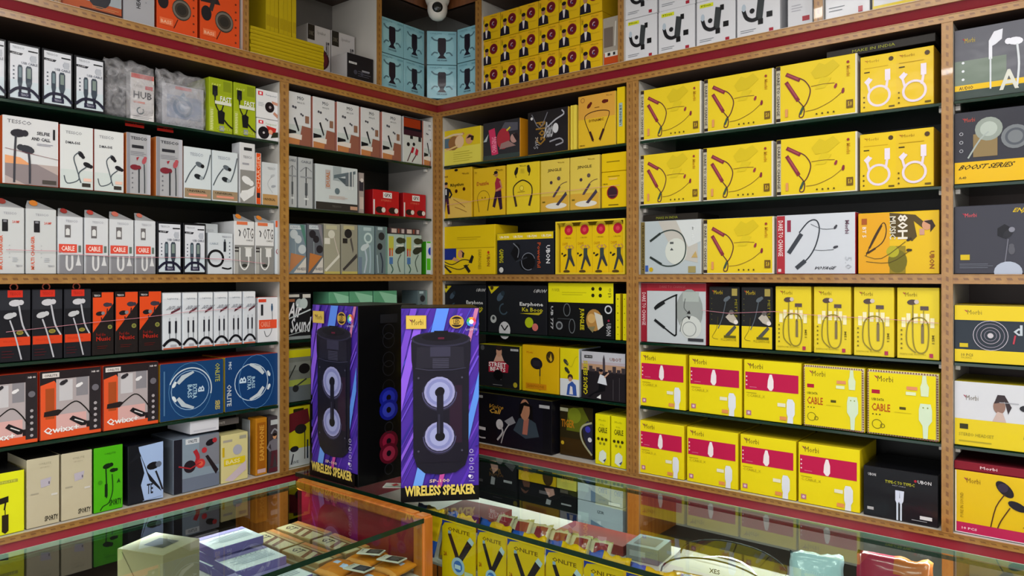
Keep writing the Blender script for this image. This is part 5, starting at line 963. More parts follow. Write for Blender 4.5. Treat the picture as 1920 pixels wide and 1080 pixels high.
    ('pinkc', 'R', 'D', 6, 1.1549, 1.3309, 0.8136, 0.9951, 0.012, {}),
    ('pinkc', 'R', 'D', 6, 1.3386, 1.5131, 0.8136, 0.9951, 0.012, {}),
    ('pinkc', 'R', 'D', 6, 1.5202, 1.6942, 0.8136, 0.9951, 0.012, {}),
    ('typec', 'R', 'D', 6, 1.7038, 1.8926, 0.8136, 0.9543, 0.012, {}),
    ('audio', 'R', 'E', 1, 1.9302, 2.1259, 1.9676, 2.1551, 0.012, {}),
    ('boost', 'R', 'E', 2, 1.9302, 2.1259, 1.7426, 1.9334, 0.012, {}),
    ('enjoy', 'R', 'E', 3, 1.9302, 2.1259, 1.5036, 1.6831, 0.012, {}),
    ('vinyl', 'R', 'E', 4, 1.9302, 2.1259, 1.2686, 1.4213, 0.012, {}),
    ('headset', 'R', 'E', 5, 1.9302, 2.1259, 1.0466, 1.2168, 0.012, {}),
    ('ate', 'R', 'E', 6, 1.9314, 2.1259, 0.8136, 0.98, 0.012, {}),
    ('redlid', 'R', 'E', 6, 1.9302, 2.1259, 0.9821, 1.004, 0.012, {'over': 1}),
    ('plainw', 'L', 'UL', 0, -1.5747, -1.5148, 2.2516, 2.3195, 0.012, {}),
    ('owhite', 'L', 'UL', 0, -1.4675, -1.3025, 2.2516, 2.3687, 0.012, {}),
    ('greybox', 'L', 'UL', 0, -1.2986, -1.2067, 2.2516, 2.3923, 0.012, {}),
    ('over', 'L', 'UL', 0, -1.1994, -1.0688, 2.2516, 2.4658, 0.012, {}),
    ('over', 'L', 'UL', 0, -1.0611, -0.9233, 2.2516, 2.4658, 0.012, {}),
    ('cabw', 'R', 'UR', 0, 1.4882, 1.5617, 2.2516, 2.496, 0.012, {}),
    ('holderw', 'R', 'UR', 0, 1.5978, 1.7198, 2.2516, 2.4895, 0.012, {}),
    ('holdery', 'R', 'UR', 0, 1.7265, 1.8488, 2.2516, 2.4794, 0.012, {}),
    ('holdery', 'R', 'UR', 0, 1.8551, 1.9792, 2.2516, 2.4794, 0.012, {}),
    ('holderw', 'R', 'UH', 0, 0.9202, 1.0437, 2.2516, 2.4006, 0.012, {}),
    ('holderw', 'R', 'UH', 0, 1.0501, 1.1831, 2.2516, 2.4006, 0.012, {}),
    ('holderw', 'R', 'UH', 0, 1.1893, 1.3221, 2.2516, 2.4006, 0.012, {}),
    ('holderw', 'R', 'UH', 0, 1.3281, 1.4647, 2.2516, 2.4006, 0.012, {}),
    ('face', 'R', 'UF', 0, 0.2468, 0.3416, 2.2506, 2.3531, 0.012, {'c': 0}),
    ('face', 'R', 'UF', 1, 0.2468, 0.3416, 2.3541, 2.4566, 0.012, {'c': 0}),
    ('face', 'R', 'UF', 2, 0.2468, 0.3416, 2.4576, 2.5601, 0.012, {'c': 0}),
    ('face', 'R', 'UF', 0, 0.3432, 0.4379, 2.2506, 2.3531, 0.012, {'c': 1}),
    ('face', 'R', 'UF', 1, 0.3432, 0.4379, 2.3541, 2.4566, 0.012, {'c': 1}),
    ('face', 'R', 'UF', 2, 0.3432, 0.4379, 2.4576, 2.5601, 0.012, {'c': 1}),
    ('face', 'R', 'UF', 0, 0.4395, 0.5342, 2.2506, 2.3531, 0.012, {'c': 2}),
    ('face', 'R', 'UF', 1, 0.4395, 0.5342, 2.3541, 2.4566, 0.012, {'c': 2}),
    ('face', 'R', 'UF', 2, 0.4395, 0.5342, 2.4576, 2.5601, 0.012, {'c': 2}),
    ('face', 'R', 'UF', 0, 0.5358, 0.6305, 2.2506, 2.3531, 0.012, {'c': 3}),
    ('face', 'R', 'UF', 1, 0.5358, 0.6305, 2.3541, 2.4566, 0.012, {'c': 3}),
    ('face', 'R', 'UF', 2, 0.5358, 0.6305, 2.4576, 2.5601, 0.012, {'c': 3}),
    ('face', 'R', 'UF', 0, 0.6321, 0.7268, 2.2506, 2.3531, 0.012, {'c': 4}),
    ('face', 'R', 'UF', 1, 0.6321, 0.7268, 2.3541, 2.4566, 0.012, {'c': 4}),
    ('face', 'R', 'UF', 2, 0.6321, 0.7268, 2.4576, 2.5601, 0.012, {'c': 4}),
    ('face', 'R', 'UF', 0, 0.7284, 0.8231, 2.2506, 2.3531, 0.012, {'c': 5}),
    ('face', 'R', 'UF', 1, 0.7284, 0.8231, 2.3541, 2.4566, 0.012, {'c': 5}),
    ('face', 'R', 'UF', 2, 0.7284, 0.8231, 2.4576, 2.5601, 0.012, {'c': 5}),
    ('holderw', 'R', 'UH2', 0, 0.9202, 1.0437, 2.4016, 2.5506, 0.012, {}),
    ('holderw', 'R', 'UH2', 0, 1.0501, 1.1831, 2.4016, 2.5506, 0.012, {}),
    ('holderw', 'R', 'UH2', 0, 1.1893, 1.3221, 2.4016, 2.5506, 0.012, {}),
    ('holderw', 'R', 'UH2', 0, 1.3281, 1.4647, 2.4016, 2.5506, 0.012, {}),
]

# ------------------------------------------------------------------ the room
def wallbox(name, x0, y0, z0, x1, y1, z1, mat):
    return structure(MB().quadbox(x0, y0, z0, x1, y1, z1).build(name, mat))
wallbox('floor', -0.4, -5.1, -0.05, 5.1, 0.4, 0.0, 'tile')
wallbox('ceiling', -0.4, -5.1, 2.86, 5.1, 0.4, 2.9, 'plaster')
wallbox('wall_left', -0.4, -5.1, 0, -0.31, 0.31, 2.86, 'plaster')
wallbox('wall_back', -0.4, 0.31, 0, 5.1, 0.4, 2.86, 'plaster')
wallbox('wall_right', 5.0, -5.0, 0, 5.1, 0.31, 2.86, 'plaster')
mb = MB().quadbox(-0.31, -5.1, 0, 0.2, -5.0, 2.86).quadbox(4.6, -5.1, 0, 5.0, -5.0, 2.86).quadbox(0.2, -5.1, 2.35, 4.6, -5.0, 2.86)
structure(mb.build('wall_front', 'plaster'))   # open shop front behind the camera
for i, (p, a, b, r) in enumerate(LIGHTS):
    t = empty('ceiling_light', (p[0], p[1], 2.76), r)
    tag(t, 'slim white ceiling light fitting, %s' % ('nearest the shelf corner', 'above the camera', 'over the left counter', 'near the far right shelves')[i], 'lamp', 'ceiling light fittings above the shop floor')
    MB().quadbox(-a / 2 - .03, -b / 2 - .03, 0.01, a / 2 + .03, b / 2 + .03, 0.1).build('housing', 'lamp', t)

# ------------------------------------------------------------------ shelving along the two walls; x runs along the wall, y into the wall
def strip(mb, s0, z0, s1, z1, y=0.0, th=0.004):
    """edge band strip with uv in metres along its length; returns uv list via mb.uvs"""
    mb.quadbox(s0, y - th, z0, s1, y, z1)
    hor = (s1 - s0) > (z1 - z0)
    L_ = (s1 - s0) if hor else (z1 - z0)
    for fi in range(6):
        f = mb.f[-6 + fi]
        for vi in f:
            x, yy, z = mb.v[vi]
            if hor: mb.uv.append((x - s0, (z - z0) / (z1 - z0)))
            else: mb.uv.append((z - z0, (x - s0) / (s1 - s0)))
def gold(name, rects, parent):
    for i, (s0, z0, s1, z1) in enumerate(rects):
        mb = MB(); strip(mb, s0, z0, s1, z1)
        # raised rims of the banding
        w = 0.0022
        if s1 - s0 > z1 - z0: strip(mb, s0, z0, s1, z0 + w, -0.004, 0.0015); strip(mb, s0, z1 - w, s1, z1, -0.004, 0.0015)
        else: strip(mb, s0, z0, s0 + w, z1, -0.004, 0.0015); strip(mb, s1 - w, z0, s1, z1, -0.004, 0.0015)
        o = mb.build(name, 'gold', parent)
        ul = o.data.uv_layers.new(name='uv')
        ul.data.foreach_set('uv', [q for p in mb.uv for q in p])
    return o
def slab(name, s0, y0, z0, s1, y1, z1, mat, parent, bev=0.001):
    me = MB().quadbox(s0, y0, z0, s1, y1, z1).mesh(name)
    bm = bmesh.new(); bm.from_mesh(me); bmesh.ops.bevel(bm, geom=bm.edges[:], offset=bev, segments=1, affect='EDGES'); bm.to_mesh(me); bm.free()
    me.materials.append(M[mat]); return link(name, me, parent)
SH = [1.966, 1.741, 1.267, 1.045]
def shelving(label, rz, posts, uposts, s0, s1, backs, ubacks):
    t = empty('wall_shelving', (0, 0, 0), rz)
    tag(t, label, 'shelving')
    D = 0.285
    # posts: pairs of edges; side panels run back to the wall
    for (a, b, dbl) in posts:
        if dbl:
            mid = (a + b) / 2
            gold('edge_band', [(a, 0.812, mid - .0006, 2.177), (mid + .0006, 0.812, b, 2.177)], t)
            slab('side_panel', a + .001, 0, 0.812, mid - .001, D, 2.177, 'panel', t); slab('side_panel', mid + .001, 0, 0.812, b - .001, D, 2.177, 'panel', t)
            slab('lower_post', a, 0, 0.0, b, D, 0.765, 'post_wood', t)
        else:
            gold('edge_band', [(a, 0.812, b, 2.177)], t); slab('side_panel', a + .001, 0, 0.812, b - .001, D, 2.177, 'panel', t)
            slab('lower_post', a, 0, 0.0, b, D, 0.765, 'post_wood', t)
    for (a, b) in uposts:
        gold('edge_band', [(a, 2.2496, b, 2.627)], t); slab('side_panel', a + .001, 0, 2.2496, b - .001, D, 2.627, 'panel', t)
    # fascias
    for (z0, z1, m) in ((0.795, 0.812, 'g'), (0.765, 0.795, 'red'), (2.177, 2.198, 'g'), (2.198, 2.2215, 'slant'), (2.2215, 2.2445, 'gu')):
        if m == 'slant':
            e0, e1 = (0.0, 0.0) if s0 < 0 else (0.0, 0.0)
            mb = MB(); a_, b_ = (s0, s1)
            # the upper cabinet overhangs: the red board under its edge slopes back down to the lower edge band
            c0, c1 = (a_ + .02 if a_ == 0 else a_), (b_ - .02 if b_ == 0 else b_)
            mb.v += [(c0, -.02, z1), (c1, -.02, z1), (b_, 0, z0), (a_, 0, z0), (c0, .01, z1), (c1, .01, z1), (b_, .01, z0), (a_, .01, z0)]
            mb.f += [[3, 2, 1, 0], [4, 5, 6, 7], [0, 1, 5, 4], [2, 3, 7, 6], [0, 4, 7, 3], [1, 2, 6, 5]]; mb.c += [(1, 1, 1, 1)] * 6
            mb.build('sloping_fascia', 'red', t)
        elif m == 'gu':
            c0, c1 = (s0 + .02 if s0 == 0 else s0), (s1 - .02 if s1 == 0 else s1)
            gold('edge_band', [(c0, z0, c1, z1)], t).location = (0, -.0201, 0)
            slab('cabinet_lip', c0, -.02, z0, c1, .0, z1 + .003, 'panel', t, .0005)
        elif m == 'g': gold('edge_band', [(s0, z0, s1, z1)], t)
        else: slab('fascia', s0, 0.0, z0, s1, 0.006, z1, 'red', t)
    slab('base_board', s0, 0.0, 0.796, s1, D, 0.812, 'panel', t)
    slab('cabinet_floor', s0, 0.001, 2.228, s1, D, 2.2496, 'panel', t); slab('top_board', s0, 0.001, 2.178, s1, D, 2.197, 'brownback', t)
    slab('cabinet_ceiling', s0, 0.0, 2.627, s1, D, 2.64, 'brownback', t); slab('header_board', s0, -0.004, 2.627, s1, 0.012, 2.858, 'header', t)
    slab('low_shelf', s0, 0.01, 0.545, s1, D, 0.56, 'brownback', t)
    # bays
    P = sorted(posts)
    for i, (bk, nm) in enumerate(backs):
        a = P[i][1]; b = P[i + 1][0]
        gold('edge_band', [(a, 1.477, b, 1.5025)], t); slab('middle_board', a, 0.0, 1.478, b, D, 1.5025, 'brownback', t)
        for z in SH: slab('glass_shelf', a + .001, 0.006, z - 0.009, b - .001, D - .004, z, 'glassedge', t)
        for z in SH:
            for q in (a, b - .012):
                slab('shelf_clip', q, 0.03, z - .022, q + .012, 0.045, z - .0095, 'cctv', t)
        slab('back_panel', a - .02, D - .003, 0.78, b + .02, D + .006, 2.2, bk, t)
        slab('low_back_panel', a - .02, D - .003, 0.0, b + .02, D + .006, .779, 'black' if (i == 0 or rz) and i < 2 and not (rz == 0 and i) else 'panel', t)
    U = sorted(uposts)
    for i, bk in enumerate(ubacks):
        a = U[i][1] - .02; b = U[i + 1][0] + .02
        slab('back_panel', a, D - .003, 2.2, b, D + .006, 2.66, bk, t)
    return t
shelving('gold-edged red and white wall shelving on the right-hand wall', 0,
         [(0.004, 0.032, False), (0.935, 0.981, True), (1.903, 1.93, False), (2.60, 2.63, False)],
         [(0.224, 0.254), (0.900, 0.922), (1.571, 1.596), (2.60, 2.63)], 0.0, 2.63,
         [('black', 0), ('black', 0), ('brownback', 0)], ['greyback', 'greyback', 'greyback'])
shelving('gold-edged red and white wall shelving on the left-hand wall', PI / 2,
         [(-0.028, -0.002, False), (-0.778, -0.744, False), (-1.93, -1.90, False)],
         [(-0.339, -0.317), (-0.919, -0.900), (-1.49, -1.474), (-1.93, -1.90)], -1.93, 0.0,
         [('black', 0), ('black', 0)], ['greyback', 'greyback', 'greyback'])

# ------------------------------------------------------------------ packs
def darker(c, k):
    if isinstance(c, str): h = int(c, 16); c = (h >> 16, (h >> 8) & 255, h & 255)
    return tuple(int(q * k) for q in c)
def make_pack(name, w, d, h, flap=True):
    D_ = DES[name]
    side = rgb(D_['side']); col = rgb(D_['col'])
    body = bevel_box(w, d, h, [col, side, side, side, rgb(D_['top']), side], min(.0012, w * .05))
    body.name = D_['tname']; body.materials.append(M[D_['mat']])
    o = link(D_['tname'], body)
    a = Art(w - .0026, h - .0026); D_['fn'](a)
    def child(mb, nm):
        if not mb.f: return
        c = mb.build(nm, D_['mat'], o); c.location = (0, 0, .0013)
    child(a.m, 'front_print'); child(a.t, 'lettering')
    if flap:
        mb = MB().quadbox(-w / 2 + .002, .003, h, w / 2 - .002, d - .003, h + .0008, rgb(darker(D_['top'], .97)))
        mb.quadbox(-w / 2 + .002, .0012, h, w / 2 - .002, .0024, h + .0003, rgb(darker(D_['top'], .5)))
        mb.build('lid_flap', D_['mat'], o)
    return o
BAYN = {'A': 'far left bay', 'B': 'left corner bay', 'C': 'right corner bay', 'D': 'wide right bay', 'E': 'far right bay'}
ROWN = {1: 'top shelf', 2: 'second shelf', 3: 'third shelf', 4: 'fourth shelf', 5: 'fifth shelf', 6: 'bottom shelf'}
ORD = ['first', 'second', 'third', 'fourth', 'fifth', 'sixth', 'seventh', 'eighth', 'ninth', 'tenth', 'eleventh', 'twelfth', 'thirteenth', 'fourteenth', 'fifteenth', 'sixteenth', 'seventeenth', 'eighteenth', 'nineteenth', 'twentieth']
fronts = {}
def ring(parent, r, th, z, y, col, mat='card', name='hanging_ring'):
    pts = [(r * math.cos(2 * PI * i / 14), y, z + r * math.sin(2 * PI * i / 14)) for i in range(15)]
    return MB().tube(pts, th, rgb(col), 5, False).build(name, mat, parent, True)
def place(o, wall, s, z, ins, rz=0):
    if wall == 'R': o.location = (s, ins, z); o.rotation_euler = (0, 0, rz)
    else: o.location = (-ins, s, z); o.rotation_euler = (0, 0, PI / 2 + rz)
rowcount = {}
for e in BOXES:
    rowcount.setdefault((e[2], e[3]), []).append(e)
rnd = random.Random(3)
for e in BOXES:
    (name, wall, bay, row, s0, s1, z0, z1, ins, op) = e
    D_ = DES[name]; w = s1 - s0; h = z1 - z0; d = op.get('d', 0.15 if bay in 'ABC' else 0.19)
    if op.get('tray'):
        # shallow display tray with four slim packs standing in it
        t = empty('display_tray'); place(t, wall, (s0 + s1) / 2, z0, ins)
        c = rgb('DCC02A'); r_ = 0.006
        mb = MB().quadbox(-w / 2, 0, 0, w / 2, .012, r_, c).quadbox(-w / 2, 0, h - r_, w / 2, .012, h, c).quadbox(-w / 2, 0, r_, -w / 2 + r_, .012, h - r_, c).quadbox(w / 2 - r_, 0, r_, w / 2, .012, h - r_, c)
        mb.build('front_rim', 'wrap', t)
        MB().quadbox(-w / 2, .1, 0, w / 2, .104, h, rgb('A88A10')).build('tray_back', 'card', t)
        for q in (-w / 2, w / 2 - .002): MB().quadbox(q, .012, r_, q + .002, .1, h, c).build('tray_side', 'card', t)
        MB().quadbox(-w / 2 + .002, .012, 0, w / 2 - .002, .1, .002, c).build('tray_floor', 'card', t)
        tag(t, 'yellow display tray holding four slim packs, third shelf, right corner bay', 'tray')
        n = op['tray']; ww = (w - 2 * r_ - .004) / n
        for k in range(n):
            p = make_pack('dance', ww - .001, .07, h - .02, False); place(p, wall, (s0 + s1) / 2 - w / 2 + r_ + .002 + ww * (k + .5), z0 + .0025, ins + .02)
            tag(p, 'slim yellow pack with dancing man, %s from left in the display tray' % ORD[k], 'pack', 'slim packs in the yellow display tray')
            mb = MB(); pts = [(ww * .3 * math.cos(PI * j / 8), .004, h - .02 + ww * .22 * math.sin(PI * j / 8)) for j in range(9)]
            k0 = len(mb.v); mb.v += pts + [(p_[0], .005, p_[2]) for p_ in pts]
            mb.f.append(list(range(9))); mb.c.append(rgb('D8BC30')); mb.f.append([9 + j for j in range(9)][::-1]); mb.c.append(rgb('D8BC30'))
            for j in range(8): mb.f.append([j, j + 9, j + 10, j + 1]); mb.c.append(rgb('D8BC30'))
            mb.build('hang_tab', 'card', p)
        continue
    o = make_pack(name, w, d, h, flap=(row >= 3 or op.get('over')))
    place(o, wall, (s0 + s1) / 2, z0, ins + rnd.uniform(0, .003), 0)
    if op.get('tab'):
        mb = MB(); g = rgb('98989A'); pk = -w * .2
        pr = [(-w / 2 + .001, .001, h), (w / 2 - .001, .001, h), (w / 2 - .001, .004, h + .001), (pk + w * .12, .03, h + .024), (pk - w * .12, .03, h + .024), (-w / 2 + .001, .004, h + .006)]
        mb.v += pr + [(x, y + .0015, z) for x, y, z in pr]
        mb.f += [[0, 1, 2, 3, 4, 5], [11, 10, 9, 8, 7, 6]] + [[i, i + 6, (i + 1) % 6 + 6, (i + 1) % 6] for i in range(6)]; mb.c += [g] * 8
        tb = mb.build('hang_tab', 'card', o)
        md = MB(); n_ = 12; cx, cy, cz = pk, .0165, h + .0165; rr = w * .14
        md.v += [(cx + rr * math.cos(2 * PI * i / n_), cy - .0035 + rr * .6 * math.sin(2 * PI * i / n_), cz + rr * .8 * math.sin(2 * PI * i / n_)) for i in range(n_)]
        md.f.append(list(range(n_))); md.c.append(rgb(op['tab'])); md.build('round_sticker', 'card', tb)
    if op.get('hook'):
        ring(o, .009, .0018, h + .007, .01, 'D86A50')
    # label
    if bay in BAYN:
        mates = sorted([q for q in rowcount[(bay, row)] if q[0] == name], key=lambda q: (q[4], q[6]))
        same_sh = [q for q in rowcount[(bay, row)]]
        where = '%s, %s' % (ROWN[row], BAYN[bay])
        if len(mates) > 1:
            k = mates.index(e); lab = '%s, %s from left, %s' % (D_['look'], ORD[k], where)
            tag(o, lab, D_['cat'], D_['grp'])
        else:
            tag(o, '%s, %s' % (D_['look'], where), D_['cat'], D_['grp'] if sum(1 for q in BOXES if q[0] == name) > 1 else None)
    elif bay == 'UF':
        tag(o, 'yellow box with suited man, %s from left, %s row of the upper cabinet stack' % (ORD[op['c']], ['bottom', 'middle', 'top'][row]), 'box', D_['grp'])
    elif bay in ('UH', 'UH2'):
        k = sorted(rowcount[(bay, row)], key=lambda q: q[4]).index(e)
        tag(o, 'white car phone holder box, %s from left, %s row beside the suited-man boxes' % (ORD[k], 'lower' if bay == 'UH' else 'upper'), 'box', D_['grp'])
    else:
        mates = sorted([q for q in rowcount[(bay, row)] if q[0] == name], key=lambda q: q[4])
        side = 'upper left' if bay == 'UL' else 'upper right'
        if len(mates) > 1: tag(o, '%s, %s from left, %s cabinet' % (D_['look'], ORD[mates.index(e)], side), D_['cat'], D_['grp'])
        else: tag(o, '%s in the %s cabinet' % (D_['look'], side), D_['cat'])

def single(name, wall, s0, s1, z0, z1, ins, d, lab, grp=None, rz=0, flap=True, cat=None):
    o = make_pack(name, s1 - s0, d, z1 - z0, flap); place(o, wall, (s0 + s1) / 2, z0, ins, rz)
    tag(o, lab, cat or DES[name]['cat'], grp); return o
# pale blue holder boxes in the corner: two columns on the left, one turned across the corner, one on the right
for r, (za, zb, nm) in enumerate(((2.2505, 2.392, 'lower'), (2.394, 2.537, 'upper'))):
    g = DES['holderblue']['grp']
    single('holderblue', 'L', -.3105, -.1835, za, zb, .012, .12, 'pale blue phone holder box, first column from left, %s row, corner cabinet' % nm, g)
    single('holderblue', 'L', -.1815, -.0660, za, zb, .012, .12, 'pale blue phone holder box, second column from left, %s row, corner cabinet' % nm, g)
    single('holderblue', 'R', .1060, .2210, za, zb, .012, .12, 'pale blue phone holder box, rightmost column, %s row, corner cabinet' % nm, g)
    o = make_pack('holderblue', .126, .09, zb - za); o.location = (.043, -.016, za); o.rotation_euler = (0, 0, PI / 4)
    tag(o, 'pale blue phone holder box turned across the corner, %s of two' % nm, 'box', g)
# yellow wrapped packs, flat and upright, and the dark things beside them
for k in range(8):
    single('bigyel', 'L', -.884 + .002 * (k % 2), -.581, 2.251 + k * .0123, 2.251 + k * .0123 + .0118, .012 + .001 * (k % 3), .2, 'flat yellow wrapped pack, %s from bottom of its stack, upper left cabinet' % ORD[k], 'flat yellow wrapped packs in a stack')
for k in range(7):
    s = -.812 + k * .0178
    o = make_pack('bigyel', .0165, .16, .2, False); place(o, 'L', s + .008, 2.3495, .03 + .002 * (k % 3))
    tag(o, 'upright thin yellow wrapped pack, %s from left on the flat yellow stack' % ORD[k], 'box', 'upright yellow packs on the flat stack')
single('specs', 'L', -.577, -.470, 2.251, 2.46, .12, .08, 'white pack with dark red speaker picture, left of two behind black box', 'white speaker packs behind the black box')
single('specs', 'L', -.465, -.350, 2.251, 2.462, .12, .08, 'white pack with dark red speaker picture, right of two behind black box', 'white speaker packs behind the black box')
single('bwbox', 'L', -.474, -.345, 2.251, 2.352, .012, .10, 'black-fronted box with white side, upper cabinet left of the corner')
single('toyred', 'R', .818, .897, 2.251, 2.43, .02, .08, 'small pale bag with orange toy box beside the suited-man boxes', None, 0, False, 'bag')
for k in range(2): single('pinktop', 'L', -.235 + .085 * k, -.155 + .085 * k, 1.671, 1.695, .035, .05, 'small dark carton with pink label lying on the mint packs, %s of two' % ('left', 'right')[k], 'small cartons lying on the mint packs')
single('flatgrey', 'L', -.995, -.915, 1.001, 1.022, .03, .09, 'flat grey brown carton above the cream pack, bottom shelf, far left bay')
single('cdboxt', 'R', 1.60, 1.885, 2.139, 2.162, .02, .17, 'thin dark box lying across the yellow coiled cable box, top shelf')
single('cdboxt', 'R', .986, 1.19, 1.6855, 1.708, .02, .17, 'thin dark box lying across the silver neckband box, third shelf')
single('tan', 'L', -1.03, -.957, 1.5035, 1.672, .09, .04, 'white carton standing behind the coiled cable pack, third shelf, far left bay')
# boxes in the low cabinet seen through the counter
single('c_dark', 'R', .16, .42, .5605, .755, .02, .18, 'black carton with pink and white picture seen behind the counter glass')
single('c_dark', 'R', .425, .70, .5605, .685, .03, .18, 'black carton under the yellow one seen behind the counter glass')
single('c_yel', 'R', .430, .612, .692, .790, .02, .16, 'yellow carton with dark earbud seen behind the counter glass')
single('c_pale', 'R', .616, .705, .692, .792, .02, .16, 'pale yellow carton seen behind the counter glass')
for k in range(2):
    single('c_silver', 'R', .712, .905, .5605 + .108 * k, .5605 + .108 * k + .106, .02, .16, 'silver data box behind the counter, %s of two' % ('lower', 'upper')[k], 'silver data boxes stacked behind the counter')

# ------------------------------------------------------------------ polythene bags with packs inside (top shelf, far left bay)
@des('hub', 'white and red USB hub pack inside polythene', 'D8D4D4', tname='hub_pack')
def _(a):
    a.R(0, .9, 1, 1, 'C8605C'); a.R(.62, .68, .95, .76, 'C83040'); a.T('USB', .12, .7, .5, .76, 'B8B4B4'); a.T('HUB', .1, .46, .92, .62, '484850', b=1); a.R(.1, .36, .6, .4, 'D88C80'); a.O(.4, .2, .14, .05, '5C6C74', 90, 400); a.lines(.08, .03, .9, .1, 2, 'A8A8AC', .4)
@des('coilbag', 'grey blue pack with coil picture inside polythene', 'B8B8C0', tname='cable_pack')
def _(a):
    a.R(.1, .2, .95, .75, '9CA4B8'); a.R(.3, .9, .7, .97, 'C88C90'); a.O(.48, .48, .2, .08, '7C8CA4'); a.P([(.35, .65), (.5, .85), (.65, .65)], '8C9CB0'); a.E(.48, .48, .1, '8898B0')
single('hub', 'L', -1.275, -1.205, 1.9675, 2.108, .02, .03, 'white and red USB hub pack inside the left polythene bag', None, 0, False)
single('coilbag', 'L', -1.175, -1.04, 1.9675, 2.10, .03, .03, 'grey blue coil pack inside the right polythene bag', None, 0, False)
def pouch_mesh(w, h, t, nx=22, nz=18, amp=.006, seed=0, edge=.5, colf=None):
    mb = MB(); idx = {}
    for side in (-1, 1):
        for i in range(nx + 1):
            for j in range(nz + 1):
                u = i / nx; v = j / nz
                if side == 1 and (i in (0, nx) or j in (0, nz)): idx[(1, i, j)] = idx[(-1, i, j)]; continue
                k = (max(0, 1 - abs(2 * u - 1) ** 3) * max(0, 1 - abs(2 * v - 1) ** 3)) ** edge
                n1 = noise.noise(Vector((u * 5 + seed, v * 5, side * 3.1))); n2 = noise.noise(Vector((u * 13, v * 11 + seed, side)))
                x = (u - .5) * w + (noise.noise(Vector((v * 4, seed, 2))) * .012 * w / .1 if i in (0, nx) else 0) * .3
                z = v * h + (noise.noise(Vector((u * 6, seed + 3, 1))) * .01 if j == nz else 0)
                idx[(side, i, j)] = len(mb.v)
                mb.v.append((x, side * t / 2 * k + (n1 * amp + n2 * amp * .5) * k, z))
    for side in (-1, 1):
        for i in range(nx):
            for j in range(nz):
                q = [idx[(side, i, j)], idx[(side, i + 1, j)], idx[(side, i + 1, j + 1)], idx[(side, i, j + 1)]]
                mb.f.append(q if side == -1 else q[::-1]); mb.c.append(rgb(colf(i / nx, j / nz)) if colf else (1, 1, 1, 1))
    return mb
for (s0, s1, h, lab, sd) in ((-1.345, -1.197, .172, 'crumpled clear polythene bag around the USB hub pack, top shelf', 1.3), (-1.195, -1.032, .172, 'crumpled clear polythene bag around the grey blue pack, top shelf', 7.7)):
    o = pouch_mesh(s1 - s0, h, .055, seed=sd, amp=.009).build('polythene_bag', 'bag', None, True); place(o, 'L', (s0 + s1) / 2, 1.969, .034)
    tag(o, lab, 'bag', None)

# ------------------------------------------------------------------ elastic threads tied across the packs
def thread(wall, pts, y, lab):
    P = [(s, -y, z) for s, z in pts]
    o = MB().tube(P, .0007, n=5).build('thread', 'thread')
    if wall == 'L': o.rotation_euler = (0, 0, PI / 2)
    tag(o, lab, 'thread')
thread('L', [(-1.60, 1.567), (-1.47, 1.567), (-1.46, 1.56), (-1.28, 1.553), (-1.1, 1.556), (-.95, 1.551), (-.83, 1.54)], -.0075, 'pink elastic thread across the packs, third shelf, far left bay')
thread('L', [(-1.60, 1.35), (-1.38, 1.365), (-1.25, 1.372), (-1.10, 1.385), (-.9, 1.39)], -.0075, 'pink elastic thread across the packs, fourth shelf, far left bay')
thread('R', [(1.21, 1.385), (1.3, 1.378), (1.45, 1.388), (1.6, 1.379), (1.75, 1.377), (1.895, 1.37)], -.0075, 'pink elastic thread across the packs, fourth shelf, wide right bay')
thread('R', [(.05, 1.80), (.3, 1.812), (.6, 1.815), (.9, 1.82)], -.0075, 'pink elastic thread across the packs, second shelf, right corner bay')

# ------------------------------------------------------------------ security camera on the header boards in the corner
t = empty('security_camera', (.065, -.065, 2.60), PI / 4)
tag(t, 'white dome security camera hanging on the brown boards in the corner', 'camera')
MB().lathe([(0.0001, .255), (.052, .255), (.056, .24), (.056, .07), (.05, .045), (.044, .03), (.0001, .03)], n=28).build('mount', 'cctv', t, True)
MB().lathe([(.0001, -.036), (.012, -.035), (.024, -.030), (.035, -.018), (.041, 0), (.042, .015), (.041, .035), (.0001, .04)], n=28).build('dome', 'cctv', t, True)
lz = MB().lathe([(.0001, -.046), (.015, -.045), (.021, -.041), (.022, -.036), (.0215, -.02)], n=24, axis=1, center=(0, 0, .008))
lo = lz.build('lens', 'lens', t, True); lo.rotation_euler = (0, 0, 0)
for k in range(8):
    th = 2 * PI * k / 8
    MB().lathe([(.0001, -.0462), (.0018, -.0458), (.002, -.0435)], n=6, axis=1, center=(.0155 * math.cos(th), .003, .008 + .0155 * math.sin(th))).build('infrared_lamp', 'cctv', lo, True)
t = MB().tube([(.10, -.03, 2.70), (.15, -.02, 2.69), (.22, -.018, 2.695), (.28, -.016, 2.72), (.31, -.015, 2.76)], .004, n=6).build('camera_cable', 'cable_white', None, True)
tag(t, 'thin white cable looping along the brown board beside the camera', 'cable')

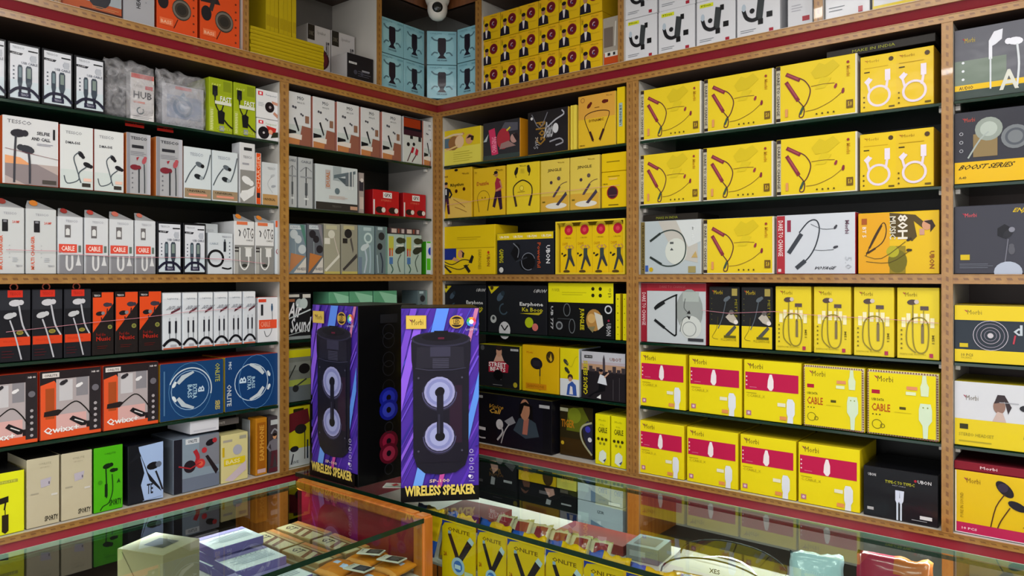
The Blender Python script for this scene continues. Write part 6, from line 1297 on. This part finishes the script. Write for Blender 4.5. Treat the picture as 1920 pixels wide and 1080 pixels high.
# ------------------------------------------------------------------ the two glass counters
GT = .83
def bar(name, x0, y0, z0, x1, y1, z1, mat, parent, bev=.004):
    me = MB().quadbox(x0, y0, z0, x1, y1, z1).mesh(name)
    bm = bmesh.new(); bm.from_mesh(me); bmesh.ops.bevel(bm, geom=bm.edges[:], offset=bev, segments=3, affect='EDGES'); bm.to_mesh(me); bm.free()
    me.materials.append(M[mat]); return link(name, me, parent)
t = empty('glass_counter', (.49, -2.0, 0)); tag(t, 'glass-topped counter with orange wooden end frame, on the left', 'counter')
def loc(o): o.location = (-.49, 2.0, 0); return o
LX0, LX1, LY = .19, .785, -.81
loc(bar('glass_top', LX0, -3.1, GT - .012, LX1, LY - .034, GT, 'glass', t, .0008))
loc(bar('glass_edge', LX1, -3.1, GT - .013, LX1 + .002, LY - .034, GT, 'glassedge', t, .0004))
loc(bar('back_edge', LX0 - .002, -3.1, GT - .012, LX0, LY - .034, GT + .0004, 'paleedge', t, .0004))
loc(bar('wooden_rail', LX0 - .004, LY - .034, GT - .03, LX1 - .04, LY, GT + .003, 'rail_wood', t, .006))
loc(bar('wooden_post', LX1 - .04, LY - .04, .0, LX1 + .006, LY, GT + .004, 'post_wood', t, .006))
loc(bar('end_panel', LX0, LY - .012, .08, LX1 - .042, LY - .002, GT - .031, 'red', t, .001))
loc(bar('front_glass', LX1 - .006, -3.1, .12, LX1, LY - .041, GT - .0135, 'glass', t, .0006))
loc(bar('inner_shelf', LX0 + .004, -3.1, .662, LX1 - .01, LY - .014, .67, 'panel', t, .001))
loc(bar('counter_base', LX0, -3.1, 0, LX1 - .01, LY - .014, .1, 'post_wood', t, .003))
t = empty('glass_counter', (1.9, -.5, 0)); tag(t, 'long glass counter along the right-hand wall carrying the speaker boxes', 'counter')
def loc2(o): o.location = (-1.9, .5, 0); return o
RX0, RX1, RY0, RY1 = .10, 3.4, -.782, -.20
loc2(bar('glass_top', RX0, RY0, GT - .012, RX1, RY1, GT, 'glass', t, .0008))
loc2(bar('glass_edge', RX0, RY0 - .002, GT - .013, RX1, RY0, GT, 'glassedge', t, .0004))
loc2(bar('back_edge', RX0, RY1, GT - .012, RX1, RY1 + .002, GT + .0004, 'paleedge', t, .0004))
loc2(bar('front_glass', RX0, RY0, .12, RX1, RY0 + .006, GT - .0135, 'glass', t, .0006))
loc2(bar('inner_shelf', RX0 + .004, RY0 + .03, .662, RX1 - .004, RY1 - .004, .67, 'panel', t, .001))
loc2(bar('counter_base', RX0, RY0 + .01, 0, RX1, RY1, .1, 'post_wood', t, .003))
loc2(bar('end_panel', RX0, RY0 + .008, .1, RX0 + .008, RY1, GT - .013, 'red', t, .001))

# added, unseen lamp strips under each counter top's back edge, brightening the goods
for (par, x0, y0, x1, y1, L_, c_) in ((None, RX0 + .02, RY1 - .016, RX1 - .02, RY1 - .004, 3.2, ((RX0 + RX1) / 2, RY1 - .012)),):
    loc2(bar('added_lamp_strip', x0, y0, GT - .021, x1, y1, GT - .0135, 'glassedge', t, .001))
    area('added_counter_lamp', (c_[0], c_[1], GT - .0225), L_, .008, 6, (.95, 1, .98))
loc_par = bpy.data.objects['glass_counter']
o = bar('added_lamp_strip', LX0 + .004, -3.08, GT - .021, LX0 + .016, LY - .04, GT - .0135, 'glassedge', loc_par, .001); o.location = (-.49, 2.0, 0)
area('added_counter_lamp', (LX0 + .01, (-3.08 + LY) / 2, GT - .0225), .008, 2.2, 4, (.95, 1, .98))  # added fill lamp for the left counter interior

# ------------------------------------------------------------------ the two speaker boxes
def clip(poly):
    for ax, lim, sg in ((0, 0, 1), (0, 1, -1), (1, .07, 1), (1, 1, -1)):
        out = []
        for i in range(len(poly)):
            p = poly[i]; q = poly[(i + 1) % len(poly)]
            pi_ = (p[ax] - lim) * sg >= 0; qi = (q[ax] - lim) * sg >= 0
            if pi_: out.append(p)
            if pi_ != qi:
                k = (lim - p[ax]) / (q[ax] - p[ax]); out.append((p[0] + (q[0] - p[0]) * k, p[1] + (q[1] - p[1]) * k))
        poly = out
        if not poly: return []
    return poly
@des('speaker', 'speaker box', '08080A', side='08080A', top='141416', tname='speaker_box', mat='wrap')
def _(a):
    a.R(0, .07, 1, 1, '4A2C9C')
    r = random.Random(5)
    cols = ['5A34B8', '4A2C9C', '6A40C8', '3C2488', '4848C0', '7448C8', '3A2A90', '5E3CC4', '402898', '6C4CD0', '34288C', '5230A8', '8458D4', '4438A8']
    for i in range(80):
        x = r.uniform(-.9, 1.0); y = r.uniform(-.1, .9); L_ = r.uniform(.2, .8); wd = r.uniform(.008, .045)
        p = clip([(x, y), (x + wd, y), (x + wd + L_ * .95, y + L_ * .75), (x + L_ * .95, y + L_ * .75)])
        if len(p) > 2: a.P(p, cols[i % len(cols)])
    for (x, y, wd, L_, c) in ((.32, .78, .16, .5, '5C8CF0'), (.15, .08, .12, .35, '6CA0F0'), (.72, .62, .05, .5, 'C878A0'), (-.2, .3, .1, .6, '8C5CE0'), (.78, .3, .08, .5, '5C90E8'), (.45, .06, .06, .4, 'C04C9C'), (-.15, .55, .08, .5, '7448C8')):
        p = clip([(x, y), (x + wd, y), (x + wd + L_ * .6, y + L_), (x + L_ * .6, y + L_)])
        if len(p) > 2: a.P(p, c)
    # the pictured tower speaker
    a.P([(.14, .845), (.125, .82), (.13, .73), (.15, .68), (.155, .24), (.2, .18), (.3, .145), (.5, .135), (.7, .145), (.82, .18), (.865, .24), (.87, .68), (.89, .73), (.895, .82), (.88, .845), (.72, .872), (.5, .88), (.3, .872)], '1A1824')
    a.E(.51, .84, .385, '2E2C40', ry=.1); a.E(.51, .843, .36, '1C1A26', ry=.085); a.E(.51, .852, .25, '121018', ry=.055); a.R(.42, .868, .6, .884, '101014'); a.R(.47, .84, .55, .85, '5C1830')
    a.P([(.2, .8), (.8, .8), (.81, .69), (.19, .69)], '24222E'); a.R(.37, .75, .63, .8, '38364A')
    for k in range(6): a.R(.4, .69 + .009 * k, .61, .694 + .009 * k, '4A485C')
    a.L([(.18, .69), (.35, .68), (.65, .68), (.83, .69)], .012, '38364A'); a.R(.2, .2, .8, .66, '1A1724'); a.R(.62, .3, .78, .6, '2C1A2C')
    for (cy, r0) in ((.565, .2), (.335, .19)):
        a.E(.49, cy - .01, r0 * 1.12, '2C2A3E'); a.O(.49, cy, r0 * 1.1, .012, '504C70', 180, 360); a.E(.49, cy, r0, '9C9CC8'); a.E(.49, cy, r0 * .86, '8488BC'); a.E(.49, cy, r0 * .66, 'A0A4D0'); a.E(.49, cy - .002, r0 * .3, '18161F')
    a.R(.455, .335, .54, .57, '1C1A28'); a.E(.5, .57, .055, '16141C'); a.E(.5, .335, .06, '16141C'); a.lines(.47, .35, .5, .55, 1, '302E40')
    for (x, y) in ((.22, .64), (.78, .64), (.22, .26), (.78, .26)): a.E(x, y, .014, '4A485C', n=8)
    # labels
    a.R(.06, .895, .32, .965, 'C8A440'); a.R(.066, .898, .314, .962, 'D8B850'); a.brand(.1, .915, .28, .945, '4C3814', '80204C')
    a.E(.71, .93, .095, 'C8A040', ry=.085); a.E(.71, .93, .08, '2A1C14', ry=.07); a.R(.63, .915, .79, .945, 'C8A040'); a.T('LED', .67, .918, .75, .942, '2A1C10', b=1)
    for k, c in enumerate(('E04848', 'E8A040', '48B850', '40A8C8', '4860D8', 'C850A8')):
        a.P([(.9, .93)] + [(.9 + .062 * math.cos(math.radians(60 * k + q)), .93 + .062 * a.asp() * math.sin(math.radians(60 * k + q))) for q in (0, 20, 40, 60)], c)
    a.E(.9, .93, .03, 'E4E8EC'); a.T('LIGHTS', .83, .885, .98, .895, 'D0C8E0')
    for k in range(4): a.O(.9, .12 + .045 * k, .022, .007, 'C8C4E0', n=10); a.R(.87, .098 + .045 * k, .94, .101 + .045 * k, 'A8A0D0')
    a.E(.88, .125, .02, 'E8E4F0', n=8)
    a.T('SP-100', .36, .097, .62, .115, 'D8B8A0', b=1); a.R(0, 0, 1, .073, '08080A'); a.T('WIRELESS SPEAKER', .045, .03, .95, .085, 'E0C860', b=1.8)
@des('spside', 'printed side', '08080A')
def _(a):
    for k in range(3):
        for j in range(2): a.O(.5, .85 - .16 * k - .05 * j, .1, .01, '26262C')
    for (y, c, c2) in ((.47, '2C38C8', '1820A0'), (.4, '3C48D0', '1820A0'), (.22, 'A01C40', '681028'), (.15, 'B03050', '681028')):
        a.E(.5, y, .16, c2, ry=.14); a.E(.5, y, .11, c, ry=.1); a.E(.5, y, .04, '14101C')
    a.O(.5, .3, .07, .01, '303038'); a.O(.5, .06, .07, .01, '303038'); a.R(.35, .9, .65, .95, '1C1C20')
def speaker(x, y, rz, w, d, h, lab):
    o = make_pack('speaker', w, d, h); o.location = (x, y, GT + .0006); o.rotation_euler = (0, 0, rz)
    a = Art(d - .003, h - .003); DES['spside']['fn'](a)
    c = a.m.build('side_print', 'wrap', o); c.rotation_euler = (0, 0, PI / 2); c.location = (w / 2, d / 2, .0015)
    tag(o, lab, 'box', 'tall purple speaker boxes on the counter')
speaker(.290, -.7655, math.radians(-2), .248, .245, .572, 'tall black and purple wireless speaker box, left one on the counter')
speaker(.7065, -.700, math.radians(47), .232, .235, .572, 'tall black and purple wireless speaker box, right one on the counter')

# ------------------------------------------------------------------ goods inside the counters
@des('onpack', 'yellow hanging cable pack', 'E6BC08', tname='cable_pack', mat='wrap')
def _(a):
    a.R(0, 0, 1, 1, 'E8C00A'); a.P([(0, 1), (.35, 1), (.08, .97), (.0, .9)], '1C3CA0'); a.T('ONLITE', .18, .87, .85, .925, '6C5008', b=1)
    a.P([(.18, .82), (.28, .84), (.56, .5), (.44, .48)], '241C24'); a.R(.19, .83, .27, .87, '8CA8C8'); a.P([(.78, .8), (.92, .74), (.62, .48), (.5, .52)], '241A22'); a.P([(.78, .8), (.92, .74), (.98, .8), (.86, .86)], 'C0D0DC'); a.R(.55, .42, .57, .5, '504038')
    a.E(.5, .4, .2, 'A8C4DC'); a.E(.5, .4, .13, '3C70C0'); a.R(.4, .36, .58, .42, 'C8DCE8'); a.lines(.1, .1, .9, .2, 3, 'A88808', .3)
    a.T('2A', .06, .5, .16, .56, '9C3C10', b=1); a.R(.7, .3, .95, .36, 'C8D0B0')
for k, (x0, x1) in enumerate(((.778, .905), (.911, 1.012), (1.018, 1.139), (1.143, 1.255), (1.259, 1.37), (1.376, 1.49))):
    o = make_pack('onpack', x1 - x0, .004, .2, False); o.location = ((x0 + x1) / 2, -.7655 + .002 * (k % 2), .607)
    tag(o, 'yellow hanging cable pack, %s from left behind the right counter front glass' % ORD[k], 'pack', 'yellow cable packs behind the counter glass')
def foil(w, h, t, cols, seed, loc_, rot, name, lab, cat, grp=None):
    def cf(u, v):
        for (u0, v0, u1, v1, c) in cols[::-1]:
            if u0 <= u <= u1 and v0 <= v <= v1: return c
        return cols[0][4]
    o = pouch_mesh(w, h, t, 14, 12, .003, seed, .5, cf).build(name, 'pouch', None, True)
    o.location = loc_; o.rotation_euler = rot; tag(o, lab, cat, grp); return o
F = (0, 0, 1, 1)
YB = [F + ('E0B010',), (0, .8, .35, 1, '2858B8'), (.6, 0, 1, .25, '2858B8'), (.4, .4, .7, .6, 'D8D8E0')]
for k in range(7):
    foil(.12, .135, .010, YB, k * 1.7, (.66 + .125 * k, -.735 + .004 * (k % 3), .674), (math.radians(-18), 0, math.radians((k * 37) % 9 - 4)), 'foil_pack', 'yellow and blue foil pack, %s from left behind the hanging packs' % ORD[k], 'pack', 'yellow and blue foil packs in the right counter')
CAN = [F + ('CCC0A0',), (0, .86, 1, 1, 'B8B060'), (.25, .25, .8, .75, '8C3038'), (0, 0, 1, .15, 'D0C8B8')]
for k in range(6):
    foil(.066, .085, .026, CAN, k * 2.3 + 9, (.79 + .072 * k, -.53 - .002 * k, .688), (math.radians(-52 + 3 * (k % 3)), 0, math.radians(12 + 4 * (k % 2))), 'sweet_packet', 'small cream and red packet, %s from left in the packet row, right counter' % ORD[k], 'packet', 'cream and red packets in a row')
@des('flatred', 'flat dull red box', '8C3C38', tname='flat_box')
def _(a): a.R(.05, .1, .5, .9, 'A85C50')
def flat(name, x, y, z, w, d, h, rz, lab, top=None, tdraw=None, grp=None, tilt=0):
    o = make_pack(name, w, d, h, False); o.location = (x, y, z); o.rotation_euler = (tilt, 0, rz)
    if tdraw:
        a = Art(w - .004, d - .004); tdraw(a)
        for mb, nm in ((a.m, 'top_print'), (a.t, 'top_lettering')):
            if mb.f: c = mb.build(nm, 'card', o); c.rotation_euler = (-PI / 2, 0, 0); c.location = (0, .002, h + .0002)
    tag(o, lab, 'box', grp); return o
flat('flatred', 1.02, -.38, .6705, .24, .11, .03, .03, 'flat dull red box in the right counter behind the packets')
flat('flatred', .62, -.50, .6705, .20, .13, .05, .1, 'flat dull red box near the speaker boxes in the right counter')
@des('wflat', 'white flat box', 'D0D4E0', top='E6ECF0', side='7868A0', tname='flat_box')
def _(a): a.R(0, 0, 1, 1, '7868A0'); a.R(.1, .2, .4, .8, 'C8B070'); a.R(.5, .2, .95, .8, 'B0B8C8')
def wtop(a): 
    a.R(.0, .0, 1, .2, '9488B8'); a.lines(.1, .35, .9, .8, 5, '9CA8B4', .3); a.dots(.2, .28, 6, .1, 0, .015, '687484')
pw = [(.275, -1.60, 0, .03), (.41, -1.62, 0, 0), (.545, -1.62, 0, .02), (.68, -1.63, 0, .0), (.545, -1.62, 1, -.03), (.27, -1.78, 0, 0), (.42, -1.79, 0, .03), (.265, -1.14, 0, .03), (.395, -1.14, 0, -.02), (.525, -1.14, 0, .02), (.275, -1.135, 1, .05), (.41, -1.14, 1, -.04), (.655, -1.165, 0, .02), (.525, -1.30, 0, -.02), (.655, -1.325, 0, .03), (.535, -1.30, 1, .05), (.655, -1.33, 1, -.03), (.28, -1.13, 2, -.03)]
for k, (x, y, lv, rz) in enumerate(pw):
    flat('wflat', x - .06, y, .6705 + lv * .0245, .15, .12, .024, rz - PI / 2, 'white and violet flat box, %s from the back of the pile, left counter' % ORD[k], None, wtop, 'white and violet flat boxes in the left counter')
@des('tanflat', 'tan flat pack', 'A88858', top='B09060', side='806040', tname='flat_pack')
def _(a): a.R(0, .3, 1, .5, 'C8B890')
def tantop(a):
    a.R(.0, .0, 1, .6, 'C0B48C'); a.P([(.5, 0), (.6, 0), (.48, .6), (.38, .6)], '80583C'); a.P([(.72, 0), (.82, 0), (.7, .6), (.6, .6)], '80583C'); a.T('GT', .1, .15, .36, .5, '4C3C38', b=1); a.R(0, .62, 1, .66, '6C4C34'); a.R(0, .8, 1, 1, 'C08048')
for k, (x, y, z, rz) in enumerate(((.29, -.885, .6705, .03), (.47, -.885, .6705, -.03), (.29, -.985, .6705, -.02), (.47, -.985, .6705, .03))):
    flat('tanflat', x, y - .04, z, .17, .085, .03, rz, 'tan pack with brown stripes, %s from the back, left counter' % ORD[k], None, tantop, 'tan striped packs in the left counter')
@des('beigecarton', 'tall beige carton', 'A89C74', top='B0A884', side='A09470', tname='beige_carton')
def _(a): a.L([(.1, .95), (.5, .2), (.55, 0)], .015, '6C6448')
o = flat('beigecarton', .315, -1.40, .6705, .15, .13, .117, .35, 'tall beige carton with black square on its lid, left counter', None, lambda a: a.R(.3, .3, .75, .75, '3A382C'))
@des('bluegrey', 'blue grey flat box', '70808A', top='7C9098', side='50606C', tname='flat_box')
def _(a): a.R(.1, .3, .6, .7, '98A8B0')
flat('bluegrey', .32, -1.98, .6705, .26, .16, .04, PI / 2 + .1, 'blue grey flat box left of the beige carton, left counter', None, lambda a: (a.lines(.1, .2, .8, .7, 4, '94A8B0', .3), a.T('ONLITE', .1, .75, .5, .9, 'B0C0C8')))
flat('bluegrey', .67, -1.47, .6705, .12, .09, .02, .5, 'small blue grey box near the counter front, left counter', None, lambda a: a.R(.1, .1, .9, .9, '88B0C8'))
ORG = [F + ('D07C20',), (.2, .55, .4, .7, 'B8C8E8'), (.55, .5, .75, .65, 'B8C8E8'), (0, .85, 1, 1, 'B86018'), (0, 0, 1, .12, 'E09848')]
for k, (x, y, rz) in enumerate(((.608, -.895, .05), (.712, -.890, -.05), (.608, -1.0, .06), (.712, -1.0, .03))):
    foil(.1, .095, .022, ORG, k * 3.1 + 2, (x, y - .045, .687), (math.radians(-84), 0, rz), 'foil_pack', 'orange foil pack lying flat, %s from the post, left counter' % ORD[k], 'pack', 'orange foil packs in the left counter')
@des('bwcard', 'black and white card', 'C8C4B8', top='D0CCC0', tname='data_card_pack')
def _(a): a.R(0, 0, 1, 1, 'D0CCC0')
def cardtop(a): a.R(.35, .08, .97, .92, '25252A'); a.lines(.45, .2, .9, .8, 4, '80808A', .35); a.T('Card', .03, .3, .14, .8, '3C3C40', q=1)
for k, (x, y, rz) in enumerate(((.72, -.92, .3), (.70, -1.02, .25), (.64, -.92, .5))):
    flat('bwcard', x, y, .716, .07, .05, .004, rz, 'small black and white card pack, %s from the post, left counter' % ORD[k], None, cardtop, 'black and white card packs in the left counter', -.1)
# clear plastic case with dark rim, pouches and bags on the right
t = empty('clear_case', (1.43, -.33, .6705), .12); tag(t, 'clear plastic case with dark rim and curved lid, right counter', 'case')
mb = MB(); n_ = 16
for i in range(n_ + 1):
    th = PI * i / n_; x = .15 * math.cos(th); z = .012 + .06 * math.sin(th)
    mb.v += [(x, -.08, z), (x, .08, z)]
for i in range(n_): mb.f.append([2 * i, 2 * i + 1, 2 * i + 3, 2 * i + 2]); mb.c.append((1, 1, 1, 1))
mb.build('curved_lid', 'clear', t, True)
for y in (-.08, .08): MB().tube([(.15 * math.cos(PI * i / n_), y, .012 + .06 * math.sin(PI * i / n_)) for i in range(n_ + 1)], .0025, n=5).build('rim', 'lens', t, True)
bar('case_base', -.15, -.08, 0, .15, .08, .012, 'cctv', t, .003)
a = Art(.12, .05); a.T('XES', .38, .35, .62, .6, '50545C', b=1); c = a.t.build('lettering', 'card', t); c.location = (0, -.083, .02)
flat('bluegrey', 1.205, -.38, .6705, .1, .1, .045, .1, 'blue grey box left of the clear case, right counter', None, lambda a: a.R(.15, .15, .85, .85, '48545C'))
PUR = [F + ('C8A41C',), (.25, .3, .75, .7, '8C88B8'), (.35, .4, .65, .6, 'D0D4E0'), (0, .85, 1, 1, 'D8B428')]
for k, (x, y, rz) in enumerate(((1.40, -.48, .1), (1.53, -.48, -.1), (1.40, -.60, .1), (1.53, -.60, .05))):
    foil(.12, .1, .02, PUR, k * 4.1, (x, y - .045, .687), (math.radians(-84), 0, rz), 'foil_pack', 'yellow and violet foil pack, %s from left in front of the clear case' % ORD[k], 'pack', 'yellow and violet foil packs in the right counter')
foil(.13, .11, .04, [F + ('A8C4CC',), (0, .0, 1, .3, 'B8B050')], 3, (1.67, -.31, .672), (math.radians(-25), 0, .3), 'foil_bag', 'pale blue and yellow bag standing in the right counter', 'bag')
foil(.17, .13, .05, [F + ('9C2C44',), (.5, .6, 1, 1, 'B06030')], 5, (1.84, -.27, .672), (math.radians(-20), 0, .1), 'foil_bag', 'dark pink bag standing in the right counter', 'bag')
foil(.2, .12, .06, [F + ('B09840',), (.3, .3, .8, .8, 'C8B050')], 6, (2.06, -.30, .672), (math.radians(-30), 0, .1), 'foil_bag', 'golden bag standing in the right counter', 'bag')
@des('smallcard', 'small leaflet', 'D0D4C8', tname='leaflet')
def _(a): a.R(0, 0, 1, 1, 'D0D4C8')
flat('smallcard', .50, -.70, GT + .0005, .07, .05, .0015, .6, 'small white leaflet with red star between the speaker boxes', None, lambda a: (a.P([(.5, .2), (.7, .5), (.5, .85), (.3, .5)], 'B84848'), a.R(.05, .05, .95, .15, '6C9C80')))
# red hang tabs peeping above the second shelf, far left bay
for k, (s, w_) in enumerate(((-1.258, .055), (-1.165, .05))):
    t = empty('hanging_tag'); place(t, 'L', s, 1.947, .03); tag(t, 'red hanging tag above the grey earphone packs, %s of two' % ('left', 'right')[k], 'tag', 'red hanging tags above the grey packs')
    MB().quadbox(-w_ / 2, 0, 0, w_ / 2, .003, .008, rgb('B82018')).build('tag_strip', 'card', t); ring(t, .004, .001, .009, .0015, 'B82018', name='loop')
